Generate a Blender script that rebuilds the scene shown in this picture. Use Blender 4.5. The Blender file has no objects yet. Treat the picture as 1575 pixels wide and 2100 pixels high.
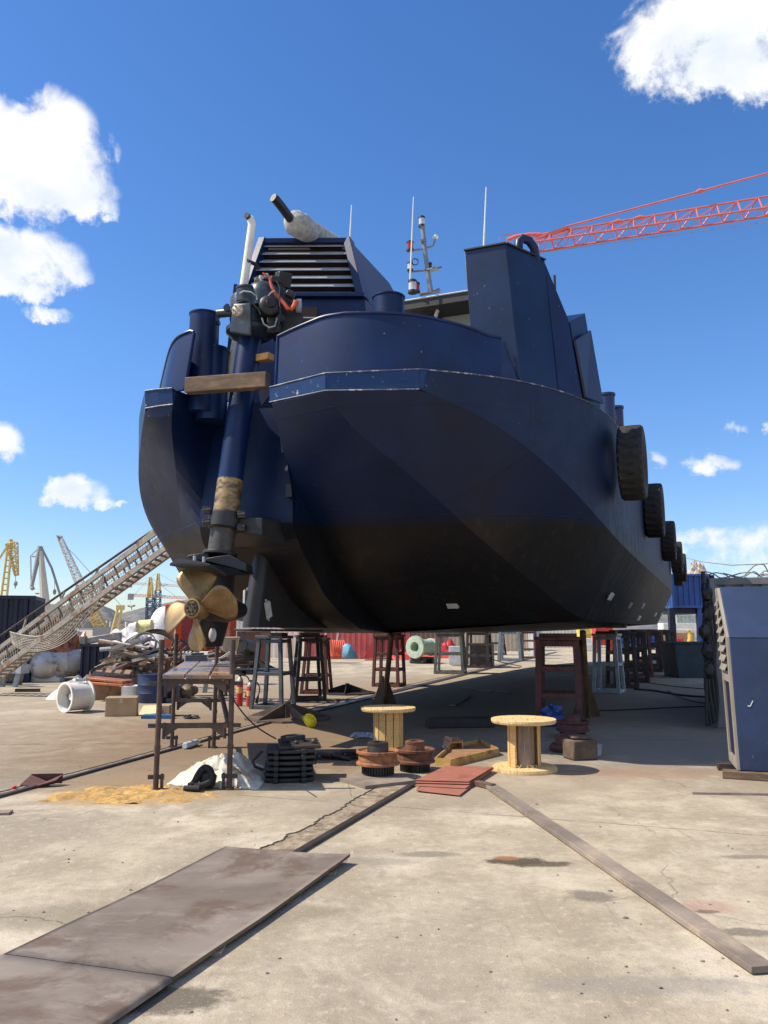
import bpy, bmesh, math, random
from mathutils import Vector, Matrix
R = math.radians
random.seed(7)
SC = bpy.context.scene
COL = SC.collection

# ------------------------------------------------------------------ camera
F, CX, CY, EYE, HORY = 1650.0, 787.5, 1050.0, 1.6, 1290.0
PIT = math.atan((HORY - CY) / F)
cam = bpy.data.cameras.new("camera")
cam.sensor_fit = 'VERTICAL'; cam.sensor_height = 36.0; cam.sensor_width = 27.0
cam.lens = F / 2100 * 36.0
cam.clip_start = 0.05; cam.clip_end = 20000
camo = bpy.data.objects.new("camera", cam); COL.objects.link(camo)
camo.location = (0, 0, EYE); camo.rotation_euler = (math.pi/2 + PIT, 0, 0)
SC.camera = camo
SC.view_settings.view_transform = 'Standard'; SC.view_settings.look = 'None'
SC.view_settings.gamma = 1.0
SC.view_settings.exposure = 0.36
SC.cycles.max_bounces = 6

# ------------------------------------------------------------------ sun
SUN_EL, SUN_AZ = 50.0, 267.0            # azimuth clockwise from +Y
sd = Vector((math.sin(R(SUN_AZ))*math.cos(R(SUN_EL)), math.cos(R(SUN_AZ))*math.cos(R(SUN_EL)), math.sin(R(SUN_EL))))
sun = bpy.data.lights.new("sun", 'SUN'); sun.energy = 4.9; sun.angle = R(0.5); sun.color = (1.0, 0.895, 0.755)
suno = bpy.data.objects.new("sun", sun); COL.objects.link(suno)
suno.rotation_euler = (-sd).to_track_quat('-Z', 'Y').to_euler(); suno.location = (-20, 0, 40)

# pixel helpers: turn a direction seen in the photograph plus a distance into a place
cpit, spit = math.cos(PIT), math.sin(PIT)
def ray(px, py):
    u = (px - CX) / F; v = (CY - py) / F
    return Vector((u, cpit - v*spit, spit + v*cpit))
def at(px, py, Y):
    d = ray(px, py); k = Y / d.y
    return Vector((d.x*k, Y, EYE + d.z*k))
def gp(px, py, z=0.0):
    d = ray(px, py); k = (z - EYE) / d.z
    return Vector((d.x*k, d.y*k, z))
YAW = R(21.9)
SX, SY = math.cos(YAW), -math.sin(YAW); AX, AY = math.sin(YAW), math.cos(YAW)
VS = Vector((SX, SY, 0)); VA = Vector((AX, AY, 0)); VZ = Vector((0, 0, 1))
def B(s, a, z): return VS*s + VA*a + VZ*z      # boat frame: s to starboard, a forward
def onA(px, py, a):
    d = ray(px, py); k = a / (d.x*AX + d.y*AY); return Vector((d.x*k, d.y*k, EYE + d.z*k))
def onS(px, py, s):
    d = ray(px, py); k = s / (d.x*SX + d.y*SY); return Vector((d.x*k, d.y*k, EYE + d.z*k))

# ------------------------------------------------------------------ node helpers
class NT:
    def __init__(s, tree): s.t = tree; s.n = tree.nodes; s.l = tree.links
    def new(s, typ, **kw):
        n = s.n.new(typ)
        for k, v in kw.items(): setattr(n, k, v)
        return n
    def put(s, sock, v):
        if hasattr(v, 'is_linked') or hasattr(v, 'links'): s.l.new(v, sock)
        elif v is not None: sock.default_value = v
    def m(s, op, a, b=None, c=None, clamp=False):
        n = s.new('ShaderNodeMath', operation=op, use_clamp=clamp)
        s.put(n.inputs[0], a)
        if b is not None: s.put(n.inputs[1], b)
        if c is not None: s.put(n.inputs[2], c)
        return n.outputs[0]
    def noise(s, vec, scale, detail=4, rough=.55, dist=0):
        n = s.new('ShaderNodeTexNoise'); n.inputs['Scale'].default_value = scale
        n.inputs['Detail'].default_value = detail; n.inputs['Roughness'].default_value = rough
        n.inputs['Distortion'].default_value = dist
        if vec is not None: s.l.new(vec, n.inputs['Vector'])
        return n.outputs[0]
    def step(s, v, a, b, lo=0., hi=1.):
        n = s.new('ShaderNodeMapRange', interpolation_type='SMOOTHSTEP')
        s.put(n.inputs[0], v); n.inputs[1].default_value = a; n.inputs[2].default_value = b
        n.inputs[3].default_value = lo; n.inputs[4].default_value = hi
        return n.outputs[0]
    def mix(s, f, a, b, typ='MIX'):
        n = s.new('ShaderNodeMix', data_type='RGBA', blend_type=typ)
        s.put(n.inputs[0], f)
        for i, v in ((6, a), (7, b)):
            if isinstance(v, tuple): v = (v + (1,))[:4]
            s.put(n.inputs[i], v)
        return n.outputs[2]
    def mapv(s, vec, scale=(1, 1, 1), loc=(0, 0, 0)):
        n = s.new('ShaderNodeMapping'); n.inputs['Scale'].default_value = scale; n.inputs['Location'].default_value = loc
        s.l.new(vec, n.inputs[0]); return n.outputs[0]

# ------------------------------------------------------------------ sky with clouds
W = bpy.data.worlds.new("World"); SC.world = W; W.use_nodes = True
t = NT(W.node_tree); t.n.clear()
sky = t.new('ShaderNodeTexSky', sky_type='NISHITA'); sky.sun_disc = False
sky.sun_elevation = R(SUN_EL); sky.sun_rotation = R(SUN_AZ)
sky.air_density = 1.0; sky.dust_density = 0.15; sky.ozone_density = 1.0
hs = t.new('ShaderNodeHueSaturation'); hs.inputs['Saturation'].default_value = 1.26; hs.inputs['Value'].default_value = 1.10
hs.inputs['Hue'].default_value = 0.505
t.l.new(sky.outputs[0], hs.inputs['Color'])
tc = t.new('ShaderNodeTexCoord'); gen = tc.outputs['Generated']
sep = t.new('ShaderNodeSeparateXYZ'); t.l.new(gen, sep.inputs[0])
az = t.m('ARCTAN2', sep.outputs[0], sep.outputs[1]); el = t.m('ARCSINE', sep.outputs[2])
def azel(px, py):
    d = ray(px, py).normalized(); return math.atan2(d.x, d.y), math.asin(d.z)
# each cloud: direction and angular half-sizes; (px, py, rx, ry, weight)
BLOBS = [(60, 330, 150, 105, 1), (110, 268, 85, 72, 1), (15, 280, 95, 62, 1), (150, 392, 82, 55, 1), (20, 392, 120, 52, 1), (212, 425, 32, 24, .75),
         (226, 305, 16, 28, .5), (60, 535, 112, 62, 1), (10, 515, 85, 52, .9), (130, 562, 56, 34, .9), (55, 598, 50, 30, .9), (95, 644, 52, 15, .6),
         (1420, 70, 150, 92, 1), (1500, 30, 125, 90, 1), (1470, 140, 115, 46, .95), (1325, 100, 62, 52, .85), (1560, 155, 60, 46, .8),
         (158, 1008, 62, 38, .9), (205, 1030, 34, 15, .7), (243, 1028, 20, 10, .5), (6, 908, 42, 42, .9),
         (1348, 948, 22, 18, .6), (1450, 957, 66, 24, .7), (1510, 880, 20, 14, .45), (1575, 876, 20, 14, .55),
         (1520, 1125, 190, 46, .5), (1440, 1100, 130, 26, .45), (1620, 1160, 150, 40, .5),
         (-400, 300, 200, 120, 1), (-330, 700, 150, 60, .9), (2100, 200, 250, 120, 1), (2300, 800, 180, 60, .8)]
dens = None
nz = t.noise(gen, 19.0, 10, .60, .5)
nz2 = t.noise(gen, 55.0, 8, .65)
warp = t.m('MULTIPLY', t.m('SUBTRACT', nz, .5), 0.05)
azw = t.m('ADD', az, warp); elw = t.m('ADD', el, t.m('MULTIPLY', t.m('SUBTRACT', nz2, .5), 0.03))
for px, py, rx, ry, w in BLOBS:
    a0, e0 = azel(px, py); ra, re = rx / F * 1.0, ry / F * 1.0
    ra = ra / max(.3, math.cos(e0))
    dx = t.m('MULTIPLY', t.m('SUBTRACT', azw, a0), 1/ra); dy = t.m('MULTIPLY', t.m('SUBTRACT', elw, e0), 1/re)
    r2 = t.m('ADD', t.m('MULTIPLY', dx, dx), t.m('MULTIPLY', dy, dy))
    b = t.m('MULTIPLY', t.m('SUBTRACT', 1.0, r2), w)
    dens = b if dens is None else t.m('SMOOTH_MAX', dens, b, .25)
# unseen clouds away from these, thickened to whiten and fill the ambient light
away = t.m('MAXIMUM', t.step(t.m('ABSOLUTE', az), .8, 1.2), t.step(el, .82, 1.02))
far = t.m('SUBTRACT', t.m('MULTIPLY', t.m('SUBTRACT', t.noise(gen, 3.0, 6, .6), .48), 6.0), t.m('MULTIPLY', t.m('SUBTRACT', 1.0, away), 9.0))
dens = t.m('MAXIMUM', dens, far)
edge = t.m('ADD', t.m('MULTIPLY', t.m('SUBTRACT', nz, .5), 2.2), t.m('MULTIPLY', t.m('SUBTRACT', nz2, .5), 1.05))
d2 = t.m('ADD', t.m('MINIMUM', dens, 1.3), edge)
mask = t.step(d2, -.02, .80)
mask = t.m('MULTIPLY', mask, t.step(dens, -.35, .1))
shade = t.step(t.noise(t.mapv(gen, (1, 1, 1.6)), 9.0, 4, .55), .38, .74)
shade = t.m('MULTIPLY', shade, t.step(dens, .2, .8))
cc = t.mix(shade, (7.1, 7.15, 7.2), (5.3, 5.9, 6.7))
grd = t.mix(1.0, hs.outputs[0], t.mix(t.step(el, .0, .38), (.70, .78, 1.0), (.90, 1.02, 1.15)), 'MULTIPLY')
fin = t.mix(mask, grd, cc)
bg = t.new('ShaderNodeBackground'); t.l.new(fin, bg.inputs[0]); bg.inputs[1].default_value = 0.115
out = t.new('ShaderNodeOutputWorld'); t.l.new(bg.outputs[0], out.inputs[0])

# ------------------------------------------------------------------ materials
MATS = {}
def mat(name, col, rough=.6, metal=0., var=.2, scale=5., bump=.15, col2=None, amt=.5, scale2=3., stretch=(1, 1, 1), soft=.08, spec=.5, coat=0, rough2=None, bscale=40, specks=0):
    if name in MATS: return MATS[name]
    m = bpy.data.materials.new(name); m.use_nodes = True
    t = NT(m.node_tree); bs = t.n['Principled BSDF']
    oc = t.new('ShaderNodeTexCoord').outputs['Object']; oc = t.mapv(oc, stretch)
    n1 = t.noise(oc, scale, 6, .6)
    lo = tuple(c*(1-var) for c in col); hi = tuple(min(.95, c*(1+var)) for c in col)
    c = t.mix(t.step(n1, .3, .7), lo, hi)
    rr = rough
    if col2:
        k = t.step(t.noise(oc, scale2, 8, .65, .3), 1-amt-soft, 1-amt+soft)
        c = t.mix(k, c, col2)
        if rough2 is not None:
            rr = t.m('ADD', rough, t.m('MULTIPLY', k, rough2-rough))
    if specks:
        k = t.step(t.noise(oc, 17, 3, .5), .735, .75); c = t.mix(t.m('MULTIPLY', k, min(1, .55*specks)), c, (.30, .31, .33))
        k = t.step(t.noise(t.mapv(oc, (9, 9, 1.2)), 1.4, 5, .6), .62, .75, 0, .4); c = t.mix(k, c, (.03, .034, .05))
    t.l.new(c, bs.inputs['Base Color'])
    t.put(bs.inputs['Roughness'], rr); bs.inputs['Metallic'].default_value = metal
    bs.inputs['Specular IOR Level'].default_value = spec
    if coat: bs.inputs['Coat Weight'].default_value = coat; bs.inputs['Coat Roughness'].default_value = .15
    if bump:
        b = t.new('ShaderNodeBump'); b.inputs['Strength'].default_value = bump; b.inputs['Distance'].default_value = .01
        t.l.new(t.noise(oc, bscale, 4, .6), b.inputs['Height']); t.l.new(b.outputs[0], bs.inputs['Normal'])
    MATS[name] = m; return m

navy = mat('navy_paint', (.003, .0175, .080), .38, 0, .3, 1.2, .06, (.004, .018, .066), .45, 2, spec=.34, bscale=14, specks=1)
navyr = mat('navy_worn', (.008, .022, .085), .42, 0, .3, 4, .15, (.06, .075, .11), .30, 9)
black = mat('black_iron', (.018, .018, .02), .5, 0, .3, 6, .3)
blackrub = mat('black_rubber', (.014, .013, .013), .75, 0, .35, 9, .4, (.032, .029, .027), .38, 4)
greyst = mat('grey_steel', (.20, .22, .24), .5, .2, .25, 4, .2, (.10, .075, .06), .33, 5)
lgrey = mat('light_grey_paint', (.38, .42, .46), .5, 0, .2, 4, .15, (.16, .13, .11), .27, 6)
dkst = mat('dark_steel', (.045, .04, .04), .55, .3, .35, 5, .3, (.11, .055, .03), .4, 4)
rust = mat('rust', (.17, .070, .035), .85, 0, .4, 8, .5, (.07, .038, .027), .45, 5)
rustlt = mat('rust_light', (.30, .125, .055), .85, 0, .3, 9, .4, (.12, .055, .03), .4, 5)
redox = mat('red_oxide', (.115, .042, .036), .7, 0, .3, 6, .25, (.05, .028, .026), .4, 4)
wood = mat('pale_wood', (.62, .42, .17), .75, 0, .22, 3, .35, (.42, .26, .11), .42, 3, stretch=(1, 1, 12))
woodx = mat('pale_wood_top', (.70, .50, .235), .75, 0, .2, 3, .35, (.46, .31, .15), .42, 3, stretch=(12, 1, 1))
grywood = mat('grey_wood', (.26, .20, .155), .8, 0, .3, 3, .4, (.36, .31, .26), .4, 4, stretch=(1, 10, 1))
timber = mat('timber', (.12, .076, .047), .78, 0, .3, 2, .3, (.20, .13, .08), .42, 4, stretch=(1, 1, 4))
white = mat('white_paint', (.74, .73, .68), .5, 0, .08, 3, .1, (.36, .29, .2), .25, 5)
offw = mat('white_cloth', (.66, .63, .55), .85, 0, .15, 4, .35, (.36, .30, .21), .34, 3, bscale=12)
brass = mat('brass', (.30, .205, .098), .42, .7, .3, 4, .1, (.15, .10, .052), .42, 2.5, rough2=.6, soft=.16)
orange = mat('orange_paint', (.62, .10, .025), .5, 0, .15, 2, .1, (.34, .12, .05), .25, 3)
redp = mat('red_paint', (.50, .035, .03), .4, 0, .15, 3, .08)
redc = mat('faded_red_container', (.58, .14, .125), .6, 0, .2, 2, .1, (.50, .24, .2), .4, 3)
yellow = mat('yellow_paint', (.70, .50, .08), .5, 0, .15, 3, .08, (.45, .28, .08), .25, 6)
yel2 = mat('crane_yellow', (.62, .46, .16), .6, 0, .15, 3, 0)
crred = mat('crane_red', (.64, .15, .115), .5, 0, .12, 2, 0)
crwhite = mat('crane_white', (.62, .62, .58), .6, 0, .15, 2, 0)
crgrey = mat('crane_grey', (.27, .27, .28), .6, 0, .15, 2, 0)
crblue = mat('crane_blue', (.06, .10, .2), .6, 0, .15, 2, 0)
bluec = mat('blue_container', (.02, .075, .28), .5, 0, .2, 2, .1, (.06, .09, .18), .3, 3)
bluedk = mat('dark_blue_container', (.010, .015, .035), .6, 0, .3, 2, .1)
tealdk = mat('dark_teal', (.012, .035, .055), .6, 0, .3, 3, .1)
brownc = mat('brown_corrugated', (.29, .19, .15), .7, 0, .12, 2, .05)
cream = mat('cream_wall', (.72, .70, .62), .7, 0, .1, 1, .05)
card = mat('cardboard', (.42, .29, .17), .85, 0, .12, 3, .15, (.50, .36, .22), .4, 2)
cardlt = mat('cardboard_flap', (.66, .55, .31), .85, 0, .08, 3, .1)
plastic = mat('clear_plastic', (.55, .62, .66), .12, 0, .1, 4, .2)
alum = mat('aluminium', (.50, .49, .47), .45, .1, .2, 2, .2, (.22, .18, .15), .4, 3, bscale=9)
glass = mat('dark_glass', (.02, .025, .03), .08, 0, .1, 1, 0)
palegl = mat('pale_glass', (.30, .34, .33), .15, 0, .2, 1, 0)
lag = mat('lagging_cloth', (.40, .40, .38), .8, 0, .3, 8, 1.0, (.13, .11, .105), .36, 5, bscale=13)
wlag = mat('white_lagging', (.72, .71, .66), .75, 0, .1, 6, .3)
orhose = mat('orange_hose', (.62, .11, .05), .5)
bluetarp = mat('light_blue_plastic', (.12, .30, .42), .5)
redtarp = mat('red_tarp', (.55, .05, .05), .7, 0, .2, 3, .3)
greenp = mat('pale_green_paint', (.38, .46, .35), .6, 0, .15, 3, .2, (.3, .33, .26), .35, 4)
copper = mat('copper_plate', (.46, .17, .08), .45, .4, .25, 3, .3, (.24, .10, .06), .4, 3)
oxplate = mat('red_primer', (.33, .125, .085), .75, 0, .1, 4, .08, (.27, .085, .055), .45, 3)
sawd = mat('sawdust', (.46, .28, .085), .95, 0, .4, 14, 1.0, (.30, .20, .105), .42, 7, bscale=45)
bagblue = mat('blue_bag', (.015, .07, .26), .5, 0, .4, 9, .6, (.40, .07, .05), .36, 9, bscale=14)
cloth = mat('blue_white_cloth', (.10, .12, .36), .8, 0, .3, 6, .3, (.55, .55, .6), .4, 8)
palegrey = mat('pale_grey_panel', (.50, .49, .47), .65, 0, .1, 1, .1)
tan = mat('beige_grey_paint', (.30, .27, .235), .55, 0, .12, 2, .08)
boxblue = mat('blue_box_paint', (.015, .034, .092), .55, 0, .2, 2, .06, (.032, .048, .095), .33, 3, specks=1)
lens_red = mat('red_lens', (.42, .02, .03), .15, 0, .1, 3, 0)
lens_clr = mat('clear_lens', (.55, .58, .6), .12, 0, .2, 3, 0)
anodem = mat('zinc_anode', (.52, .53, .52), .6, .1, .12, 9, .2)
netm = mat('net_rope', (.40, .37, .31), .9, 0, .2, 9, 0)
cable = mat('cable', (.02, .02, .022), .6, 0, .2, 4, 0)
greyrope = mat('grey_hose', (.30, .29, .27), .7, 0, .2, 5, 0)
engm = mat('engine_paint', (.022, .035, .05), .36, 0, .3, 6, .2, (.07, .09, .105), .35, 7)
engdk = mat('engine_dark', (.018, .018, .02), .45, .2, .4, 8, .4, (.09, .065, .05), .3, 9)

def hull_mat():
    m = bpy.data.materials.new('hull_paint'); m.use_nodes = True
    t = NT(m.node_tree); bs = t.n['Principled BSDF']
    pos = t.new('ShaderNodeNewGeometry').outputs['Position']
    sp = t.new('ShaderNodeSeparateXYZ'); t.l.new(pos, sp.inputs[0]); z = sp.outputs[2]
    al = t.m('ADD', t.m('MULTIPLY', sp.outputs[0], AX), t.m('MULTIPLY', sp.outputs[1], AY))     # distance along the boat
    ac = t.m('ADD', t.m('MULTIPLY', sp.outputs[0], SX), t.m('MULTIPLY', sp.outputs[1], SY))
    n1 = t.noise(pos, .7, 6, .6); n2 = t.noise(pos, 5, 6, .65); n3 = t.noise(pos, 1.8, 7, .65, .5)
    blue = t.mix(t.step(n1, .35, .7), (.002, .010, .043), (.0035, .016, .058))
    blue = t.mix(t.step(n3, .52, .66, 0, .5), blue, (.004, .008, .026))
    foul = t.mix(t.step(n1, .35, .7), (.0075, .0085, .0115), (.0115, .012, .0135))
    streak = t.noise(t.mapv(pos, (3, 3, .35)), 3, 5, .6)
    foul = t.mix(t.step(streak, .54, .72, 0, .55), foul, (.030, .025, .022))
    foul = t.mix(t.step(n3, .56, .68, 0, .6), foul, (.024, .014, .011))
    blue = t.mix(t.step(streak, .6, .8, 0, .4), blue, (.012, .020, .05))
    wl = t.step(t.m('ADD', z, t.m('MULTIPLY', t.m('SUBTRACT', n3, .5), .09)), 2.98, 3.18)
    c = t.mix(wl, foul, blue)
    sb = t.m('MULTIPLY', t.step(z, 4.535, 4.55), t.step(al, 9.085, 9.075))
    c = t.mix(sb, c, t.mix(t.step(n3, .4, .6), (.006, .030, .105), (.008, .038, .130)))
    strip = t.m('MULTIPLY', t.step(z, 4.5, 4.56), t.step(z, 4.76, 4.82, 1, 0))
    chip = t.m('MULTIPLY', strip, t.step(t.noise(pos, 13, 8, .7), .62, .66))
    chip = t.m('MULTIPLY', chip, t.step(al, 9.25, 9.1))
    c = t.mix(chip, c, (.38, .39, .40))
    spk = t.step(t.noise(pos, 30, 2, .5), .76, .78)
    c = t.mix(t.m('MULTIPLY', spk, .5), c, (.16, .16, .18))
    rr = t.new('ShaderNodeMapping'); rr.inputs['Rotation'].default_value = (.3, .5, YAW); rr.inputs['Scale'].default_value = (.7, 9, 12)
    t.l.new(pos, rr.inputs[0])
    c = t.mix(t.step(t.noise(rr.outputs[0], 1.0, 4, .6), .67, .76, 0, .4), c, (.055, .058, .07))
    c = t.mix(t.m('MULTIPLY', t.step(t.noise(pos, 2.6, 9, .72, .6), .655, .70, 0, .5), t.step(z, 4.6, 3.6)), c, (.045, .030, .022))
    t.l.new(c, bs.inputs['Base Color'])
    t.put(bs.inputs['Roughness'], t.m('ADD', t.step(n2, .2, .8, .34, .48), t.m('MULTIPLY', t.step(ac, -2.6, -1.7), .22)))
    bs.inputs['Specular IOR Level'].default_value = .31
    # welded plating: shallow dishing between frames, raised seams
    rib = t.m('POWER', t.m('ABSOLUTE', t.m('SINE', t.m('MULTIPLY', al, math.pi/.62))), 2.0)
    rib2 = t.m('POWER', t.m('ABSOLUTE', t.m('SINE', t.m('MULTIPLY', ac, math.pi/.75))), 2.0)
    dish = t.m('MULTIPLY', t.m('ADD', rib, rib2), t.m('MULTIPLY', n1, .42))
    seam = t.step(t.m('ABSOLUTE', t.m('SUBTRACT', t.m('FRACT', t.m('MULTIPLY', al, 1/2.9)), .5)), .0, .006, 1, 0)
    seam2 = t.step(t.m('ABSOLUTE', t.m('SUBTRACT', t.m('FRACT', t.m('MULTIPLY', z, 1/1.25)), .5)), .0, .009, 1, 0)
    h = t.m('ADD', t.m('ADD', t.noise(pos, 2.2, 3, .5), dish), t.m('MULTIPLY', t.m('MAXIMUM', seam, seam2), .16))
    b = t.new('ShaderNodeBump'); b.inputs['Strength'].default_value = .24; b.inputs['Distance'].default_value = .05
    t.l.new(h, b.inputs['Height']); t.l.new(b.outputs[0], bs.inputs['Normal'])
    return m
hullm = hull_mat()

def ground_mat():
    m = bpy.data.materials.new('concrete_ground'); m.use_nodes = True
    t = NT(m.node_tree); bs = t.n['Principled BSDF']
    pos = t.new('ShaderNodeNewGeometry').outputs['Position']
    sp = t.new('ShaderNodeSeparateXYZ'); t.l.new(pos, sp.inputs[0]); x, y = sp.outputs[0], sp.outputs[1]
    big = t.noise(pos, .35, 6, .6, .4); mid = t.noise(pos, 1.6, 8, .68, .3); fine = t.noise(pos, 14, 8, .72); grit = t.noise(pos, 90, 3, .6)
    c = t.mix(t.step(mid, .34, .68), (.33, .280, .198), (.505, .440, .325))
    c = t.mix(t.step(big, .42, .66, 0, .85), c, (.27, .228, .168))
    c = t.mix(t.step(t.noise(pos, .8, 7, .65, .5), .52, .64, 0, .6), c, (.60, .53, .41))
    c = t.mix(t.step(fine, .52, .70, 0, .5), c, (.60, .535, .41))
    c = t.mix(t.step(fine, .50, .30, 0, .55), c, (.24, .21, .17))
    c = t.mix(t.step(t.noise(pos, 4.5, 9, .75, .6), .60, .72, 0, .35), c, (.58, .55, .48))
    # streaked tracks along the slipway
    tv = t.mapv(pos, (1, 1, 1)); rot = t.new('ShaderNodeMapping'); rot.inputs['Rotation'].default_value = (0, 0, YAW); rot.inputs['Scale'].default_value = (2.2, .22, 1)
    t.l.new(pos, rot.inputs[0])
    c = t.mix(t.step(t.noise(rot.outputs[0], 1.5, 6, .6), .58, .75, 0, .35), c, (.235, .20, .165))
    wob = t.m('MULTIPLY', t.m('SUBTRACT', t.noise(pos, 2.6, 7, .68), .5), 1.7)
    wobf = t.m('MULTIPLY', t.m('SUBTRACT', t.noise(pos, 9, 7, .7), .5), 1.6)
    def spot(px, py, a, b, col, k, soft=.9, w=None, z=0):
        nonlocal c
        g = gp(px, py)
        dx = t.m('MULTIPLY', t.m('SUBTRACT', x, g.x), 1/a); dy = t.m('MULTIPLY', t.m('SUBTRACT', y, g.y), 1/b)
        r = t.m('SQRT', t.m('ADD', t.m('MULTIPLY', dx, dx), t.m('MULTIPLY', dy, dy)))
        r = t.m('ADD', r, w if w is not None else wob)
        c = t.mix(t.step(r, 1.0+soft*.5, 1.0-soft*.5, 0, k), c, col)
    spot(250, 1455, 9.0, 7.0, (.33, .270, .20), .45)
    spot(560, 1500, 5.0, 4.0, (.265, .195, .125), .6)
    spot(900, 1600, 3.0, .9, (.33, .27, .195), .5)
    spot(640, 1500, 3.4, 2.8, (.20, .125, .068), .8)
    spot(420, 1560, 2.4, 1.7, (.20, .14, .085), .75)
    spot(200, 1600, 1.6, .5, (.27, .21, .145), .45, 1.2, wobf)
    spot(700, 1650, 1.2, .5, (.27, .225, .165), .55, .9, wobf)
    spot(120, 1600, 2.6, .5, (.20, .165, .125), .55)
    spot(900, 1425, 6.0, 7.0, (.21, .155, .10), .75)  # brown dirt, darkened further to deepen the shade under the hull
    spot(1330, 1440, 5.0, 9.0, (.25, .205, .155), .75)  # concrete colour darkened and warmed where the hull's shadow falls
    spot(1300, 1520, 3.2, 1.3, (.29, .25, .20), .7)  # more of the hull's shade put into the concrete colour
    spot(1260, 1540, 2.6, 1.6, (.22, .20, .17), .6)
    spot(600, 1405, 9., 6., (.33, .265, .19), .55)
    spot(1060, 1766, .20, .10, (.075, .055, .035), .95, .5, wobf)
    spot(1108, 1772, .24, .07, (.085, .065, .04), .9, .6, wobf)
    spot(1040, 1760, .10, .05, (.30, .14, .055), .8, .5, wobf)
    spot(1212, 1838, .13, .11, (.15, .13, .10), .8, .6, wobf)
    spot(1448, 1860, .18, .11, (.36, .20, .15), .6, .8, wobf)
    spot(1450, 1870, .07, .03, (.14, .11, .08), .8, .6, wobf)
    spot(1530, 1912, .15, .06, (.15, .13, .105), .8, .6, wobf)
    spot(880, 1752, .22, .07, (.17, .15, .12), .7, .7, wobf)
    spot(1540, 1757, .25, .05, (.17, .15, .12), .7, .7, wobf)
    spot(1330, 2020, .5, .10, (.24, .22, .19), .6, .9, wobf)
    spot(300, 2050, .35, .14, (.12, .10, .075), .9, .5, wobf)
    spot(740, 1768, .35, .10, (.21, .19, .15), .6, .8, wobf)
    spot(262, 1632, .75, .42, (.42, .26, .095), .8, .9, wobf)
    spot(330, 1600, 1.0, .5, (.30, .20, .10), .6, .9, wob)
    spot(260, 1880, 1.3, .22, (.21, .18, .125), .65, .9, wob)
    spot(1300, 1585, 1.0, .3, (.30, .17, .10), .5, .9, wobf)
    def seam(p0, p1, w, col, k):
        nonlocal c
        a0, b0 = gp(*p0), gp(*p1); d = (b0-a0).normalized(); nx, ny = -d.y, d.x
        wv_ = t.m('MULTIPLY', t.m('SUBTRACT', t.noise(pos, 3.5, 6, .65), .5), .09)
        dist = t.m('ABSOLUTE', t.m('ADD', t.m('ADD', t.m('MULTIPLY', t.m('SUBTRACT', x, a0.x), nx), t.m('MULTIPLY', t.m('SUBTRACT', y, a0.y), ny)), wv_))
        kk = t.m('MULTIPLY', t.step(dist, w, w*.2, 0, k), t.step(t.noise(pos, 2.2, 5, .6), .35, .55))
        c = t.mix(kk, c, col)
    seam((875, 1660), (1575, 1714), .022, (.17, .14, .10), .8)
    seam((560, 1523), (1130, 1519), .03, (.10, .075, .05), .85)
    seam((0, 1478), (520, 1470), .03, (.2, .16, .12), .6)
    c = t.mix(t.step(grit, .56, .68, 0, .45), c, (.20, .17, .13))
    c = t.mix(t.step(t.noise(pos, 48, 4, .7), .58, .70, 0, .5), c, (.62, .56, .45))
    c = t.mix(t.step(t.noise(rot.outputs[0], 3.2, 7, .65), .60, .70, 0, .45), c, (.225, .19, .145))
    # pale scratches
    for ang, sc, th in ((.5, 1.6, .72), (-.7, 1.4, .735), (1.2, 1.1, .74)):
        rr = t.new('ShaderNodeMapping'); rr.inputs['Rotation'].default_value = (0, 0, ang); rr.inputs['Scale'].default_value = (14*sc, .8*sc, 1)
        t.l.new(pos, rr.inputs[0])
        k = t.step(t.noise(rr.outputs[0], 1.0, 3, .6), th-.03, th+.07, 0, .5)
        c = t.mix(k, c, (.66, .64, .58))
    # cracks
    vo = t.new('ShaderNodeTexVoronoi', feature='DISTANCE_TO_EDGE'); vo.inputs['Scale'].default_value = .32
    wv = t.new('ShaderNodeVectorMath', operation='ADD'); t.l.new(pos, wv.inputs[0])
    nn = t.new('ShaderNodeTexNoise'); nn.inputs['Scale'].default_value = 1.3; nn.inputs['Detail'].default_value = 8; t.l.new(pos, nn.inputs['Vector'])
    sc = t.new('ShaderNodeVectorMath', operation='SCALE'); t.l.new(nn.outputs[1], sc.inputs[0]); sc.inputs['Scale'].default_value = .9
    t.l.new(sc.outputs[0], wv.inputs[1]); t.l.new(wv.outputs[0], vo.inputs['Vector'])
    crack = t.m('MULTIPLY', t.step(vo.outputs[0], .0005, .0045, 1, 0), t.step(t.noise(pos, .8, 3, .5), .45, .6))
    c = t.mix(t.m('MULTIPLY', crack, .55), c, (.12, .10, .08))
    pit = t.step(t.noise(pos, 26, 3, .5), .74, .78)
    c = t.mix(t.m('MULTIPLY', pit, .6), c, (.13, .11, .09))
    t.l.new(c, bs.inputs['Base Color']); bs.inputs['Roughness'].default_value = .85
    bs.inputs['Specular IOR Level'].default_value = .3
    b = t.new('ShaderNodeBump'); b.inputs['Strength'].default_value = .55; b.inputs['Distance'].default_value = .012
    h = t.m('ADD', t.m('MULTIPLY', grit, .5), t.m('MULTIPLY', fine, 1.3)); h = t.m('SUBTRACT', h, t.m('MULTIPLY', crack, .6))
    t.l.new(h, b.inputs['Height']); t.l.new(b.outputs[0], bs.inputs['Normal'])
    return m

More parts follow.
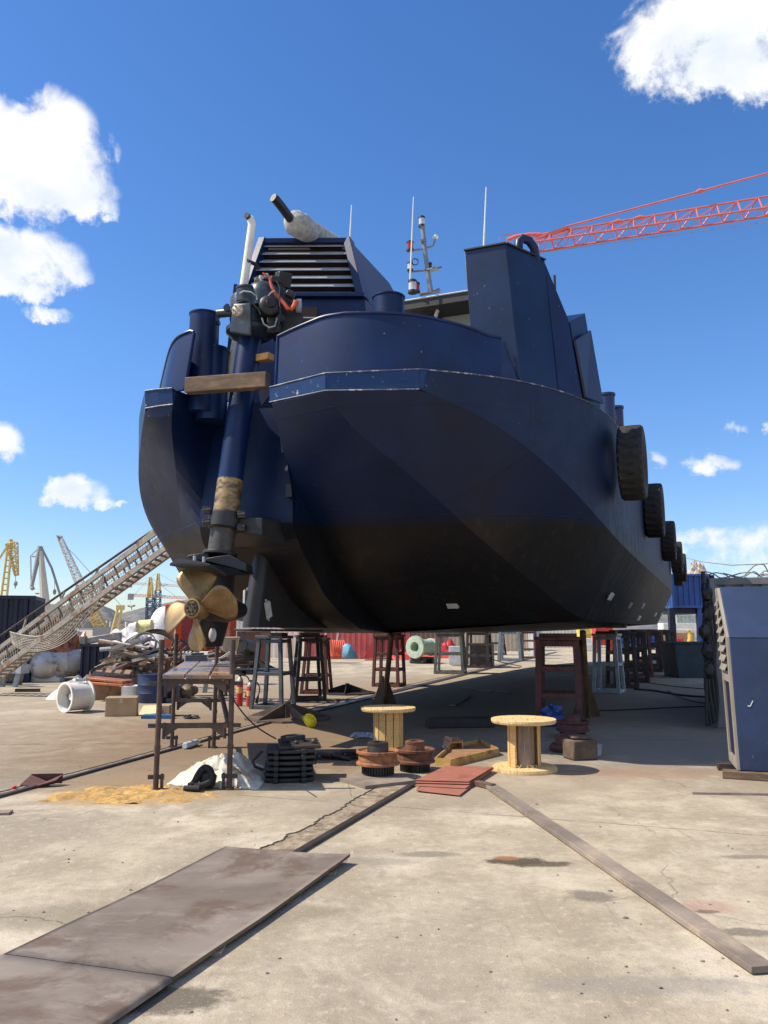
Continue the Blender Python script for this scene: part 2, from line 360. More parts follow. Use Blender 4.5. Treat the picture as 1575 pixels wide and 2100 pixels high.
def plate_mat():
    m = bpy.data.materials.new('steel_plate'); m.use_nodes = True
    t = NT(m.node_tree); bs = t.n['Principled BSDF']
    pos = t.new('ShaderNodeNewGeometry').outputs['Position']
    big = t.noise(pos, .9, 6, .6, .4); mid = t.noise(t.mapv(pos, (1, 3, 1)), 3, 8, .7); fine = t.noise(pos, 22, 6, .7)
    c = t.mix(t.step(big, .35, .65), (.150, .122, .098), (.232, .195, .160))
    c = t.mix(t.step(mid, .5, .72, 0, .6), c, (.27, .235, .198))
    c = t.mix(t.step(t.noise(pos, 1.7, 8, .7, .4), .50, .63, 0, .9), c, (.125, .088, .064))
    c = t.mix(t.step(t.noise(pos, 4.2, 8, .72, .3), .56, .70, 0, .55), c, (.31, .275, .235))
    c = t.mix(t.step(t.noise(t.mapv(pos, (1, 6, 1)), 7, 5, .7), .66, .74, 0, .6), c, (.12, .085, .065))
    c = t.mix(t.step(fine, .62, .74, 0, .4), c, (.38, .35, .31))
    c = t.mix(t.step(t.noise(pos, 6.5, 4, .6), .72, .76, 0, .8), c, (.08, .065, .055))
    t.l.new(c, bs.inputs['Base Color']); t.put(bs.inputs['Roughness'], t.step(mid, .3, .7, .62, .85)); bs.inputs['Specular IOR Level'].default_value = .3
    b = t.new('ShaderNodeBump'); b.inputs['Strength'].default_value = .25; b.inputs['Distance'].default_value = .006
    t.l.new(fine, b.inputs['Height']); t.l.new(b.outputs[0], bs.inputs['Normal'])
    return m

# ------------------------------------------------------------------ mesh builder
def frame_of(d, up=VZ):
    d = d.normalized(); u = d.cross(up)
    if u.length < 1e-4: u = d.cross(Vector((1, 0, 0)))
    u.normalize(); v = u.cross(d).normalized(); return u, v
class MB:
    def __init__(s): s.v = []; s.f = []
    def add(s, vs, fs):
        o = len(s.v); s.v += [Vector(v) for v in vs]; s.f += [tuple(i+o for i in f) for f in fs]; return s
    def hexa(s, b, t): return s.add(list(b)+list(t), [(3, 2, 1, 0), (4, 5, 6, 7), (0, 1, 5, 4), (1, 2, 6, 5), (2, 3, 7, 6), (3, 0, 4, 7)])
    def box(s, c, sx, sy, sz, rz=0., rx=0., ry=0.):
        m = Matrix.Rotation(rz, 3, 'Z') @ Matrix.Rotation(ry, 3, 'Y') @ Matrix.Rotation(rx, 3, 'X'); c = Vector(c)
        P = [c + m @ Vector((x*sx/2, y*sy/2, z*sz/2)) for z in (-1, 1) for x, y in ((-1, -1), (1, -1), (1, 1), (-1, 1))]
        return s.hexa(P[:4], P[4:])
    def beam(s, p, q, w, h=None, up=VZ, w2=None, h2=None):
        p, q = Vector(p), Vector(q); h = h or w; u, v = frame_of(q-p, up)
        w2 = w2 or w; h2 = h2 or h
        ring = lambda c, w, h: [c-u*w/2-v*h/2, c+u*w/2-v*h/2, c+u*w/2+v*h/2, c-u*w/2+v*h/2]
        return s.hexa(ring(p, w, h), ring(q, w2, h2))
    def tube(s, pts, r, n=10, cap=True):
        pts = [Vector(p) for p in pts]; rs = r if isinstance(r, (list, tuple)) else [r]*len(pts)
        vs = []; fs = []; pu = None
        for i, p in enumerate(pts):
            d = (pts[min(i+1, len(pts)-1)] - pts[max(i-1, 0)]).normalized()
            if pu is None: u, _ = frame_of(d)
            else:
                u = pu - d*pu.dot(d)
                if u.length < 1e-5: u, _ = frame_of(d)
                u.normalize()
            pu = u; w = d.cross(u)
            for k in range(n):
                a = 2*math.pi*k/n; vs.append(p + (u*math.cos(a)+w*math.sin(a))*rs[i])
        for i in range(len(pts)-1):
            for k in range(n): fs.append((i*n+k, i*n+(k+1) % n, (i+1)*n+(k+1) % n, (i+1)*n+k))
        if cap: fs += [tuple(range(n-1, -1, -1)), tuple(range((len(pts)-1)*n, len(pts)*n))]
        return s.add(vs, fs)
    def lathe(s, base, axis, prof, n=24, closed=False, wob=0):
        base = Vector(base); ax = Vector(axis).normalized(); u, v = frame_of(ax); vs = []; fs = []
        for r, h in prof:
            for k in range(n):
                a = 2*math.pi*k/n; rr = r*(1+wob*math.sin(5*a+h*9)) if wob else r
                vs.append(base + ax*h + (u*math.cos(a)+v*math.sin(a))*rr)
        m = len(prof)
        for i in range(m if closed else m-1):
            j = (i+1) % m
            for k in range(n): fs.append((i*n+k, i*n+(k+1) % n, j*n+(k+1) % n, j*n+k))
        if not closed:
            if prof[0][0] > 1e-4: fs.append(tuple(range(n-1, -1, -1)))
            if prof[-1][0] > 1e-4: fs.append(tuple(range((m-1)*n, m*n)))
        return s.add(vs, fs)
    def prism(s, poly, vec):
        poly = [Vector(p) for p in poly]; vec = Vector(vec); n = len(poly)
        vs = poly + [p+vec for p in poly]
        fs = [tuple(range(n-1, -1, -1)), tuple(range(n, 2*n))] + [(i, (i+1) % n, n+(i+1) % n, n+i) for i in range(n)]
        return s.add(vs, fs)
    def rows(s, rows, close=False):
        n = len(rows[0]); vs = [p for r in rows for p in r]; fs = []
        for i in range(len(rows)-1):
            for k in range(n if close else n-1): fs.append((i*n+k, i*n+(k+1) % n, (i+1)*n+(k+1) % n, (i+1)*n+k))
        return s.add(vs, fs)
    def sphere(s, c, rx, ry=None, rz=None, n=16, m=10, jit=0, seed=0, zmin=None):
        ry = ry or rx; rz = rz or rx; c = Vector(c); rnd = random.Random(seed); rows = []
        for i in range(m+1):
            th = math.pi*i/m; row = []
            for k in range(n):
                a = 2*math.pi*k/n; j = 1 + jit*(rnd.random()-.5)
                z = math.cos(th)*rz*j
                if zmin is not None: z = max(z, zmin)
                row.append(c + Vector((math.sin(th)*math.cos(a)*rx*j, math.sin(th)*math.sin(a)*ry*j, z)))
            rows.append(row)
        return s.rows(rows, True)
    def lattice(s, p, q, w0, w1, n, r, up=VZ, sides=4):
        p, q = Vector(p), Vector(q); u, v = frame_of(q-p, up)
        def ring(k):
            f = k/n; c = p.lerp(q, f); w = (w0+(w1-w0)*f)/2
            if sides == 3: return [c-u*w-v*w*.8, c+u*w-v*w*.8, c+v*w*.9]
            return [c-u*w-v*w, c+u*w-v*w, c+u*w+v*w, c-u*w+v*w]
        rg = [ring(k) for k in range(n+1)]
        for i in range(sides): s.tube([rg[0][i], rg[n][i]], r, 5)
        for k in range(n):
            for i in range(sides):
                j = (i+1) % sides
                a, b = (rg[k][i], rg[k+1][j]) if (k+i) % 2 else (rg[k][j], rg[k+1][i])
                s.tube([a, b], r*.6, 4, False)
                s.tube([rg[k][i], rg[k][j]], r*.6, 4, False)
        return s
    def build(s, name, m, parent=None, bevel=0, sharp=35, solid=0, subd=0):
        me = bpy.data.meshes.new(name)
        lo = Vector((min(v.x for v in s.v), min(v.y for v in s.v), min(v.z for v in s.v)))
        hi = Vector((max(v.x for v in s.v), max(v.y for v in s.v), max(v.z for v in s.v)))
        o0 = Vector(((lo.x+hi.x)/2, (lo.y+hi.y)/2, lo.z))
        me.from_pydata([v-o0 for v in s.v], [], s.f)
        bm = bmesh.new(); bm.from_mesh(me); bmesh.ops.recalc_face_normals(bm, faces=bm.faces); bm.to_mesh(me); bm.free()
        for p in me.polygons: p.use_smooth = True
        me.set_sharp_from_angle(angle=R(sharp))
        me.materials.append(m)
        o = bpy.data.objects.new(name, me); COL.objects.link(o)
        o['_w'] = tuple(o0)
        if parent is not None:
            o.parent = parent; o.location = o0 - Vector(parent['_w'])
        else: o.location = o0
        if bevel:
            b = o.modifiers.new('bevel', 'BEVEL'); b.width = bevel; b.segments = 2; b.limit_method = 'ANGLE'; b.angle_limit = R(40)
        if solid:
            b = o.modifiers.new('solid', 'SOLIDIFY'); b.thickness = solid; b.offset = 0
        if subd:
            b = o.modifiers.new('sub', 'SUBSURF'); b.levels = b.render_levels = subd
        return o
def tag(o, label=None, cat=None, group=None, kind=None):
    if label: o['label'] = label
    if cat: o['category'] = cat
    if group: o['group'] = group
    if kind: o['kind'] = kind
    return o
def thing(name, label, cat, loc, group=None):
    o = bpy.data.objects.new(name, None); COL.objects.link(o); o.location = loc; o['_w'] = tuple(loc); o.empty_display_size = .2
    return tag(o, label, cat, group)
def copy_tree(o, parent=None):
    c = o.copy(); COL.objects.link(c)
    if parent is not None: c.parent = parent
    for ch in list(o.children): copy_tree(ch, c)
    return c
def solo(mb, name, m, label, cat, group=None, **kw):
    return tag(mb.build(name, m, None, **kw), label, cat, group)

# ------------------------------------------------------------------ ground and hills
def ground():
    b = MB(); xs = [-6000, -300, -60, -20, 0, 20, 60, 300, 6000]; ys = [-60, -5, 5, 15, 40, 100, 400, 8000]
    b.rows([[Vector((x, y, 0)) for x in xs] for y in ys])
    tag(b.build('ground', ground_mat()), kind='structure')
ground()
def hills():
    m = bpy.data.materials.new('dry_hillside'); m.use_nodes = True
    t = NT(m.node_tree); bs = t.n['Principled BSDF']; pos = t.new('ShaderNodeNewGeometry').outputs['Position']
    n = t.noise(pos, .016, 9, .72); n2 = t.noise(pos, .11, 8, .8)
    c = t.mix(t.step(n, .4, .62), (.20, .17, .13), (.075, .08, .07))
    c = t.mix(t.step(n2, .5, .7, 0, .7), c, (.225, .20, .165))
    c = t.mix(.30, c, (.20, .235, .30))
    t.l.new(c, bs.inputs['Base Color']); bs.inputs['Roughness'].default_value = 1; bs.inputs['Specular IOR Level'].default_value = 0
    prof = [(-900, 1262), (-400, 1240), (-100, 1250), (0, 1256), (63, 1247), (100, 1238), (130, 1243), (160, 1252), (185, 1243), (206, 1240), (225, 1248), (245, 1258), (262, 1254), (285, 1248), (310, 1243), (340, 1236), (420, 1225), (600, 1235), (900, 1255), (1300, 1262), (1800, 1258), (2400, 1264)]
    rnd = random.Random(3); D = 2600; rows = [[] for _ in range(12)]
    px = -900
    while px <= 2400:
        for (x0, y0), (x1, y1) in zip(prof, prof[1:]):
            if x0 <= px <= x1: py = y0 + (y1-y0)*(px-x0)/(x1-x0)
        top = at(px, py, D)
        for k in range(12):
            f = k/11.0; yy = D*(.62+.38*f); h = (top.z)*(f**1.25)*(1+.22*(rnd.random()-.5)*(1-f)) - 2*(1-f)
            d = ray(px, HORY); xx = d.x/d.y*yy
            h *= 1 + .22*math.sin(px*.085+f*4)*(1-f) + .12*math.sin(px*.21+f*9)*(1-f)
            if k == 11: h *= 1+.03*(rnd.random()-.5)
            rows[k].append(Vector((xx, yy, h)))
        px += 5
    back = [Vector((p.x*1.3, p.y*1.3, -5)) for p in rows[-1]]
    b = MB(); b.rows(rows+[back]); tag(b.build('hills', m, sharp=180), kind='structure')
    # town at the foot of the hills
    b = MB()
    for i in range(240):
        px = rnd.uniform(60, 345); Y = rnd.uniform(1150, 1550); p = ray(px, HORY); x = p.x/p.y*Y
        w = rnd.uniform(6, 16); h = rnd.uniform(4, 12)
        b.box((x, Y, h/2 + 3), w, w, h, rnd.uniform(0, 1))
    o = b.build('distant_town', mat('town_walls', (.36, .34, .31), .9, 0, .4, .02, 0)); tag(o, 'pale houses scattered along the foot of the dry hills', 'buildings', kind='stuff')
hills()

# ------------------------------------------------------------------ the workboat
BOAT = thing('workboat', 'navy blue workboat hull propped on stands, stern and propeller towards the viewer', 'boat', B(-5.3, 20, 1.5))
def pl(pts, n):                              # resample a polyline to n points, evenly by control index
    out = []
    for i in range(n):
        f = i/(n-1)*(len(pts)-1); k = min(int(f), len(pts)-2); out.append(Vector(pts[k]).lerp(Vector(pts[k+1]), f-k))
    return out
def smooth(pts, it=1, keep=()):
    pts = [Vector(p) for p in pts]
    for _ in range(it):
        q = [pts[0]]
        for i in range(len(pts)-1):
            q += [pts[i].lerp(pts[i+1], .5), pts[i+1]]
        r = q[:]
        for i in range(2, len(q)-1, 2):
            if (i//2) not in keep: r[i] = q[i-1]*.25 + q[i]*.5 + q[i+1]*.25
        pts = r; keep = tuple(k*2 for k in keep)
    return pts
def loft(mb, P, Q, nx=8):
    rows = [[p.lerp(q, j/nx) for j in range(nx+1)] for p, q in zip(P, Q)]
    mb.rows(rows)
DK = 4.77
K1R = [(-5.25, 9.0), (-4.3, 8.74), (-3.16, 9.03), (-2.44, 9.59), (-1.94, 10.17), (-1.58, 10.85), (-1.31, 11.6), (-1.15, 13.1), (-1.12, 18), (-1.12, 26), (-1.2, 33), (-1.7, 38), (-3.0, 41.5), (-5.3, 43.2)]
K2Z = [4.57, 4.55, 4.52, 4.22, 3.84, 3.45, 3.08, 2.85, 2.83, 2.86, 2.95, 3.05, 3.25, 3.5]
K1L = [(-6.8, 8.98), (-7.02, 8.95), (-7.24, 8.95), (-8.15, 9.95), (-8.62, 10.55), (-9.0, 11.1), (-9.3, 11.75), (-9.5, 13.1), (-9.52, 18), (-9.52, 26), (-9.45, 33), (-8.9, 38), (-7.6, 41.5), (-5.3, 43.2)]
K2ZL = [4.70, 4.69, 4.68, 4.25, 3.84, 3.45, 3.08, 2.85, 2.83, 2.86, 2.95, 3.05, 3.25, 3.5]
DKL = [4.93, 4.93, 4.93, 4.9, 4.87, 4.85, 4.82, 4.8]+[4.77]*6
EP = [(4.57, 9.06), (4.02, 9.38), (3.63, 9.67), (3.17, 10.28), (2.41, 11.12), (1.84, 12.25), (1.58, 13.3)]   # rake of the stern plate (z, a)
def prof(z):
    if z >= EP[0][0]: return EP[0][1]
    for (z0, a0), (z1, a1) in zip(EP, EP[1:]):
        if z1 <= z <= z0: return a0 + (a1-a0)*(z0-z)/(z0-z1)
    return EP[-1][1]
hull = MB()
def half(K1, KZ, dkz, sgn):
    top = [B(s, a, dkz[i]) for i, (s, a) in enumerate(K1)]
    ins = .03*sgn
    low = [B(s-ins*(1 if i > 3 else .3), a+.02, KZ[i]) for i, (s, a) in enumerate(K1)]
    if sgn < 0:
        for i, s_ in ((5, -8.84), (6, -9.00), (7, -9.32), (8, -9.45)): low[i] = B(s_, K1[i][1]+.02, KZ[i])
    for i in range(0, 2): loft(hull, [top[i], top[i+1]], [low[i], low[i+1]], 2)
    T = smooth(top[2:], 2); L = smooth(low[2:], 2); loft(hull, T, L, 6)
    return top, low, T, L
topR, lowR, TR, LR = half(K1R, K2Z, [DK]*14, 1)
topL, lowL, TL, LL = half(K1L, K2ZL, DKL, -1)
# knuckle between the raked stern plate and the bilge panel (s, z)
def offR(z): return -.33*max(0., min(1., (z-3.5)/1.05))
def onprof(px, py):
    a = 10.
    for _ in range(60):
        q = onA(px, py, a); a = .5*a+.5*(prof(q.z)+offR(q.z))
    return onA(px, py, a)
C2L = [(-6.84, 4.70), (-6.93, 4.40), (-7.05, 3.9), (-7.3, 3.45), (-7.58, 3.03), (-7.84, 2.57), (-8.1, 2.2), (-8.4, 1.95), (-8.6, 1.80)]
def ctr(C, sin, toK2):
    c = [B(s, prof(z) if i < len(C)-1 else 13.3, z) for i, (s, z) in enumerate(C)]
    return smooth(c, 1)
cR = smooth([lowR[1]]+[onprof(*p) for p in ((704, 866), (807, 946), (883, 1010), (944, 1068), (1035, 1148), (1124, 1220), (1168, 1257))]+[B(-1.86, 13.3, 1.74)], 1); cL = ctr(C2L, -6.8, None)
# right: raked plate from the notch edge to the knuckle; top edge is the strip corner polyline
eR = smooth([B(-5.25, a, z) for z, a in EP], 1)
N = 25
eR_, cR_ = pl(eR, N), pl(cR, N)
# first row follows the strip edge, so add the small triangle between strip and knuckle top
loft(hull, eR_, cR_, 10)
# bilge panel right: knuckle to chine
chR = [lowR[1], lowR[1].lerp(lowR[2], .5), lowR[2]] + LR[1:]
def plA(P, n):
    L = [0]
    for a, b in zip(P, P[1:]): L.append(L[-1]+(b-a).length)
    out = []
    for i in range(n):
        d = L[-1]*i/(n-1); k = 0
        while k < len(L)-2 and L[k+1] < d: k += 1
        f = (d-L[k])/max(1e-9, L[k+1]-L[k]); out.append(P[k].lerp(P[k+1], f))
    return out
def cut(P, amax):
    q = [p for p in P if p.dot(VA) <= amax]; r = [p for p in P if p.dot(VA) > amax]
    return q, [q[-1]]+r
ch1, ch2 = cut(chR, 13.4)
loft(hull, plA(cR, 33), plA(ch1, 33), 8)
bilR = [cR[-1], B(-1.8, 18, 1.72), B(-1.8, 26, 1.72), B(-1.9, 33, 1.78), B(-2.6, 38, 2.0), B(-3.8, 41, 2.5), B(-5.3, 42.6, 3.2)]
loft(hull, plA(ch2, 40), plA(bilR, 40), 4)
# left side, mirrored in spirit
chL = [lowL[1], lowL[2]] + LL[1:]
ch1, ch2 = cut(chL, 13.4)
loft(hull, plA(cL, 33), plA(ch1, 33), 8)
bilL = [cL[-1], B(-8.7, 18, 1.74), B(-8.7, 26, 1.74), B(-8.6, 33, 1.8), B(-7.9, 38, 2.0), B(-6.8, 41, 2.5), B(-5.3, 42.6, 3.2)]
loft(hull, plA(ch2, 40), plA(bilL, 40), 4)
# centre body: notch front wall, bottom down to the keel, keel line
FP = [(4.95, 10.12), (4.2, 9.95), (3.46, 9.78), (3.0, 9.70), (2.68, 9.99), (2.1, 10.7), (1.82, 11.3), (1.6, 12.06), (1.53, 13.3)]
fR = [B(-5.25, a, z) for z, a in FP]
wallL = [B(-6.8, a, z) for z, a in FP[:3]]
loft(hull, fR[:3], wallL, 4)
low3 = [B(-6.8, 9.78, 3.46), B(-6.8, 9.85, 3.2)]
LF = []
for p in pl(smooth(fR[2:], 1), 21):
    z = p.z; LF.append(p)
LM = [B(-6.8, p.dot(VA), p.z) for p in LF]
LC = pl(cL[4:], 21)
loft(hull, LF, LM, 8); loft(hull, LM, LC, 6)
# notch inner wall, port side: from the sponson edge forward to the notch front wall
P0 = [B(-6.8, 8.98, 4.93)] + cL[:5]
P1 = [B(-6.8, 10.12, 4.95), B(-6.8, 10.04, 4.6), B(-6.8, 9.95, 4.2), LM[0]]
loft(hull, pl(P0, 21), pl(P1, 21), 5)
# starboard inner wall
P0 = [B(-5.25, 9.0, 4.77)] + eR
P1 = [B(-5.25, 10.4, 4.95), B(-5.25, 10.1, 4.3)] + fR[2:]
loft(hull, pl(P0, 25), pl(P1, 25), 6)
# flat bottom
kb0 = [B(-5.25, 13.3, 1.53), B(-5.3, 18, 1.52), B(-5.3, 26, 1.52), B(-5.3, 33, 1.55), B(-5.3, 38, 1.75), B(-5.3, 41, 2.3), B(-5.3, 42.6, 3.2)]
loft(hull, plA(kb0, 40), plA(bilR, 40), 4); loft(hull, plA(kb0, 40), plA(bilL, 40), 4)
# deck
dR = [topR[0]] + [topR[1]] + TR; dL = [topL[0]] + [topL[1]] + TL
loft(hull, [p-VZ*.02 for p in plA(dR, 60)], [B(-5.3, max(10.35, p.dot(VA)), 4.75) for p in plA(dR, 60)], 3)
loft(hull, [p-VZ*.02 for p in plA(dL, 60)], [B(-6.7, max(10.35, p.dot(VA)), 4.75) for p in plA(dL, 60)], 3)
loft(hull, [B(-5.3, 10.35+i*3, 4.75) for i in range(12)], [B(-6.7, 10.35+i*3, 4.75) for i in range(12)], 2)
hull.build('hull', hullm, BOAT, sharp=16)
# weld beads along the strip edges
bm_ = mat('bead_paint', (.05, .07, .13), .5, 0, .3, 8, 0, (.40, .40, .40), .42, 9)
for P in (topR[:2]+[topR[2]]+TR[1:20], lowR[:3], topL[:3], lowL[:3]):
    bd = MB(); bd.tube([p+Vector((0, -.003, 0)) for p in P], .009, 6); bd.build('weld_bead', bm_, BOAT)
for i in (1, 2):
    bd = MB(); bd.tube([topR[i], lowR[i]], .006, 5); bd.build('weld_bead', navy, BOAT)
# skeg
sk = MB()
prf = [(10.03, 2.75), (9.78, 1.6)]
for_ = []
rows = []
for z in (2.85, 2.4, 2.0, 1.62):
    a0 = 10.05 + (9.79-10.05)*(2.75-z)/1.15
    row = []
    for ang in range(-90, 91, 30):
        row.append(B(-6.0+.13*math.sin(R(ang)), a0+.13-.13*math.cos(R(ang)), z))
    row = [B(-6.13, 12.6, z)] + row + [B(-5.87, 12.6, z)]
    rows.append(row)
sk.rows(rows); sk.build('skeg', mat('antifouling', (.022, .021, .022), .42, 0, .2, 3, .1), BOAT)
sf = MB(); sf.hexa([B(-6.15, 9.70, 1.575), B(-5.85, 9.70, 1.575), B(-5.85, 11.9, 1.555), B(-6.15, 11.9, 1.555)], [B(-6.15, 9.70, 1.605), B(-5.85, 9.70, 1.605), B(-5.85, 11.9, 1.585), B(-6.15, 11.9, 1.585)])
sf.build('skeg_shoe', black, BOAT, bevel=.008)
# anodes
def anode(c, along, out, l=.28, w=.13, t=.04):
    c = Vector(c); al = Vector(along).normalized(); o = Vector(out).normalized(); si = al.cross(o).normalized()
    q = [c+al*l/2*i+si*w/2*j for i, j in ((-1, -1), (1, -1), (1, 1), (-1, 1))]
    b = MB(); b.hexa(q, [c+(p-c)*.85+o*t for p in q]); b.beam(c-al*l*.62, c+al*l*.62, .03, .012); return b.build('anode', anodem, BOAT, bevel=.006)
anode(onS(548, 1251, -5.86), VA*.35+VZ*-1, VS, .26, .13)
anode(B(-6.13, 10.0, 2.05), VZ*1, -VS, .22, .12)
def onbot(px, py):                               # bilge / bottom area point near the flat bottom
    return px, py
for px, py, s, l, al in ((928, 1237, -3.4, .22, VS*.9-VA*.3-VZ*.4),):
    p = onA(px, py, prof(1.93)); anode(p+Vector((0, -.02, -.02)), VS*1.0+VZ*-.0, -VA-VZ*1.2, .2, .13)
def on_bilge(a, f):
    ch = B(-1.15, a, 2.85); bl = B(-1.82, a, 1.73); return ch.lerp(bl, f)
nb = (VS*1.12 - VZ*.67).normalized()
for a, f, l in ((14.2, .62, .30), (18.0, .66, .30), (21.0, .60, .30), (21.8, .86, .6), (27, .7, .3), (30, .66, .3)):
    anode(on_bilge(a, f)+nb*.005, VA*1.0, nb, l, .15)
# bulwarks
def bulw(base, tops, th, name, inner=-1):
    b = MB(); P = [Vector(p) for p in base]; Q = [Vector(p) for p in tops]
    cen = sum(P, Vector())/len(P)
    def off(L):
        o = []
        for i, p in enumerate(L):
            d = L[min(i+1, len(L)-1)]-L[max(i-1, 0)]; n = d.cross(VZ).normalized()
            o.append(p + n*th*inner)
        return o
    Pi, Qi = off(P), off(Q)
    n = 5
    outer = [[p.lerp(q, j/n) for j in range(n+1)] for p, q in zip(P, Q)]; inn = [[p.lerp(q, j/n) for j in range(n+1)] for p, q in zip(Pi, Qi)]
    b.rows(outer); b.rows(inn)
    b.rows([[p, q] for p, q in zip(Q, Qi)]); b.rows([[p, q] for p, q in zip(P, Pi)])
    for k in (0, -1): b.rows([outer[k], inn[k]])
    b.build(name, navy, BOAT, sharp=30)
    rl = MB(); rl.tube([q+VZ*.008 for q in Q], .022, 8); return rl, Q
bp = smooth([(-5.22, 9.10, 0), (-4.75, 8.98, 0), (-4.3, 8.92, 0), (-3.75, 8.98, 0), (-3.2, 9.2, 0), (-2.85, 9.5, 0), (-2.55, 9.8, 0), (-2.36, 9.97, 0)], 2)
tpx = [(545, 716), (548, 698), (600, 673), (660, 648), (705, 641), (770, 640), (820, 642), (870, 648), (930, 662), (965, 672), (1000, 687), (1042, 694)]
base = []; tops = []
def ytop(px):
    for (x0, y0), (x1, y1) in zip(tpx, tpx[1:]):
        if x0 <= px <= x1: return y0+(y1-y0)*(px-x0)/(x1-x0)
    return tpx[0][1] if px < tpx[0][0] else tpx[-1][1]
def prj(p):
    x, y, z = p.x, p.y, p.z-EYE; dep = y*cpit+z*spit; v = -y*spit+z*cpit
    return CX+F*x/dep, CY-F*v/dep
for p in bp:
    w = B(p.x, p.y, DK-.02); zz = DK+.5
    for _ in range(6):
        q = B(p.x, p.y, zz); px, py = prj(q); d = (py-ytop(px)); zz += d/F*q.y
    zz = max(zz, DK+.1)
    base.append(w); tops.append(B(p.x-.0, p.y+.04, zz))
# the crossing end is rounded: first points climb quickly
rl, Q = bulw(base, tops, .05, 'bulwark')
rl.tube([base[0], tops[0]], .022, 8)
br = MB(); e0, e1 = base[-1], tops[-1]
br.prism([e1, e0, e0+VS*.22+VA*.05], VA*.03)
br.build('bulwark_brace', navyr, BOAT)
rl.build('bulwark_rail', navy, BOAT)
# port bulwark
pb = smooth([(-6.63, 9.02, 0), (-6.85, 9.04, 0), (-7.05, 9.12, 0), (-7.32, 9.38, 0), (-7.75, 9.85, 0), (-8.2, 10.35, 0)], 2)
base = [B(p.x, p.y, 4.9) for p in pb]
tl = []
for i, p in enumerate(pb):
    f = i/(len(pb)-1); tl.append(B(p.x+.10, p.y+.04, 5.76-.10*f-.22*f*f))
tl[0] = tl[0]-VZ*.03
rl, Q = bulw(base, tl, .05, 'bulwark', 1)
rl.tube([base[0], tl[0]], .02, 8); rl.build('bulwark_rail', navy, BOAT)
# stern bollards
def bollard(c, r, h, arm, m=navy):
    b = MB(); b.lathe(c, VZ, [(r, 0), (r, h-.03), (r*1.06, h-.02), (r*1.06, h), (r*.9, h), (r*.88, h-.06), (.001, h-.06)], 28)
    o = b.build('bollard', m, BOAT)
    if arm is not None:
        a = MB(); a.tube([Vector(c)+VZ*(h*arm[2])+Vector(arm[0])*r*.9, Vector(c)+VZ*(h*arm[2])+Vector(arm[0])*(r+arm[1])], .035, 10); a.build('bollard_pin', navyr, o)
    return o
bl = at(418, 700, 11.35); bollard(Vector((bl.x, bl.y, 4.7)), .215, 1.50, (Vector((1, -.2, 0)), .02, .9))
b2 = MB(); c2 = at(436, 760, 11.45); b2.lathe(Vector((c2.x, c2.y, 4.6)), VZ, [(.23, 0), (.23, 1.05), (.24, 1.06), (.24, 1.1), (.001, 1.1)], 24); b2.build('fairlead_roller', navy, BOAT)
br_ = at(797, 600, 10.45); bollard(Vector((br_.x, br_.y, 4.7)), .215, 1.38, None)
p_ = MB(); c = Vector((br_.x, br_.y, 5.83)); p_.tube([c-Vector((.44, .05, 0)), c-Vector((.2, 0, 0))], .035); p_.tube([c+Vector((.2, 0, -.03)), c+Vector((.42, .1, -.03))], .05)
p_.build('bollard_pin', navyr, BOAT)
# starboard side bollards further forward
for px, py, s, r, h in ((1244, 836, -1.75, .16, .0), (1265, 862, -1.6, .13, 0)):
    p = onS(px, py-22, s); b = MB(); b.lathe(Vector((p.x, p.y, 4.7)), VZ, [(r, 0), (r, p.z-4.7), (r*1.12, p.z-4.69), (r*1.12, p.z-4.64), (.001, p.z-4.64)], 18); b.build('bollard', navyr, BOAT)
# starboard casing: tall box, sloping shoulder and lower block with a recess
tb = MB()
AB = 10.12
Bt, At_ = onA(1037, 498, AB), onA(952, 517, AB); Ct = onS(1117, 530, -1.90)
At_.z = Bt.z = Ct.z = (Bt.z+At_.z)/2
B0 = onA(1068, 779, AB); B0.z = DK; A0 = onA(975, 779, AB); A0.z = DK; C0 = B(-1.74, 10.62, DK); D0 = B(-2.3, 10.95, DK); Dt = B(-2.4, 10.85, Bt.z)
tb.hexa([A0, B0, C0, D0], [At_, Bt, Ct, Dt])
tb.build('exhaust_trunk', mat('casing_paint', (.004, .017, .060), .34, 0, .3, 1.5, .08, (.008, .018, .050), .4, 2.5, bscale=10, specks=1.5, spec=.42), BOAT, bevel=.008)
sh = MB(); C1 = B(-1.72, 10.65, DK); Dm = onS(1165, 652, -1.60); E0 = B(-1.48, Dm.dot(VA)+.25, DK)
inn = -VS*.42
sh.hexa([C1, E0, E0+inn, C1+inn], [Ct+VA*.02-VZ*.02, Dm, Dm+inn, Ct+inn+VA*.02-VZ*.02]); sh.build('trunk_shoulder', navy, BOAT, bevel=.008)
lb = MB(); G = onS(1200, 642, -1.46); G0 = B(-1.30, G.dot(VA)+.12, DK); E1 = E0+VA*.05
lb.hexa([E1+VA*.12, G0, G0+inn, E1+inn+VA*.12], [Dm+VA*.17, G, G+inn, Dm+inn+VA*.17]); lb.build('vent_trunk', navy, BOAT, bevel=.008)
rc = MB(); hz = Dm.z-.28
rc.prism([E1+VS*.02+VZ*.02, G0+VS*.02+VZ*.02-VA*.12, Vector(G0).lerp(G, .78)+VS*.02-VA*.12, Vector(E1).lerp(Dm, .72)+VS*.02], VS*.03); rc.build('vent_recess', mat('recess_navy', (.008, .014, .05), .4), BOAT)
rm = MB(); rm.beam(At_+VZ*.01, Bt+VZ*.01, .05, .02); rm.beam(Bt+VZ*.01, Ct+VZ*.01, .05, .02); rm.build('trunk_rim', black, BOAT)
gn = MB(); g0 = at(1093, 517, 10.6); g1 = g0+Vector((0, 0, .06))
gn.tube([at(1100, 535, 10.7), at(1095, 508, 10.6), at(1085, 494, 10.55), at(1072, 489, 10.5), at(1064, 496, 10.5), at(1063, 510, 10.5)], .062, 12); gn.build('gooseneck_vent', navy, BOAT)
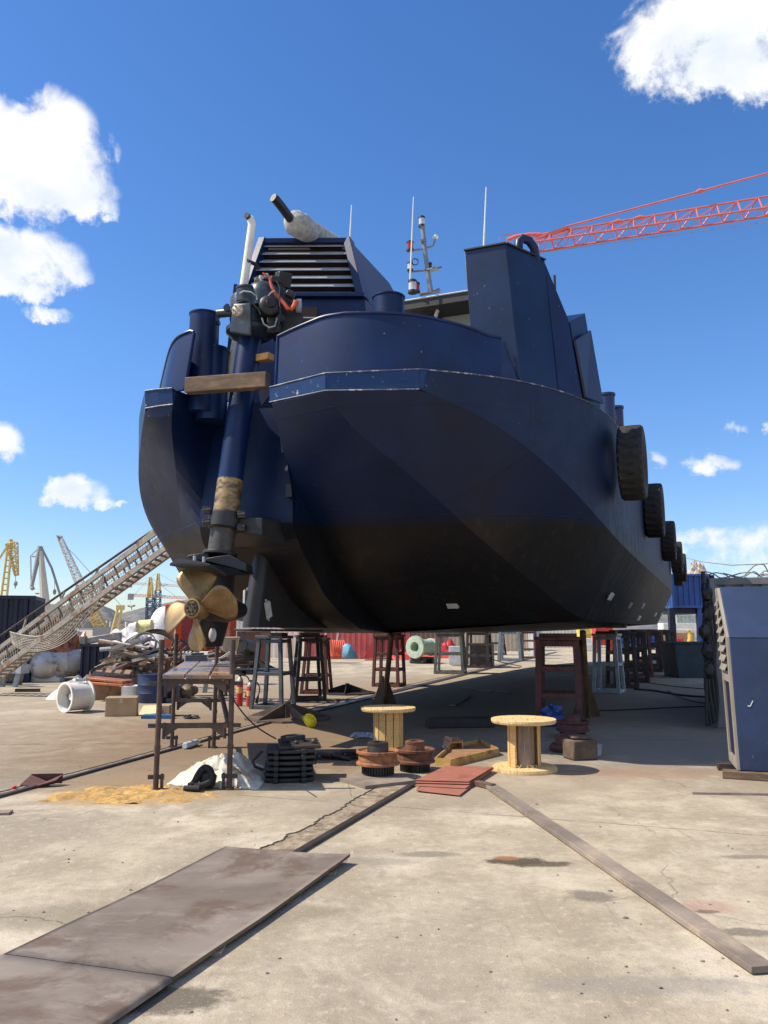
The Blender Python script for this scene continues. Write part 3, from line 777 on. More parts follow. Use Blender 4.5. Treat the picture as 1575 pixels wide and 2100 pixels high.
s_ = MB(); s_.tube([at(1138, 600, 11), at(1137, 565, 11)], .02); s_.build('lifting_lug', black, BOAT)
# louvred engine casing
YC = 13.0
cl = [at(541, 494, YC+.25), at(718, 493, YC+.25), at(748, 640, YC-.15), at(497, 650, YC-.15)]
def casing():
    c = MB(); tl, tr, brr, bll = cl
    bll = Vector((bll.x, bll.y, 4.75)).lerp(bll, .0) if False else Vector((bll.x-.05, bll.y-.05, 4.75)); brr = Vector((brr.x+.15, brr.y-.05, 4.75))
    ml, mr = at(499, 612, YC-.1), at(748, 612, YC-.1)
    back = VA*3.0
    c.hexa([bll, brr, brr+back*1.3, bll+back*1.3], [ml, mr, mr+back*1.2, ml+back*1.2])
    # upper part: solid behind, open louvre bay in front
    e = VA*.18
    c.hexa([ml+e+VZ*.003, mr+e+VZ*.003, mr+back*1.2+VZ*.003, ml+back*1.2+VZ*.003], [tl+e, tr+e, tr+back*.62, tl+back*.62])
    c.build('engine_casing', navy, BOAT, bevel=.01)
    fr = MB(); w = .085
    fr.beam(tl-VZ*.04, tr-VZ*.04, .2, .09); fr.beam(ml+VZ*.035, mr+VZ*.035, .2, .07)
    fr.beam(tl.lerp(tr, .005), ml.lerp(mr, .005), .13, .2, up=VA); fr.beam(tr.lerp(tl, .02), mr.lerp(ml, .02), .13, .2, up=VA)
    fr.build('louvre_frame', navy, BOAT, bevel=.008)
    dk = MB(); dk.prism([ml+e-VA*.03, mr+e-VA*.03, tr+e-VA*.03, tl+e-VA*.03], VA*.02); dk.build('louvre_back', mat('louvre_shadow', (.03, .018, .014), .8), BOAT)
    for k in range(7):
        f = (k+.55)/7.2
        l = ml.lerp(tl, f).lerp(mr.lerp(tr, f), .03); r = mr.lerp(tr, f).lerp(ml.lerp(tl, f), .03)
        s = MB(); o = -VA*.05
        dn = Vector((0, -.05, -.042))
        s.hexa([l+dn, r+dn, r-dn, l-dn], [l+dn+VZ*.014, r+dn+VZ*.014, r-dn+VZ*.014, l-dn+VZ*.014])
        s.build('louvre_slat', mat('slat_paint', (.30, .31, .34), .5, 0, .15, 3, .05), BOAT)
    return tl, tr
casing()
hatch = MB(); h = at(635, 645, YC-.2); hatch.box(h, .24, .03, .25); hatch.build('access_opening', mat('rust_dark', (.05, .022, .015), .8), BOAT)
hp = MB(); hp.tube([at(622, 652, 12.7), at(655, 652, 12.7), at(656, 660, 12.7)], .014); hp.build('handle', lgrey, BOAT)
# lagged silencer and tail pipe on the casing roof
sl = MB(); p0, p1 = at(597, 452, 12.6), at(690, 510, 14.2)
dd = (p1-p0).normalized(); L = (p1-p0).length
pr = [(.001, 0), (.07, 0.0), (.13, .02), (.185, .08), (.21, .16), (.205, .3), (.22, .34), (.205, .38), (.21, .7), (.195, .74), (.21, .78), (.2, L)]
sl.lathe(p0, dd, pr, 40, wob=.045); sl.build('lagged_silencer', lag, BOAT)
tp = MB(); tp.tube([at(600, 455, 12.7), at(578, 425, 12.35), at(566, 410, 12.2), at(560, 405, 12.15)], [.075, .075, .075, .07], 14); tp.build('tail_pipe', black, BOAT)
# second exhaust: white lagged pipe beside the thruster
wp = MB(); Yp = 11.55
pts = [(509, 447), (514, 449), (517, 460), (513, 490), (507, 535), (500, 585), (492, 640), (484, 700), (475, 745), (468, 790), (464, 822)]
wp.tube([at(x, y, Yp) for x, y in pts], [.052]+[.062]*10, 14); wp.build('exhaust_pipe', wlag, BOAT)
wt = MB(); wt.tube([at(512, 448, Yp), at(505, 441, Yp-.1)], .045, 12); wt.build('exhaust_tip', black, BOAT)
sp_ = MB(); sp_.beam(at(484, 585, 11.75), at(465, 770, 11.75), .09, .05); sp_.build('exhaust_support', navy, BOAT)
clp = MB(); clp.tube([at(507, 535, Yp-.06), at(522, 541, Yp+.1), at(530, 550, Yp+.6)], .03); clp.build('exhaust_clamp', black, BOAT)
# antennas, wheelhouse, mast
for (x0, y0), (x1, y1), Y, r in (((717, 500), (721, 421), 13.6, .016), ((840, 600), (848, 404), 20.2, .024), ((992, 510), (997, 384), 10.9, .015)):
    a = MB(); a.tube([at(x0, y0, Y), at(x1, y1, Y)], [r, r*.5], 8); a.build('whip_antenna', white, BOAT)
def wheelhouse():
    a0 = 20.0; zr = onA(900, 601, a0-.7).z
    l = onA(828, 612, a0-.7).dot(VS); r = onA(1010, 590, a0-.7).dot(VS)
    b = MB(); b.hexa([B(l, a0+.3, 4.75), B(r, a0+.3, 4.75), B(r, a0+4, 4.75), B(l, a0+4, 4.75)], [B(l, a0+.3, zr-.14), B(r, a0+.3, zr-.14), B(r, a0+4, zr-.14), B(l, a0+4, zr-.14)])
    b.build('wheelhouse', mat('wheelhouse_wall', (.10, .10, .095), .6), BOAT)
    b = MB(); b.hexa([B(l-.15, a0-.7, zr-.07), B(r+.2, a0-.7, zr-.07), B(r+.2, a0+4.3, zr-.07), B(l-.15, a0+4.3, zr-.07)], [B(l-.15, a0-.7, zr-.03), B(r+.2, a0-.7, zr-.03), B(r+.2, a0+4.3, zr-.03), B(l-.15, a0+4.3, zr-.03)])
    b.build('wheelhouse_roof', white, BOAT, bevel=.02)
    b = MB(); b.hexa([B(l-.1, a0-.66, zr-.3), B(r+.15, a0-.66, zr-.3), B(r+.15, a0+4.2, zr-.3), B(l-.1, a0+4.2, zr-.3)], [B(l-.1, a0-.66, zr-.072), B(r+.15, a0-.66, zr-.072), B(r+.15, a0+4.2, zr-.072), B(l-.1, a0+4.2, zr-.072)]); b.build('roof_shade_panel', mat('under_roof_shade', (.03, .03, .03), .6), BOAT)  # dark panel added to stand for the shade under the roof
    for x0, x1, y0, y1, m in ((848, 890, 633, 690, palegl), (908, 975, 622, 690, palegl)):
        p = [onA(x0, y1, a0+.28), onA(x1, y1-8, a0+.28), onA(x1, y0-8, a0+.28), onA(x0, y0, a0+.28)]
        b = MB(); b.prism(p, -VA*.03); b.build('window', m, BOAT)
    b = MB(); b.beam(onA(893, 650, a0-.3), onA(908, 606, a0-.3), .12, .05); b.build('roof_post', white, BOAT)
    b = MB(); b.tube([onA(845, 640, a0-.2), onA(840, 700, a0-.2)], .05); b.build('roof_post', lgrey, BOAT)
wheelhouse()
def lamp(px, py, Y, r, h, lm):
    r, h = r*.78, h*.85
    b = MB(); c = at(px, py, Y); b.lathe(c-VZ*h/2, VZ, [(r, 0), (r, h), (.001, h)], 14); o = b.build('navigation_light', lm, BOAT)
    k = MB(); k.lathe(c+VZ*h/2, VZ, [(r*1.15, 0), (r*1.15, h*.25), (r*.4, h*.45), (.001, h*.46)], 14); k.lathe(c-VZ*(h/2+h*.28), VZ, [(r*1.2, 0), (r*1.2, h*.28), (.001, h*.28)], 14); k.build('cap', black, o)
mst = MB(); Ym = 20.4
mst.tube([at(884, 602, Ym), at(872, 520, Ym), at(867, 470, Ym)], [.07, .06, .055], 10)
mst.tube([at(838, 516, Ym), at(868, 510, Ym), at(888, 505, Ym), at(893, 490, Ym)], .03, 8)
mst.tube([at(836, 558, Ym), at(876, 554, Ym), at(906, 548, Ym)], .03, 8)
mst.beam(at(862, 464, Ym), at(872, 464, Ym), .15, .04); mst.beam(at(862, 496, Ym), at(874, 494, Ym), .14, .07); mst.beam(at(876, 556, Ym), at(898, 550, Ym-.1), .2, .04)
mst.tube([at(860, 604, Ym), at(900, 597, Ym)], .05, 8); mst.tube([at(890, 600, Ym), at(902, 594, Ym)], .06, 8)
mst.build('mast', greyst, BOAT)
lamp(865, 455, Ym, .10, .22, lens_clr); lamp(841, 505, Ym, .11, .2, lens_red); lamp(841, 547, Ym, .09, .18, lens_clr); lamp(846, 588, 19.6, .13, .26, lens_clr); lamp(855, 590, 19.9, .09, .2, lens_red); lamp(882, 546, Ym, .06, .14, black)
gd = MB(); gd.sphere(at(893, 486, Ym), .08, .08, .06); gd.build('satellite_dome', white, BOAT)
lp = MB(); c = at(851, 537, Ym-.1); lp.tube([c+Vector((.09*math.cos(a/10*6.283), 0, .09*math.sin(a/10*6.283))) for a in range(11)], .015, 6); lp.build('cable_loop', cable, BOAT)

# ------------------------------------------------------------------ stern thruster (part of the boat)
YT = 10.75
ct, cb = at(513, 690, YT+.35), at(451, 1140, YT)
def cax(y):                                            # point on the column axis at image row y
    lo, hi = 0., 1.
    for _ in range(30):
        m = (lo+hi)/2
        if prj(ct.lerp(cb, m))[1] < y: lo = m
        else: hi = m
    return ct.lerp(cb, lo)
th = MB(); th.tube([cax(688), cax(990)], .172, 28); TH = th.build('thruster_column', navy, BOAT)
x_ = MB(); x_.tube([cax(985), cax(1060)], .174, 28); x_.build('worn_brass_sleeve', mat('worn_brass', (.30, .21, .10), .5, .35, .35, 5, .4, (.05, .04, .032), .47, 4, stretch=(1, 1, 2)), TH)
x_ = MB(); x_.tube([cax(1050), cax(1142)], .171, 28); x_.build('lower_sleeve', mat('lower_sleeve', (.075, .066, .055), .5, .2, .4, 5, .4, (.03, .028, .026), .45, 5), TH)
x_ = MB(); x_.tube([cax(1052), cax(1056), cax(1083), cax(1086)], [.2, .225, .225, .2], 28); CLP = x_.build('clamp', black, TH)
for k, (px, py) in enumerate(((424, 1047), (423, 1072), (495, 1056), (494, 1082))):
    x_ = MB(); x_.box(at(px, py, YT-.05), .10, .12, .09, .2); x_.tube([at(px-8, py-1, YT-.1), at(px+8, py-2, YT-.1)], .022); x_.build('bolt_lug', dkst, CLP, bevel=.006)
x_ = MB(); q = at(520, 1076, YT+.25); x_.hexa([B(-6.0, 9.2, q.z-.12), B(-5.5, 9.3, q.z-.18), B(-5.45, 9.85, q.z-.3), B(-6.4, 9.85, q.z-.25)], [B(-6.0, 9.2, q.z+.08), B(-5.5, 9.3, q.z+.05), B(-5.45, 9.85, q.z+.06), B(-6.4, 9.85, q.z+.08)]); x_.build('hull_bracket', black, TH, bevel=.01)
# plates
x_ = MB(); P = [at(348, 1160, 9.75), at(367, 1147, 10.5), at(440, 1152, 10.9), at(520, 1178, 10.95), at(463, 1181, 9.95), at(430, 1160, 9.7)]
x_.prism(P, Vector((0, 0, .025))); x_.build('cavitation_plate', black, TH, sharp=20)
x_ = MB(); x_.prism([at(382, 1145, YT-.1), at(386, 1138, YT-.1), at(427, 1132, YT-.1), at(430, 1152, YT-.1)], Vector((.02, .3, 0))); x_.prism([at(420, 1150, YT-.25), at(424, 1144, YT-.25), at(470, 1137, YT-.25), at(505, 1156, YT-.25), at(505, 1172, YT-.25)], Vector((.02, .4, 0)))
x_.tube([cax(1133), cax(1141)], .23, 20); x_.build('flange_gusset', black, TH, bevel=.01)
for px, py in ((399, 1146), (418, 1148)):
    x_ = MB(); c = at(px, py, YT-.32); x_.tube([c-VZ*.03, c+VZ*.04], .022, 6); x_.build('bolt', lgrey, TH)
# leg (foil section)
x_ = MB(); rows = []
for (px, py), w in (((449, 1160), 1.0), ((444, 1240), 1.0), ((430, 1300), .95), ((424, 1326), .9)):
    c = at(px, py, YT+.02); row = []
    for k in range(16):
        a = 2*math.pi*k/16; row.append(c + VS*(.125*math.sin(a)*w) + VA*(.36*math.cos(a)*w*(1 if math.cos(a) > 0 else .8)))
    rows.append(row)
x_.rows(rows, True); x_.add(rows[-1], [tuple(range(16))]); x_.build('gear_leg', black, TH)
hc = at(392, 1247, YT-.78); hax = -VA
x_ = MB(); x_.tube([hc+VA*.18, hc+VA*.35, hc+VA*.8, hc+VA*1.15], [.13, .165, .17, .10], 20); x_.build('gear_pod', black, TH)
x_ = MB(); c = at(436, 1302, YT-.32); x_.sphere(c, .05, .03, .09); x_.build('anode', anodem, TH)
def propeller():
    b = MB(); b.lathe(hc+VA*.26, -VA, [(.135, 0), (.14, .08), (.135, .2), (.118, .245), (.10, .25), (.09, .235), (.001, .235)], 24)
    HUB = b.build('propeller', brass, TH)
    hm_ = mat('hub_bronze', (.20, .145, .08), .55, .5, .45, 9, .5, (.05, .04, .03), .5, 9)
    b = MB(); b.lathe(hc+VA*.008, -VA, [(.088, 0), (.085, .012), (.001, .012)], 20); b.build('hub_cap', hm_, TH)
    for k in range(6):
        a = k*math.pi/3; c = hc + (VS*math.cos(a)+VZ*math.sin(a))*.055; b = MB(); b.tube([c, c-VA*.028], .011, 6); b.build('hub_bolt', black, TH)
    for ang in (97, 195, 10, 268):
        rows = []; n = 12; mm = 9
        for i in range(n+1):
            r = .10+.44*i/n; f = i/n
            w = .08 + .185*math.sin(min(1, f*1.02)*math.pi*.60)**1.1
            if f > .55: w *= math.sqrt(max(.0, 1-((f-.55)/.452)**2))
            pit_ = R(46-22*f)
            rad = VS*math.cos(R(ang)) + VZ*math.sin(R(ang)); tan = VS*-math.sin(R(ang)) + VZ*math.cos(R(ang))
            row = []
            for j in range(mm+1):
                u = (j/mm-.5)*2; d = tan*math.cos(pit_) + hax*math.sin(pit_)*1
                nrm = tan*math.sin(pit_)*(-1) + hax*math.cos(pit_)
                row.append(hc+VA*.13 + rad*r + d*(u*w) + nrm*(.03*(1-u*u)*(1-f)) + hax*(-.05*f))
            rows.append(row)
        b = MB(); b.rows(rows); b.build('blade', brass, TH, solid=.022, sharp=60)
propeller()
# engine head
e0 = cax(688)
x_ = MB(); x_.lathe(e0-VZ*.06, VZ, [(.20, 0), (.30, .05), (.345, .10), (.345, .16), (.30, .19), (.285, .20), (.29, .24), (.30, .30), (.30, .60), (.28, .64), (.001, .65)], 28); x_.build('gear_housing', engm, TH)
x_ = MB(); x_.hexa([at(470, 682, YT), at(516, 690, YT-.1), at(520, 690, YT+.5), at(476, 682, YT+.5)], [at(478, 622, YT), at(516, 620, YT-.1), at(520, 620, YT+.5), at(482, 622, YT+.5)]); x_.build('gear_cover', engm, TH, bevel=.03)
x_ = MB(); c = at(489, 638, YT-.12); x_.lathe(c, Vector((-.25, -1, 0)), [(.085, 0), (.085, .04), (.07, .05), (.001, .05)], 12)
for k in range(6): a = k*math.pi/3; x_.tube([c+Vector((.062*math.cos(a), -.03, .062*math.sin(a))), c+Vector((.062*math.cos(a)-.01, -.07, .062*math.sin(a)))], .013, 6)
x_.build('cover_plate', mat('bare_metal', (.42, .35, .29), .6, .3, .25, 9, .2), TH)
x_ = MB(); c = at(505, 612, YT+.1); x_.lathe(c-VZ*.1, VZ, [(.14, 0), (.14, .22), (.15, .225), (.15, .25), (.001, .26)], 18); x_.build('oil_tank', engm, TH)
x_ = MB(); x_.tube([at(492, 602, YT-.05), at(500, 597, YT-.1), at(515, 599, YT-.1), at(526, 607, YT-.05), at(528, 615, YT-.05)], .012, 6); x_.build('band_clamp', lgrey, TH)
x_ = MB(); c = at(540, 622, YT+.2); x_.lathe(c, VZ, [(.25, -.1), (.25, .1), (.235, .18), (.19, .25), (.10, .30), (.001, .31)], 24); DM = x_.build('dome', engm, TH)
x_ = MB(); x_.box(at(527, 575, YT+.1), .07, .07, .05, .3); x_.build('brass_fitting', brass, DM, bevel=.008)
x_ = MB(); x_.tube([at(535, 580, YT+.1), at(535, 566, YT+.1)], .03, 8); x_.box(at(546, 566, YT+.1), .06, .06, .06); x_.build('valve', lgrey, DM)
x_ = MB(); x_.lathe(at(552, 632, YT-.02), Vector((.3, -1, .1)), [(.15, 0), (.15, .1), (.12, .13), (.07, .14), (.06, .17), (.001, .17)], 20); x_.build('hydraulic_motor', engdk, TH)
x_ = MB(); x_.tube([at(565, 592, YT+.3), at(600, 640, YT+.2)], .12, 14); x_.box(at(580, 575, YT+.35), .2, .2, .22, .5, .3); x_.box(at(565, 575, YT+.2), .13, .14, .1, .2, .2); x_.tube([at(588, 600, YT), at(603, 608, YT)], .06, 10); x_.build('starter_motor', engdk, TH, bevel=.015)
x_ = MB(); x_.box(at(590, 665, YT+.25), .42, .3, .42, .1); x_.box(at(560, 668, YT+.1), .2, .25, .3, .3); x_.lathe(at(575, 655, YT-.02), Vector((0, -1, 0)), [(.07, 0), (.07, .06), (.03, .06), (.001, .05)], 14); x_.build('engine_block', engdk, TH, bevel=.02)
x_ = MB(); x_.tube([at(608, 628, YT+.1), at(618, 628, YT+.1)], [.10, .10], 16); x_.build('air_filter', lgrey, TH)
hs_ = [(538, 560), (552, 568), (556, 585), (563, 600), (572, 610), (580, 620), (590, 633), (598, 634), (604, 626), (608, 617)]
x_ = MB(); x_.tube([at(x, y, YT-.05+.02*math.sin(i*2)) for i, (x, y) in enumerate(hs_)], [.016, .018, .02, .022, .028, .03, .03, .034, .036, .04], 10); x_.build('orange_hose', orhose, TH)
for pts_ in ([(537, 652), (541, 664), (552, 672), (564, 669), (568, 652)], [(548, 624), (550, 608), (556, 600), (564, 597)], [(485, 616), (500, 614), (518, 622), (530, 635), (535, 645)], [(567, 575), (574, 590), (573, 610), (575, 640), (570, 676)]):
    x_ = MB(); x_.tube([at(x, y, YT-.12) for x, y in pts_], .012, 7); x_.build('engine_hose', greyrope if pts_[0][0] in (537, 548) else cable, TH)
x_ = MB(); x_.tube([at(448, 643, YT+.3), at(478, 640, YT+.2)], .065, 14); x_.tube([at(464, 636, YT+.2), at(466, 624, YT+.2)], .03, 8); x_.lathe(at(466, 633, YT+.12), Vector((0, -1, 0)), [(.05, 0), (.05, .04), (.001, .04)], 10); x_.build('coolant_pipe', engm, TH)
# torn brackets on the starboard notch edge
x_ = MB(); x_.prism([at(531, 838, 10.75), at(560, 836, 10.62), at(582, 905, 10.75), at(574, 897, 10.8), at(552, 878, 10.85)], Vector((.01, .03, 0))); x_.prism([at(572, 866, 10.7), at(595, 923, 10.75), at(577, 929, 10.75)], Vector((.01, .03, 0)))
x_.prism([at(530, 802, 10.5), at(549, 788, 10.45), at(555, 808, 10.5), at(536, 832, 10.6)], Vector((.01, .03, 0))); x_.build('notch_bracket', navyr, BOAT)
x_ = MB(); x_.box(B(-5.32, 9.75, 3.5), .10, .1, .18, -YAW); x_.build('hull_lug', black, BOAT)

# timbers wedged across the notch
x_ = MB(); x_.beam(at(384, 792, 10.85), at(550, 780, 10.45), .15, .215); solo(x_, 'timber_beam', timber, 'old brown timber beam wedged across the stern notch behind the thruster column', 'beam', bevel=.01)
x_ = MB(); x_.beam(at(516, 739, 11.1), at(556, 731, 10.9), .14, .10); x_.box(at(522, 731, 11.05), .05, .05, .02); x_.box(at(538, 728, 11.0), .05, .05, .02); solo(x_, 'wood_block', mat('orange_wood', (.62, .31, .10), .7), 'orange-brown wooden block sticking out beside the thruster column below the bulwark', 'block', bevel=.008)

# ------------------------------------------------------------------ tyre fenders
def tyre_proto():
    c = B(-.955, 12.35, 4.06); root = thing('tyre_fender', 'largest black tyre fender, nearest along the hull side', 'tyre', c-VZ*.575, 'tyre fenders hung along the hull side')
    b = MB(); ax = VS; n = 72; prof_ = [(.30, -.14), (.39, -.18), (.48, -.185), (.535, -.175), (.56, -.145), (.565, -.05), (.565, .05), (.56, .145), (.535, .175), (.48, .185), (.39, .18), (.30, .14)]
    u, v = VA, VZ; vs = []; fs = []
    for i, (r, h) in enumerate(prof_):
        for k in range(n):
            a = 2*math.pi*k/n; kk = (k + int(abs(h)*12)) % 3
            rr = r - (.028 if (kk == 0 and r > .52) else 0); vs.append(c + ax*h + (u*math.cos(a)+v*math.sin(a))*rr)
    m = len(prof_)
    for i in range(m):
        j = (i+1) % m
        for k in range(n): fs.append((i*n+k, i*n+(k+1) % n, j*n+(k+1) % n, j*n+k))
    b.add(vs, fs); b.build('tyre', blackrub, root, sharp=25)
    ch = MB(); ch.tube([c+VZ*.53-VS*.1, c+VZ*.66-VS*.18, B(-1.16, 12.35, 4.82)], .02, 6); ch.build('chain', dkst, root)
    return root
tproto = tyre_proto()
lbl = ['second tyre fender along the hull side, behind the largest one', 'third tyre fender along the hull side, with pale worn tread', 'fourth tyre fender along the hull side', 'fifth tyre fender along the hull side', 'farthest tyre fender along the hull side, next to the blue container']
for i, a in enumerate((17.4, 23.7, 29.5, 34.3, 37.6)):
    c = copy_tree(tproto); c.location = B(-.955 if a < 37 else -1.2, a, 4.03-.575); c['label'] = lbl[i]

# ------------------------------------------------------------------ stands under the hull
def stand(base, h, wt, wb, m, label, rz=-YAW+.1, name='hull_stand', rungs=2, leg=.075, cap=True):
    root = thing(name, label, 'stand', base, 'steel stands propping up the hull'); base = Vector(base)
    M = Matrix.Rotation(rz, 3, 'Z')
    P = lambda x, y, z: base + M @ Vector((x, y, z))
    for sx in (-1, 1):
        for sy in (-1, 1):
            b = MB(); b.beam(P(sx*wb/2, sy*wb/2, 0), P(sx*wt/2, sy*wt/2, h), leg, leg, up=M @ Vector((0, 1, 0))); b.build('leg', m, root, bevel=.006)
    for k in range(rungs+1):
        f = (k+.06)/(rungs+.12) if k else .03
        if k == rungs: f = .965
        w = wb+(wt-wb)*f; z = h*f; b = MB(); q = leg*.95
        e = w/2-leg/2
        for s in (-1, 1):
            b.beam(P(-e, s*w/2, z), P(e, s*w/2, z), q*.8, q); b.beam(P(s*w/2, -e, z), P(s*w/2, e, z), q*.8, q)
        b.build('rung', m, root, bevel=.005)
    if cap:
        b = MB(); b.box(P(0, 0, h+.035), wt+.14, wt+.14, .06, rz); b.build('cap_plate', m, root, bevel=.006)
        b = MB(); b.box(P(0, 0, h+.065+.03), wt+.0, wt*.7, .06, rz); b.build('packing_block', timber, root)
    return root
g = gp
stand(g(560, 1452), 1.40, .46, .66, mat('stand_slate', (.075, .09, .105), .5, .1, .3, 4, .2, (.06, .04, .03), .33, 5), 'slate grey stand under the skeg, beside the fire extinguishers', rungs=2)
stand(g(632, 1436), 1.40, .45, .66, mat('stand_dark', (.035, .03, .03), .55, .1, .3, 4, .2, (.10, .05, .035), .4, 5), 'dark brown stand just behind the slate grey one', rz=.25, rungs=3)
stand(g(665, 1422)+Vector((-.2, .1, 0)), 1.32, .45, .66, redox, 'red-brown stand with a square base, last of the cluster under the skeg', rz=-.1, rungs=3)
stand(g(798, 1407), 1.38, .62, .72, redox, 'red-brown stand alone on the sunny concrete right of the skeg', rungs=3, leg=.085)
stand(g(924, 1381), 1.42, .85, 1.0, mat('stand_green_grey', (.12, .13, .12), .6, .1, .3, 4, .2), 'grey-green stand under the far bilge with a pale foot', rz=-.2, rungs=2, leg=.1)
stand(g(983, 1369), 1.45, .8, .9, dkst, 'dark stand beside the black welding cabinet', rungs=3, leg=.1)
stand(g(1048, 1355), 1.45, .9, 1.1, mat('stand_blue_grey', (.15, .19, .22), .6, 0, .2, 4, .1), 'blue-grey stand far under the hull left of the red-brown trestle', rungs=1, leg=.14)
stand(g(1085, 1350), 1.45, .7, .8, redox, 'thin rusty stand far under the hull just left of the big trestle', rungs=3, leg=.1)
stand(g(1015, 1343), 1.45, .9, 1.2, dkst, 'farthest dark stand below the left side of the hull', rungs=2, leg=.12)
stand(g(1150, 1482), 1.40, .62, .70, redox, 'large red-brown stand under the starboard bilge behind the right reel', rungs=3, leg=.10)
stand(g(1249, 1420), 1.42, .50, .62, lgrey, 'pale grey stand standing in the hull shadow', rz=-YAW-.1, rungs=2, leg=.085)
for i, (x, y, l) in enumerate(((1299, 1398, 'dark stand right behind the pale grey one'), (1332, 1377, 'dark stand halfway along the starboard bilge'), (1353, 1366, 'wide dark stand before the row of red drums'), (1369, 1356, 'farthest dark stand below the bow'))):
    stand(g(x, y), 1.45, .7, .85, dkst, l, rungs=3, leg=.11)
for x, y, l, m_ in ((1312, 1388, 'red-brown stand squeezed between the dark ones under the starboard bilge', redox), (1342, 1372, 'thin red-brown stand near the wide dark one under the starboard bilge', redox), (1276, 1410, 'dark narrow stand half hidden by the pale grey one', dkst)):
    stand(g(x, y), 1.45, .5, .6, m_, l, rz=.1, rungs=3, leg=.1)
for k, (x, y, w_, lab) in enumerate(((1192, 1282, 1.0, 'pale timber under the hull just left of the pale grey stand'), (1225, 1281, .5, 'short pale timber on top of the pale grey stand'), (1263, 1283, .5, 'short pale timber under the hull right of the pale grey stand'))):
    c = at(x, y, 20.0); b = MB(); b.beam(c-VS*w_/2, c+VS*w_/2, .2, .12); solo(b, 'packing_timber', grywood, lab, 'timber', 'packing timbers on the stands', bevel=.01)
# props with finned feet
def prop_post(base, top, m, label):
    base, top = Vector(base), Vector(top); root = thing('prop_post', label, 'prop', base, 'props with finned feet')
    b = MB(); b.tube([base+VZ*.02, top], .055, 12); b.build('post', m, root)
    for k in range(3):
        a = k*2.094+.5; d = Vector((math.cos(a), math.sin(a), 0)); b = MB()
        b.prism([base+d*.03, base+d*.30, base+d*.06+VZ*.62, base+d*.03+VZ*.62], d.cross(VZ)*.018); b.build('fin', m, root)
    return root
prop_post(g(788, 1448), at(803, 1302, 16.2), mat('prop_brown', (.14, .085, .05), .6, 0, .3, 5, .2), 'brown steel prop with a finned foot, right of the yellow helmet')
prop_post(g(1205, 1470), at(1195, 1295, 14.3), mat('prop_ochre', (.15, .095, .035), .6, 0, .3, 5, .2), 'ochre prop with a finned foot behind the large red-brown stand')
def foot(base, w, h, m, label, rz=0):
    base = Vector(base); root = thing('gusset_spider', label, 'steel foot', base, 'flat steel feet with gussets lying on the concrete')
    b = MB(); b.lathe(base, VZ, [(w, 0), (w, .035), (.001, .035)], 10); b.build('base_plate', m, root)
    for k in range(5):
        a = k*2*math.pi/5+rz; d = Vector((math.cos(a), math.sin(a), 0)); b = MB()
        b.prism([base+d*.06+VZ*.037, base+d*w*.95+VZ*.037, base+d*w*.9+VZ*.06, base+d*.10+VZ*h, base+d*.06+VZ*h], d.cross(VZ)*.02); b.build('gusset', m, root)
    b = MB(); b.tube([base+VZ*.037, base+VZ*(h+.03)], .05, 12); b.build('socket', m, root)
foot(g(590, 1474), .78, .26, mat('foot_brown', (.12, .085, .065), .7, .1, .3, 4, .3, (.19, .11, .065), .4, 4), 'brown steel foot with gussets in front of the slate grey stand', .3)
foot(g(712, 1422), .72, .22, dkst, 'dark steel foot with gussets lying left of the lone red-brown stand', .9)
foot(g(528, 1372), .8, .35, dkst, 'dark gusseted foot lying on black pallets behind the skeg', .5)

# ------------------------------------------------------------------ rails in the slipway
def railobj(p, q, label, w=.055, h=.02, bed=.16):
    p, q = Vector(p), Vector(q); root = thing('slipway_rail', label, 'rail', p, 'slipway rails')
    u, _ = frame_of(q-p); b = MB(); b.beam(p+VZ*.012, q+VZ*.012, w, .03); b.build('rail_head', mat('rail_steel', (.075, .068, .062), .5, .5, .25, 4, .2), root)
    n = 220; rnd = random.Random(5); rows = [[], []]; j = 1.
    for i in range(n+1):
        c = p.lerp(q, i/n); j = min(1.12, max(.85, j+rnd.uniform(-.05, .05))); rows[0].append(c-u*(w*.5+.002)+VZ*.004); rows[1].append(c-u*(w*.5+bed*j)+VZ*.004)
    b = MB(); b.rows(rows); b.build('rail_groove', mat('groove_dirt', (.30, .24, .165), .95, 0, .4, 9, 1.0, (.15, .115, .075), .45, 5), root)
    e = MB(); e.tube([pp+VZ*.001 for pp in rows[1]], .008, 5); e.build('groove_edge', mat('groove_edge', (.10, .08, .06), .9), root)
railobj(g(600, 1758), g(856, 1606), 'near slipway rail running from the big steel plate to the red sheets', .05, bed=.26)
railobj(g(-60, 1652), g(612, 1467), 'far slipway rail crossing the concrete behind the scaffold', .05, bed=.14)
railobj(g(612, 1467), g(1140, 1338), 'slipway rail along the edge of the hull shadow', .22, .03, bed=.3)

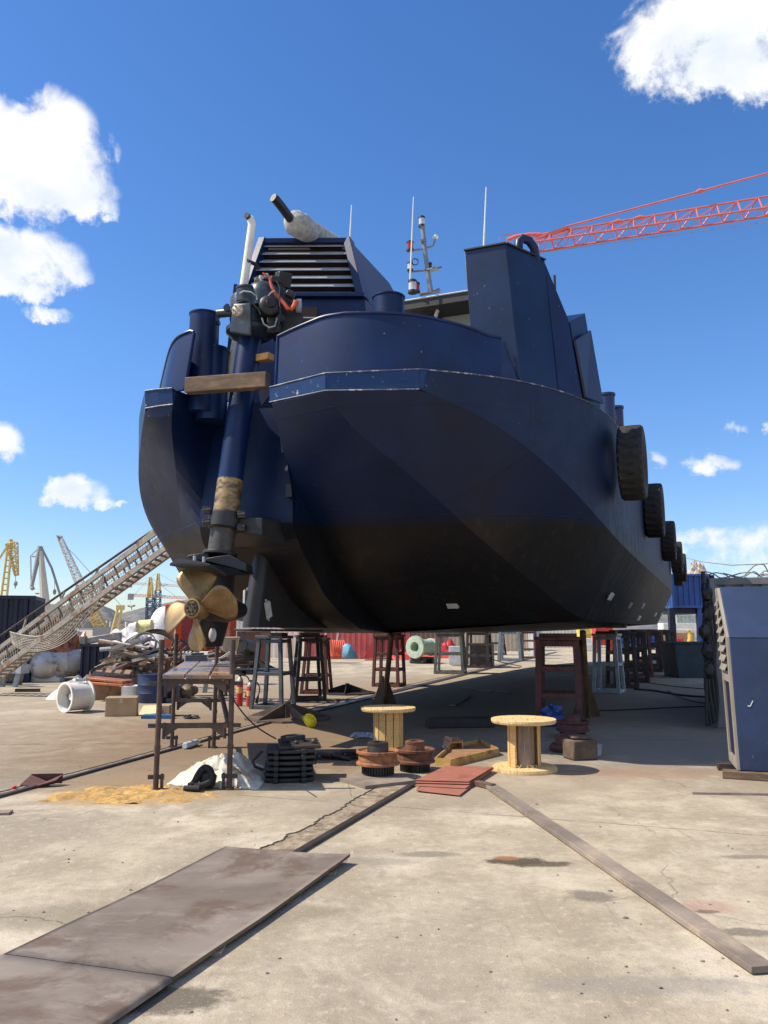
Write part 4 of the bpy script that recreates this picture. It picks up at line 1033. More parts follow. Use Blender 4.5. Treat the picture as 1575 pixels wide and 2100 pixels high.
# ------------------------------------------------------------------ steel plates at left front
platem = plate_mat()
def warped(quad, th, lift, name, m, label, cat, group, seed):
    from mathutils import noise as NZ
    A, Bq, Cq, Dq = [Vector((p.x, p.y, 0)) for p in quad]; nu, nv = 26, 26; top = []; bot = []
    for i in range(nu+1):
        rt_, rb = [], []
        for j in range(nv+1):
            u, v = i/nu, j/nv; p = A.lerp(Bq, u).lerp(Dq.lerp(Cq, u), v)
            z = lift+.012*NZ.noise(Vector((p.x*.9+1, p.y*.9, 0)))+(.020*max(0, u+(1-v)-1.5)**2*4 if seed == 1 else 0)
            e = .004*NZ.noise(Vector((p.x*5, p.y*5, 1)))
            rt_.append(Vector((p.x+e, p.y+e, z+th))); rb.append(Vector((p.x+e, p.y+e, z)))
        top.append(rt_); bot.append(rb)
    b = MB(); b.rows(top); b.rows(bot)
    for r0, r1 in ((top[0], bot[0]), (top[-1], bot[-1]), ([r[0] for r in top], [r[0] for r in bot]), ([r[-1] for r in top], [r[-1] for r in bot])): b.rows([r0, r1])
    o = b.build(name, m, sharp=40); w = o.modifiers.new('weld', 'WELD'); w.merge_threshold = .0005
    return tag(o, label, cat, group)
def slab(quad, th, lift, name, m, label, cat, bev=.004, group=None):
    q = [Vector((p.x, p.y, lift)) for p in quad]; b = MB(); b.prism(q, VZ*th); return solo(b, name, m, label, cat, group, bevel=bev)
A_, B_, C_, D_ = g(462, 1736, .05), g(718, 1756, .05), g(354, 2001, .05), g(6, 1955, .05)
warped([A_, B_, C_+(B_-C_)*.003, D_+(A_-D_)*.003], .02, .024, 'steel_plate', platem, 'big brown steel plate lying flat, the farther of two', 'steel plate', 'big steel plates lying on the concrete', 1)
dv = (D_-A_).normalized(); dv2 = (C_-B_).normalized()
warped([D_, C_, C_+dv2*2.2, D_+dv*2.2], .02, .024, 'steel_plate', platem, 'big brown steel plate in the bottom left corner', 'steel plate', 'big steel plates lying on the concrete', 2)
for k, (u1, u2) in enumerate(((.12, .16), (.8, .84))):
    b = MB(); p = B_.lerp(A_, .06).lerp(C_.lerp(D_, .06), u1); b.box((p.x, p.y, .0115), .12, .12, .021); solo(b, 'packing_piece', grywood, ['grey packing piece under the far corner of the big steel plate', 'grey packing piece under the middle of the big steel plate'][k], 'packing')
b = MB(); bb = gp(0, 1671); b.box(bb+Vector((-.22, 0, .012)), .6, .12, .022, .15); solo(b, 'scrap_board', grywood, 'short grey board at the left edge of the concrete', 'board', bevel=.004)
# long plank at right
p, q = g(1003, 1610, .02), g(1566, 1990, .02)
b = MB(); b.beam(p+VZ*.004, q+VZ*.004, .125, .034); solo(b, 'long_plank', mat('plank_grey', (.215, .175, .14), .85, 0, .35, 1.2, .5, (.36, .285, .20), .40, 2.2, bscale=30), 'long weathered plank lying diagonally across the concrete', 'plank', bevel=.004)
b = MB(); p, q = g(1420, 1629), g(1620, 1632); b.beam(p+VZ*.012, q+VZ*.012, .03, .02); solo(b, 'thin_batten', grywood, 'thin wooden batten lying in front of the blue louvred box', 'batten')

# ------------------------------------------------------------------ scaffold with boards
def scaffold():
    fl, fr_ = g(319, 1621), g(470, 1619); bl_, brr = g(352, 1533), g(438, 1534)
    root = thing('scaffold', 'rusty tube scaffold frame under the propeller', 'scaffold', (fl+fr_)/2)
    pm = mat('scaffold_rust', (.075, .052, .042), .6, .2, .35, 5, .3, (.15, .08, .045), .4, 5)
    def post(base, x, y, Y):
        t = at(x, y, Y); b = MB(); b.tube([base, t], .028, 12); b.tube([base+VZ*.003, base+VZ*.02], .05, 10); 
        m = base.lerp(t, .28); b.tube([m-VZ*.02, m+VZ*.02], .034, 12); b.build('upright', pm, root); return t
    tops = [post(fl, 332, 1312, fl.y), post(fr_, 478, 1312, fr_.y), post(brr, 447, 1272, brr.y), post(bl_, 362, 1300, bl_.y)]
    def onp(base, top, py):
        lo, hi = 0, 1
        for _ in range(25):
            m = (lo+hi)/2
            if prj(base.lerp(top, m))[1] > py: lo = m
            else: hi = m
        return base.lerp(top, lo)
    pairs = [(fl, tops[0]), (fr_, tops[1]), (brr, tops[2]), (bl_, tops[3])]
    z1 = onp(*pairs[0], 1398).z
    def atz(k, z): bb, tt = pairs[k]; f = (z-bb.z)/(tt.z-bb.z); return bb.lerp(tt, f)
    for z, hh in ((z1, .05), (.63, .05)):
        for i, j in ((0, 1), (1, 2), (2, 3), (3, 0)):
            if z < 1 and (i, j) in ((3, 0), (1, 2)): continue
            a, c = atz(i, z), atz(j, z); d = (c-a).normalized(); b = MB(); b.beam(a+d*.03, c-d*.03, .035, hh)
            b.prism([a+d*.06-VZ*.025, a+d*.2-VZ*.025, a+d*.06-VZ*.12], d.cross(VZ)*.02); b.prism([c-d*.06-VZ*.025, c-d*.2-VZ*.025, c-d*.06-VZ*.12], d.cross(VZ)*.02)
            b.build('ledger', pm, root)
    for k in range(4):
        for z in (.13, .63, z1-.02):
            b = MB(); c = atz(k, z); b.box(c, .2 if z != .13 else .16, .03, .04); b.box(c+Vector((.06 if k in (0, 3) else -.06, 0, -.05)), .025, .04, .16)
            b.build('coupler', dkst, root)
    b = MB(); b.tube([atz(2, .98)+Vector((.02, -.05, 0)), atz(1, .66)+Vector((-.03, 0, 0))], .028, 10); b.build('brace', pm, root)
    zb = z1+.03
    bd = mat('scaffold_board', (.40, .275, .16), .42, 0, .25, 1.0, .2, (.13, .10, .10), .5, 1.1, rough2=.12, soft=.12)
    bd2 = mat('board_reddish', (.44, .29, .16), .42, 0, .25, 1.0, .2, (.17, .085, .05), .5, 1.2, rough2=.12, soft=.12)
    sp = [(332, 379, bd, 'left scaffold board, pale wood with a wet dark patch'), (380, 429, bd, 'middle scaffold board, wet and bluish in its middle'), (431, 479, bd2, 'right scaffold board with a reddish wet patch')]
    for x0, x1, m, lab in sp:
        y0 = fl.y-.06
        L, Rr = at(x0, 1390, y0), at(x1, 1390, y0); w = Rr.x-L.x-.012
        c = Vector(((L.x+Rr.x)/2, y0, zb)); 
        d = Vector((-.62, 3.4, 0)); dxx = Vector((w, 0, 0))
        k = -.03 if x0 > 331 else 0
        q = [c-dxx/2, c+dxx/2, c+dxx/2+d, c-dxx/2+d]; b = MB(); b.prism(q, VZ*.042); solo(b, 'scaffold_board', m, lab, 'board', 'boards laid on the scaffold', bevel=.005)
    return root
scaffold()

# ------------------------------------------------------------------ cable reels
def reel(base, r, h, rz, label, dr=.155, gap=False):
    base = Vector(base); root = thing('cable_reel', label, 'cable reel', base, 'wooden cable reels standing on the concrete')
    def disc(z, name):
        b = MB(); t = .03; n = 5; w = 2*r/n; M = Matrix.Rotation(rz, 3, 'Z')
        for i in range(n):
            y0, y1 = -r+i*w+.002, -r+(i+1)*w-.002; poly = []
            for k in range(9):
                y = y0+(y1-y0)*k/8; poly.append((math.sqrt(max(0, r*r-y*y)), y))
            pts = poly + [(-x, y) for x, y in reversed(poly)]
            pts = [p for i_, p in enumerate(pts) if i_ == 0 or (abs(p[0]-pts[i_-1][0])+abs(p[1]-pts[i_-1][1])) > 1e-4]
            b.prism([base+M @ Vector((x, y, z)) for x, y in pts], VZ*t)
        # second, inner layer of boards crossing the first
        b.lathe(base+VZ*(z-.014 if z > .1 else z+t), VZ, [(r*.985, 0), (r*.985, .014), (.001, .014)], 32)
        if z > .1:
            for k in range(4): a = k*math.pi/2+.6; b.tube([base+M @ Vector((dr*.8*math.cos(a), dr*.8*math.sin(a), z+t)), base+M @ Vector((dr*.8*math.cos(a), dr*.8*math.sin(a), z+t+.008))], .012, 8)
        b.build(name, woodx, root, bevel=.003)
    disc(0, 'flange'); disc(h-.03, 'flange')
    n = 12
    for k in range(n):
        a = 2*math.pi*k/n+.1; dirr = Vector((math.cos(a), math.sin(a), 0)); ty = Vector((-math.sin(a), math.cos(a), 0))
        if gap and dirr.y < -.25 and abs(dirr.x) < .75: rr, m = dr*.62, grywood
        else: rr, m = dr, wood
        w = dr*.50; c = base+dirr*rr
        b = MB(); b.hexa([c-ty*w/2+VZ*.046, c+ty*w/2+VZ*.046, c+ty*w/2+dirr*.02+VZ*.046, c-ty*w/2+dirr*.02+VZ*.046], [c-ty*w/2+VZ*(h-.046), c+ty*w/2+VZ*(h-.046), c+ty*w/2+dirr*.02+VZ*(h-.046), c-ty*w/2+dirr*.02+VZ*(h-.046)])
        b.build('stave', m, root, bevel=.003)
    if gap:
        rnd = random.Random(2)
        b = MB()
        for k in range(14):
            a = rnd.uniform(-2.3, -.8); d = rnd.uniform(.12, .2); c = base+Vector((math.cos(a)*d, math.sin(a)*d, .048)); e = c+Vector((rnd.uniform(-.05, .05), rnd.uniform(-.05, .05), rnd.uniform(.01, .04))); b.tube([c, c.lerp(e, .5)+VZ*.01, e], .003, 4)
        b.build('wood_shaving', wood, root)
    return root
reel(g(796, 1548), .355, .60, .4, 'wooden cable reel with closed drum behind the rusty wheels', .17)
reel(g(1076, 1579), .372, .575, -.5, 'wooden cable reel with open gap in its drum beside the red sheets', .165, True)

# ------------------------------------------------------------------ rusty wheels
def wheel(base, label, m1, m2, k=1.0):
    base = Vector(base); root = thing('flanged_wheel', label, 'wheel', base, 'rusty flanged rail wheels lying flat')
    b = MB(); vs = []
    n = 56; prof_ = [(.185, 0), (.185, .075), (.001, .075)]
    b.lathe(base, VZ, [(.165*k, 0), (.165*k, .085)], 40)
    for i in range(36):
        a = 2*math.pi*i/36; c = base+Vector((math.cos(a), math.sin(a), 0))*.175*k; b.box(c+VZ*.042, .024, .018, .082, a)
    b.build('gear_ring', black, root)
    b = MB(); b.lathe(base+VZ*.086, VZ, [(.08, 0), (.22*k, 0), (.25*k, .01), (.25*k, .03), (.225*k, .045), (.222*k, .11), (.235*k, .125), (.25*k, .13), (.252*k, .155), (.235*k, .16), (.21*k, .135), (.15*k, .125), (.06, .125)], 44); b.build('rim', m1, root, sharp=30)
    b = MB(); b.lathe(base+VZ*.212, VZ, [(.125*k, -.02), (.122*k, .07), (.118*k, .08), (.122*k, .09), (.118*k, .115), (.10*k, .12), (.062, .118), (.06, .05), (.001, .05)], 32); b.build('hub', m2, root, sharp=30)
    return root
wheel(g(775, 1594)+VZ*.045, 'rusty flanged wheel with dark hub lying on the plywood sheet', rustlt, dkst, .95)
wheel(g(851, 1580), 'rusty brown flanged wheel between the plywood and the yellow tray', rust, rust, .92)
# wheels and blocks in the shadow at right
wheel(g(1175, 1512)+VZ*.0, 'dark rusty wheel in the shadow, lying behind the right reel', redox, redox, 1.0)
b = MB(); b.lathe(g(1170, 1540), VZ, [(.26, 0), (.28, .05), (.25, .09), (.20, .1), (.20, .2), (.12, .22), (.001, .22)], 24); solo(b, 'rusty_hub', redox, 'dark rusty hub in the shadow just right of the right reel', 'hub')
b = MB(); b.box(g(1190, 1556)+VZ*.12, .34, .28, .24, .3); b.box(g(1190, 1556)+VZ*.262, .25, .2, .04, .1); solo(b, 'stone_block', mat('brown_block', (.12, .085, .06), .9, 0, .3, 6, .8), 'brown block in the shadow right of the right reel', 'block', bevel=.03)
b = MB(); b.lathe(g(1222, 1548), VZ, [(.07, 0), (.085, .13), (.075, .13), (.07, .02), (.001, .02)], 14); solo(b, 'paint_pot', lgrey, 'small grey pot at the edge of the shadow right of the brown block', 'pot')
b = MB(); b.sphere(g(1134, 1490)+VZ*.15, .19, .10, .17, 18, 12, .7, 4, -.15); solo(b, 'plastic_bag', bagblue, 'blue plastic bag with red print leaning on the large red-brown stand', 'bag')

# ------------------------------------------------------------------ frame stack, sack, shackle, chain
def frame_stack():
    c = g(588, 1606); root = thing('stack_of_frames', 'stack of dark curved iron frames beside the white sack', 'frame stack', c+Vector((0, .25, 0)))
    rz = .12; M = Matrix.Rotation(rz, 3, 'Z'); base = c+Vector((0, .3, 0)); rnd = random.Random(8)
    for k in range(6):
        z = .03+k*.058; b = MB(); off = Vector((rnd.uniform(-.02, .02), rnd.uniform(-.02, .02), 0)); pts = []
        for i in range(9):
            a = -math.pi*.5 + (i/8-.5)*1.5; pts.append(base+off+M @ Vector((.26*math.sin((i/8-.5)*2.0)/math.sin(1.0), -.26-.06*math.cos((i/8-.5)*3.1), z)))
        pts = pts + [base+off+M @ Vector((.26, .22, z)), base+off+M @ Vector((-.26, .22, z))]
        b.prism([p-VZ*.022 for p in pts], VZ*.036)
        for sx in (-.15, .14): b.box(base+M @ Vector((sx, -.315, z+.0)), .05, .05, .055, rz)
        b.build('frame', black, root, bevel=.008)
    b = MB(); b.box(base+M @ Vector((.09, -.03, .365)), .44, .46, .035, rz+.05, .05); b.sphere(base+M @ Vector((.25, -.12, .395)), .035); b.sphere(base+M @ Vector((.06, -.14, .39)), .025); b.build('top_plate', dkst, root, bevel=.006)
    b = MB()
    for j in range(4): b.tube([base+M @ Vector((.02+.13*math.cos(a*.7), .02+.08*math.sin(a*.7), .40+.012*j+.01*math.sin(a))) for a in range(11)], .011, 6)
    b.build('rope_coil', cable, root)
    b = MB(); b.tube([base+M @ Vector((-.28, -.2, .12)), base+M @ Vector((-.37, -.22, .16)), base+M @ Vector((-.4, -.22, .22)), base+M @ Vector((-.30, -.2, .32))], .018, 6); b.build('hook', black, root)
frame_stack()
def sack():
    from mathutils import noise as NZ
    rnd = random.Random(11); n, m = 90, 44; c = g(440, 1612); x0, x1 = g(318, 1622).x+.03, g(545, 1600).x
    rows = []
    for j in range(m+1):
        row = []
        for i in range(n+1):
            u, v = i/n, j/m; x = x0+(x1-x0)*u; y = c.y-.06+ 1.15*v
            env = math.sin(math.pi*min(1, u*1.02))**.7*math.sin(math.pi*v)**.6
            hump = .20+.18*math.exp(-((u-.62)/.18)**2)+.10*math.exp(-((u-.35)/.15)**2)
            fold = .075*math.sin(u*23+v*9+2*math.sin(v*7))+.05*math.sin(u*41-v*17)+.03*math.sin(v*33+u*9)
            nzv = NZ.fractal(Vector((x*5.5, y*5.5, 1.3)), .75, 2.1, 5); rdg = 1-abs(NZ.noise(Vector((x*6+y*3, y*5-x*2, 7))))*2.2
            z = env*(hump*.55+fold*.22+.06*nzv+.055*rdg)
            edge = .05*math.sin(u*19)+.03*math.sin(u*37)
            row.append(Vector((x, y+(.06+edge)*(1-v)*(1 if v < .2 else 0) - .16*u*(1-v), max(.004, z))))
        rows.append(row)
    b = MB(); b.rows(rows); base = [[Vector((p.x, p.y, .002)) for p in (rows[0])], rows[0]]
    o = solo(b, 'white_sack', mat('sack_cloth', (.62, .58, .48), .85, 0, .12, 3, .5, (.37, .27, .16), .40, 2.2, bscale=16), 'crumpled dirty white bulk sack lying under the scaffold', 'sack', sharp=50, solid=.006)
    # folded back flap
    b = MB(); q = [g(458, 1590)+VZ*.05, g(505, 1588)+VZ*.14, g(500, 1560)+VZ*.36, g(470, 1560)+VZ*.34]; b.rows([[q[0], q[1]], [q[3], q[2]]])
sack()
b = MB(); cc = g(415, 1616)+Vector((0, -.08, .0))
pts = [cc+Vector((-.10, -.06, .045)), cc+Vector((-.06, -.02, .06)), cc+Vector((-.03, 0, .15)), cc+Vector((.02, .02, .22)), cc+Vector((.09, .02, .20)), cc+Vector((.12, 0, .10)), cc+Vector((.06, -.05, .05)), cc+Vector((-.05, -.08, .04))]
b.tube(smooth(pts, 2), .034, 12); b.sphere(cc+Vector((.06, .04, .09)), .09, .07, .10, 14, 10, .25, 3, -.08); b.tube([cc+Vector((-.14, -.1, .03)), cc+Vector((.02, -.13, .035))], .03, 10); solo(b, 'shackle', blackrub, 'black iron shackle lying against the white sack', 'shackle')
b = MB(); rnd = random.Random(4)
def link(b, c, d, up, l=.15, w=.085, r=.024):
    d = d.normalized(); s = d.cross(up).normalized(); pts = []
    for k in range(17):
        a = 2*math.pi*k/16; pts.append(c+d*(l-w*.6)*.5*(1 if math.cos(a) > 0 else -1)*min(1, abs(math.cos(a))*3)+d*w*.55*math.cos(a)+s*w*.5*math.sin(a))
    b.tube(pts, r, 8, False)
p = g(664, 1558)
for k in range(7):
    link(b, p+Vector((.075*k, -.02+.05*math.sin(k*1.4), .035+.04*(k in (4, 5)))), Vector((1, .3*math.cos(k*1.4), .25*(k % 3-1))), Vector((0, .45, 1)) if k % 2 else Vector((0, 1, .5)))
solo(b, 'anchor_chain', mat('chain_iron', (.05, .042, .038), .6, .3, .3, 9, .3), 'short length of heavy chain between the frame stack and the wheels', 'chain')
b = MB(); b.prism([g(688, 1600), g(749, 1619), g(852, 1607), g(800, 1590)], VZ*.035); solo(b, 'plywood_sheet', mat('ply_grey', (.22, .18, .145), .8, 0, .25, 4, .3, (.5, .45, .36), .3, 3), 'grey plywood sheet under the front rusty wheel', 'plywood')
# red sheets
rs = [(853, 1622, 943, 1632, 1010, 1580, 912, 1577, .012, .0), (850, 1612, 955, 1618, 1012, 1578, 905, 1580, .024, .0), (851, 1606, 962, 1609, 1013, 1576, 912, 1574, .040, .0), (852, 1601, 962, 1604, 1012, 1574, 915, 1572, .056, .0)]
labs = ['lowest of the red-brown sheets in the small pile', 'second sheet from the bottom of the red-brown pile', 'third sheet from the bottom of the red-brown pile', 'topmost red-brown sheet of the small pile']
for i, (x0, y0, x1, y1, x2, y2, x3, y3, z, e) in enumerate(rs):
    q = [g(x0, y0, z), g(x1, y1, z), g(x2, y2, z), g(x3, y3, z)]; b = MB(); b.prism(q, VZ*.009); solo(b, 'primed_sheet', oxplate, labs[i], 'metal sheet', 'red-brown primed sheets in a pile', bevel=.002)
b = MB(); b.beam(g(978, 1612)+VZ*.03, g(1012, 1620)+VZ*.03, .07, .055); solo(b, 'wood_offcut', timber, 'short brown wooden offcut poking out beside the red sheets', 'offcut', bevel=.006)
# yellow tray with sheet-metal boxes
def tray():
    P = [g(893, 1570), g(925, 1573), g(1022, 1549), g(985, 1530), g(925, 1540)]
    root = thing('metal_tray', 'yellow and rusty sheet-metal tray lying between the reels', 'tray', g(955, 1552)); tm = mat('yellow_rusty', (.52, .33, .10), .6, 0, .2, 4, .2, (.26, .12, .055), .47, 3)
    b = MB(); b.prism([p+VZ*.03 for p in P], VZ*.012); b.build('tray_base', mat('tray_rust', (.33, .185, .10), .65, .1, .25, 5, .2, (.20, .10, .055), .4, 4), root)
    for i in range(5):
        a, c = P[i], P[(i+1) % 5]; b = MB(); b.beam(a+VZ*.045, c+VZ*.045, .015, .09); b.build('tray_rim', tm, root)
    b = MB(); c = g(930, 1540)+VZ*.14; b.box(c, .2, .18, .02, .3, .2); b.box(c+Vector((-.085, -.03, -.03)), .015, .18, .16, .4, 0, .35); b.box(c+Vector((.09, .02, -.05)), .015, .18, .12, .3, 0, -.1); b.build('bent_cover', mat('bent_copper', (.46, .25, .13), .5, .2, .2, 5, .2), root)
tray()
# helmet
b = MB(); hc_ = g(634, 1490)+VZ*.085
rows = []
for i in range(11):
    th_ = math.pi*.56*i/10; rows.append([hc_+Vector((.125*math.sin(th_)*math.cos(a)*(1.12 if math.cos(a) > 0 else 1), .115*math.sin(th_)*math.sin(a), .12*math.cos(th_))) for a in [2*math.pi*k/24 for k in range(24)]])
rows.append([hc_+Vector((.155*math.cos(a), .135*math.sin(a), -.03)) for a in [2*math.pi*k/24 for k in range(24)]])
M = Matrix.Rotation(.9, 3, 'Y') @ Matrix.Rotation(.3, 3, 'X')
b.rows([[hc_+M @ (p-hc_)*.9 for p in r] for r in rows], True)
b.tube([hc_+M @ (Vector((.128*math.sin(t_), 0, .128*math.cos(t_))))*.9 for t_ in [(-1.4+2.8*k/12) for k in range(13)]], .013, 6)
solo(b, 'safety_helmet', mat('helmet_yellow', (.85, .68, .02), .3, 0, .06, 4, .03), 'yellow safety helmet lying on the brown concrete', 'helmet', solid=.004)
b = MB(); rnd = random.Random(9); b.sphere(g(748, 1513)+VZ*.02, .2, .07, .05, 22, 8, .9, 3, -.015); solo(b, 'crumpled_wrap', mat('wrap_plastic', (.35, .37, .42), .4, 0, .3, 9, .4), 'crumpled pale plastic wrap left of the far reel', 'plastic wrap', sharp=20)
# bottle
b = MB(); p, q = g(378, 1537)+VZ*.045, g(409, 1527)+VZ*.045; d = (q-p); b.lathe(p, d, [(.001, 0), (.035, .0), (.045, .02), (.045, .10), (.041, .11), (.045, .12), (.045, d.length*.75), (.03, d.length*.88), (.016, d.length*.92), (.016, d.length), (.001, d.length)], 16); solo(b, 'water_bottle', plastic, 'crushed clear plastic bottle lying behind the scaffold', 'bottle')
# sawdust
def sawdust():
    c = g(265, 1630); rnd = random.Random(21); n, m = 70, 40; rows = []
    from mathutils import noise as NZ
    for j in range(m+1):
        row = []
        for i in range(n+1):
            x = c.x-.75+1.75*i/n; y = c.y-.42+1.0*j/m; u = (i/n-.43)/.47; v = (j/m-.45)/.5
            h = .008+.05*(1-u*u-v*v)+.065*NZ.fractal(Vector((x*4, y*4, 0)), .8, 2.0, 5)+.012*NZ.noise(Vector((x*22, y*22, 3)))-.018
            row.append(Vector((x, y, max(-.02, h*.42))))
        rows.append(row)
    b = MB(); b.rows(rows); o = b.build('sawdust', sawd, sharp=60); tag(o, 'spilt yellow-orange sawdust in front of the scaffold', 'sawdust', kind='stuff')
sawdust()
b = MB(); p = g(82, 1613); b.prism([p+Vector((-.18, -.06, .02)), p+Vector((0, -.1, .01)), p+Vector((.05, .06, .03)), p+Vector((-.14, .1, .09))], VZ*.01); b.prism([p+Vector((0, -.1, .012)), p+Vector((.17, -.02, .06)), p+Vector((.2, .08, .10)), p+Vector((.05, .06, .03))], VZ*.01); b.prism([p+Vector((-.14, .1, .10)), p+Vector((.2, .08, .11)), p+Vector((.18, .12, .01)), p+Vector((-.14, .14, .01))], VZ*.008); solo(b, 'bent_scrap', redox, 'bent rusty scrap of sheet metal beside the far rail at left', 'scrap')
b = MB(); b.lathe(g(29, 1619), VZ, [(.02, 0), (.022, .03), (.018, .035), (.001, .035)], 12); solo(b, 'bottle_cap', redp, 'small red cap lying left of the bent rusty scrap', 'cap')

# fire extinguishers
def exting(base, h, r, label, horn):
    base = Vector(base); root = thing('fire_extinguisher', label, 'fire extinguisher', base, 'red fire extinguishers standing on the concrete')
    b = MB(); b.lathe(base, VZ, [(r*.9, 0), (r, .02), (r, h*.80), (r*.8, h*.88), (r*.4, h*.92), (r*.3, h*.95), (.001, h*.95)], 20); b.build('cylinder', redp, root)
    b = MB(); b.lathe(base+VZ*h*.81, VZ, [(r*1.02, -.01), (r*.84, h*.07), (r*.42, h*.115), (r*.34, h*.15), (r*.34, h*.2), (.001, h*.2)], 16); b.build('shoulder', mat('pale_metal', (.42, .40, .36), .45, .4), root)
    b = MB(); b.lathe(base+VZ*h*.42, VZ, [(r*1.015, 0), (r*1.015, h*.2)], 20); b.build('label_band', mat('label_band', (.62, .36, .12), .6, 0, .2, 20, 0, (.55, .5, .4), .4, 14), root)
    t = base+VZ*h*.99; b = MB(); b.beam(t-Vector((.03, 0, 0)), t+Vector((.09, -.02, .04)), .03, .02); b.beam(t, t+Vector((.1, -.02, -.01)), .03, .015); b.tube([t-VZ*.04, t+VZ*.03], .025, 8)
    b.build('handle', dkst, root)
    b = MB(); b.tube(smooth([t, t+Vector((.1, 0, .01)), t+Vector((.18, 0, -.05)), t+Vector((.21, 0, -.18)), t+Vector((.17, 0, -.3))], 2), .013, 8); b.tube([t+Vector((.17, 0, -.3)), t+Vector((.14, 0, -.45))], [.02, .035], 10); b.build('hose', cable, root)
exting(g(491, 1448), .64, .068, 'taller red fire extinguisher with grey shoulder and curved hose', 1)
exting(g(512, 1449), .52, .072, 'shorter red fire extinguisher next to the slate grey stand', 0)

# ------------------------------------------------------------------ fan, cartons, drums, pump
def fan():
    p = g(133, 1462); ax = Vector((.62, .78, .0)).normalized(); c = p+VZ*.295; root = thing('duct_fan', 'white cylindrical duct fan lying on its side', 'fan', p)
    b = MB(); b.lathe(c-ax*.03, ax, [(.262, 0), (.29, 0), (.292, .025), (.262, .03), (.262, .45), (.295, .455), (.295, .48), (.25, .48), (.25, 0)], 40, True); b.build('casing', white, root)
    b = MB(); b.tube([c+ax*.12, c+ax*.35], .075, 20); b.lathe(c+ax*.12, -ax, [(.07, 0), (.06, .025), (.001, .03)], 20); b.build('motor', white, root)
    u, v = frame_of(ax)
    for k in range(6):
        a = k*math.pi/3+.3; d = u*math.cos(a)+v*math.sin(a); e = u*-math.sin(a)+v*math.cos(a); b = MB()
        q = [c+ax*.2+d*.07-e*.05-ax*.04, c+ax*.2+d*.07+e*.05+ax*.04, c+ax*.2+d*.245+e*.09+ax*.05, c+ax*.2+d*.245-e*.09-ax*.05]; b.prism(q, ax*.012); b.build('fan_blade', greyst, root)
    b = MB(); b.box(c+ax*.3+VZ*.31, .16, .1, .05, .3); b.tube([c+ax*.42+VZ*.29, c+ax*.42+VZ*.36], .02, 8); b.tube([c+ax*.2+VZ*.29, c+ax*.2+VZ*.35], .02, 8); b.build('terminal_box', lgrey, root)
fan()
def carton(base, sx, sy, sz, rz, m, name, label, flap=None):
    base = Vector(base); root = thing(name, label, 'carton', base); M = Matrix.Rotation(rz, 3, 'Z')
    b = MB(); b.box(base+VZ*sz/2, sx, sy, sz, rz); b.build('carton_body', m, root, bevel=.006)
    b = MB(); b.box(base+VZ*(sz+.003), sx*.99, .06, .003, rz); b.box(base+M @ Vector((0, -sy/2-.003, sz*.85)), .06, .003, sz*.3, rz); b.build('tape', mat('tape', (.46, .36, .24), .4), root)
    if flap: b = MB(); flap(b, base, M); b.build('flap', cardlt, root)
carton(g(246, 1468)+Vector((0, .1, 0)), .56, .42, .34, .22, card, 'cardboard_box', 'closed brown cardboard box left of the scaffold')
def fl1(b, base, M):
    q = [base+M @ Vector(p) for p in ((-.24, -.17, .19), (.06, -.17, .21), (.08, -.36, .075), (-.26, -.36, .045))]; b.prism(q, VZ*.006)
    q = [base+M @ Vector(p) for p in ((.24, -.14, .2), (.24, .16, .2), (.36, .16, .26), (.36, -.14, .24))]; b.prism(q, VZ*.006)
carton(g(322, 1469)+Vector((0, .12, .0)), .50, .34, .2, -.05, card, 'open_carton', 'open cardboard tray with a pale flap just left of the scaffold post', fl1)
b = MB(); b.box(g(322, 1474)+VZ*.035+Vector((0, .06, 0)), .56, .2, .07, -.03); solo(b, 'blue_tray', mat('tray_blue', (.03, .10, .26), .6), 'flat blue tray in front of the open cardboard carton', 'tray', bevel=.006)
def drum(base, r, h, m, name, label, cat='drum', rim=1.06, lidm=None):
    base = Vector(base); root = thing(name, label, cat, base); b = MB(); b.lathe(base, VZ, [(r*.97, 0), (r, .02), (r, h*.33), (r*1.02, h*.35), (r, h*.37), (r, h*.63), (r*1.02, h*.65), (r, h*.67), (r, h-.02), (r*1.02, h-.012), (r*1.02, h)], 30); b.build('drum_body', m, root)
    b = MB(); b.lathe(base+VZ*(h-.002), VZ, [(r*rim, 0), (r*rim, .022), (r*.93, .022), (r*.92, .006), (.001, .006)], 30); b.build('drum_lid', lidm or m, root)
drum(g(263, 1440)+Vector((0, .2, 0)), .22, .33, white, 'white_drum', 'low white drum with wide rim behind the closed cardboard box', rim=1.22)
drum(g(240, 1436)+Vector((0, .6, 0)), .25, .31, white, 'white_drum', 'low white drum with dirty lid, left of the wide-rimmed one', rim=1.1, lidm=mat('dirty_lid', (.25, .2, .17), .7))
drum(g(296, 1446)+Vector((0, .7, 0)), .36, .6, mat('drum_navy', (.012, .03, .085), .5, 0, .2, 3, .1), 'navy_drum', 'large navy blue drum behind the cartons', rim=1.03)
drum(g(282, 1398)+Vector((0, 1.0, 0)), .2, .42, mat('drum_blue', (.02, .10, .24), .5), 'blue_drum', 'small blue drum behind the large navy drum')
b = MB(); c = g(305, 1400)+Vector((.1, .6, .62)); b.tube([c+Vector((0, -.1, 0)), c+Vector((.02, .25, .05))], .16, 20); 
for rr in (.12, .08, .04): b.lathe(c+Vector((0, -.105, 0)), Vector((0, -1, 0)), [(rr, 0), (rr, .012), (rr-.02, .012), (rr-.02, 0)], 20, True)
b.box(c-VZ*.38, .3, .3, .46); solo(b, 'rolled_strip', rust, 'rusty rolled strip standing behind the navy drum', 'rolled strip')
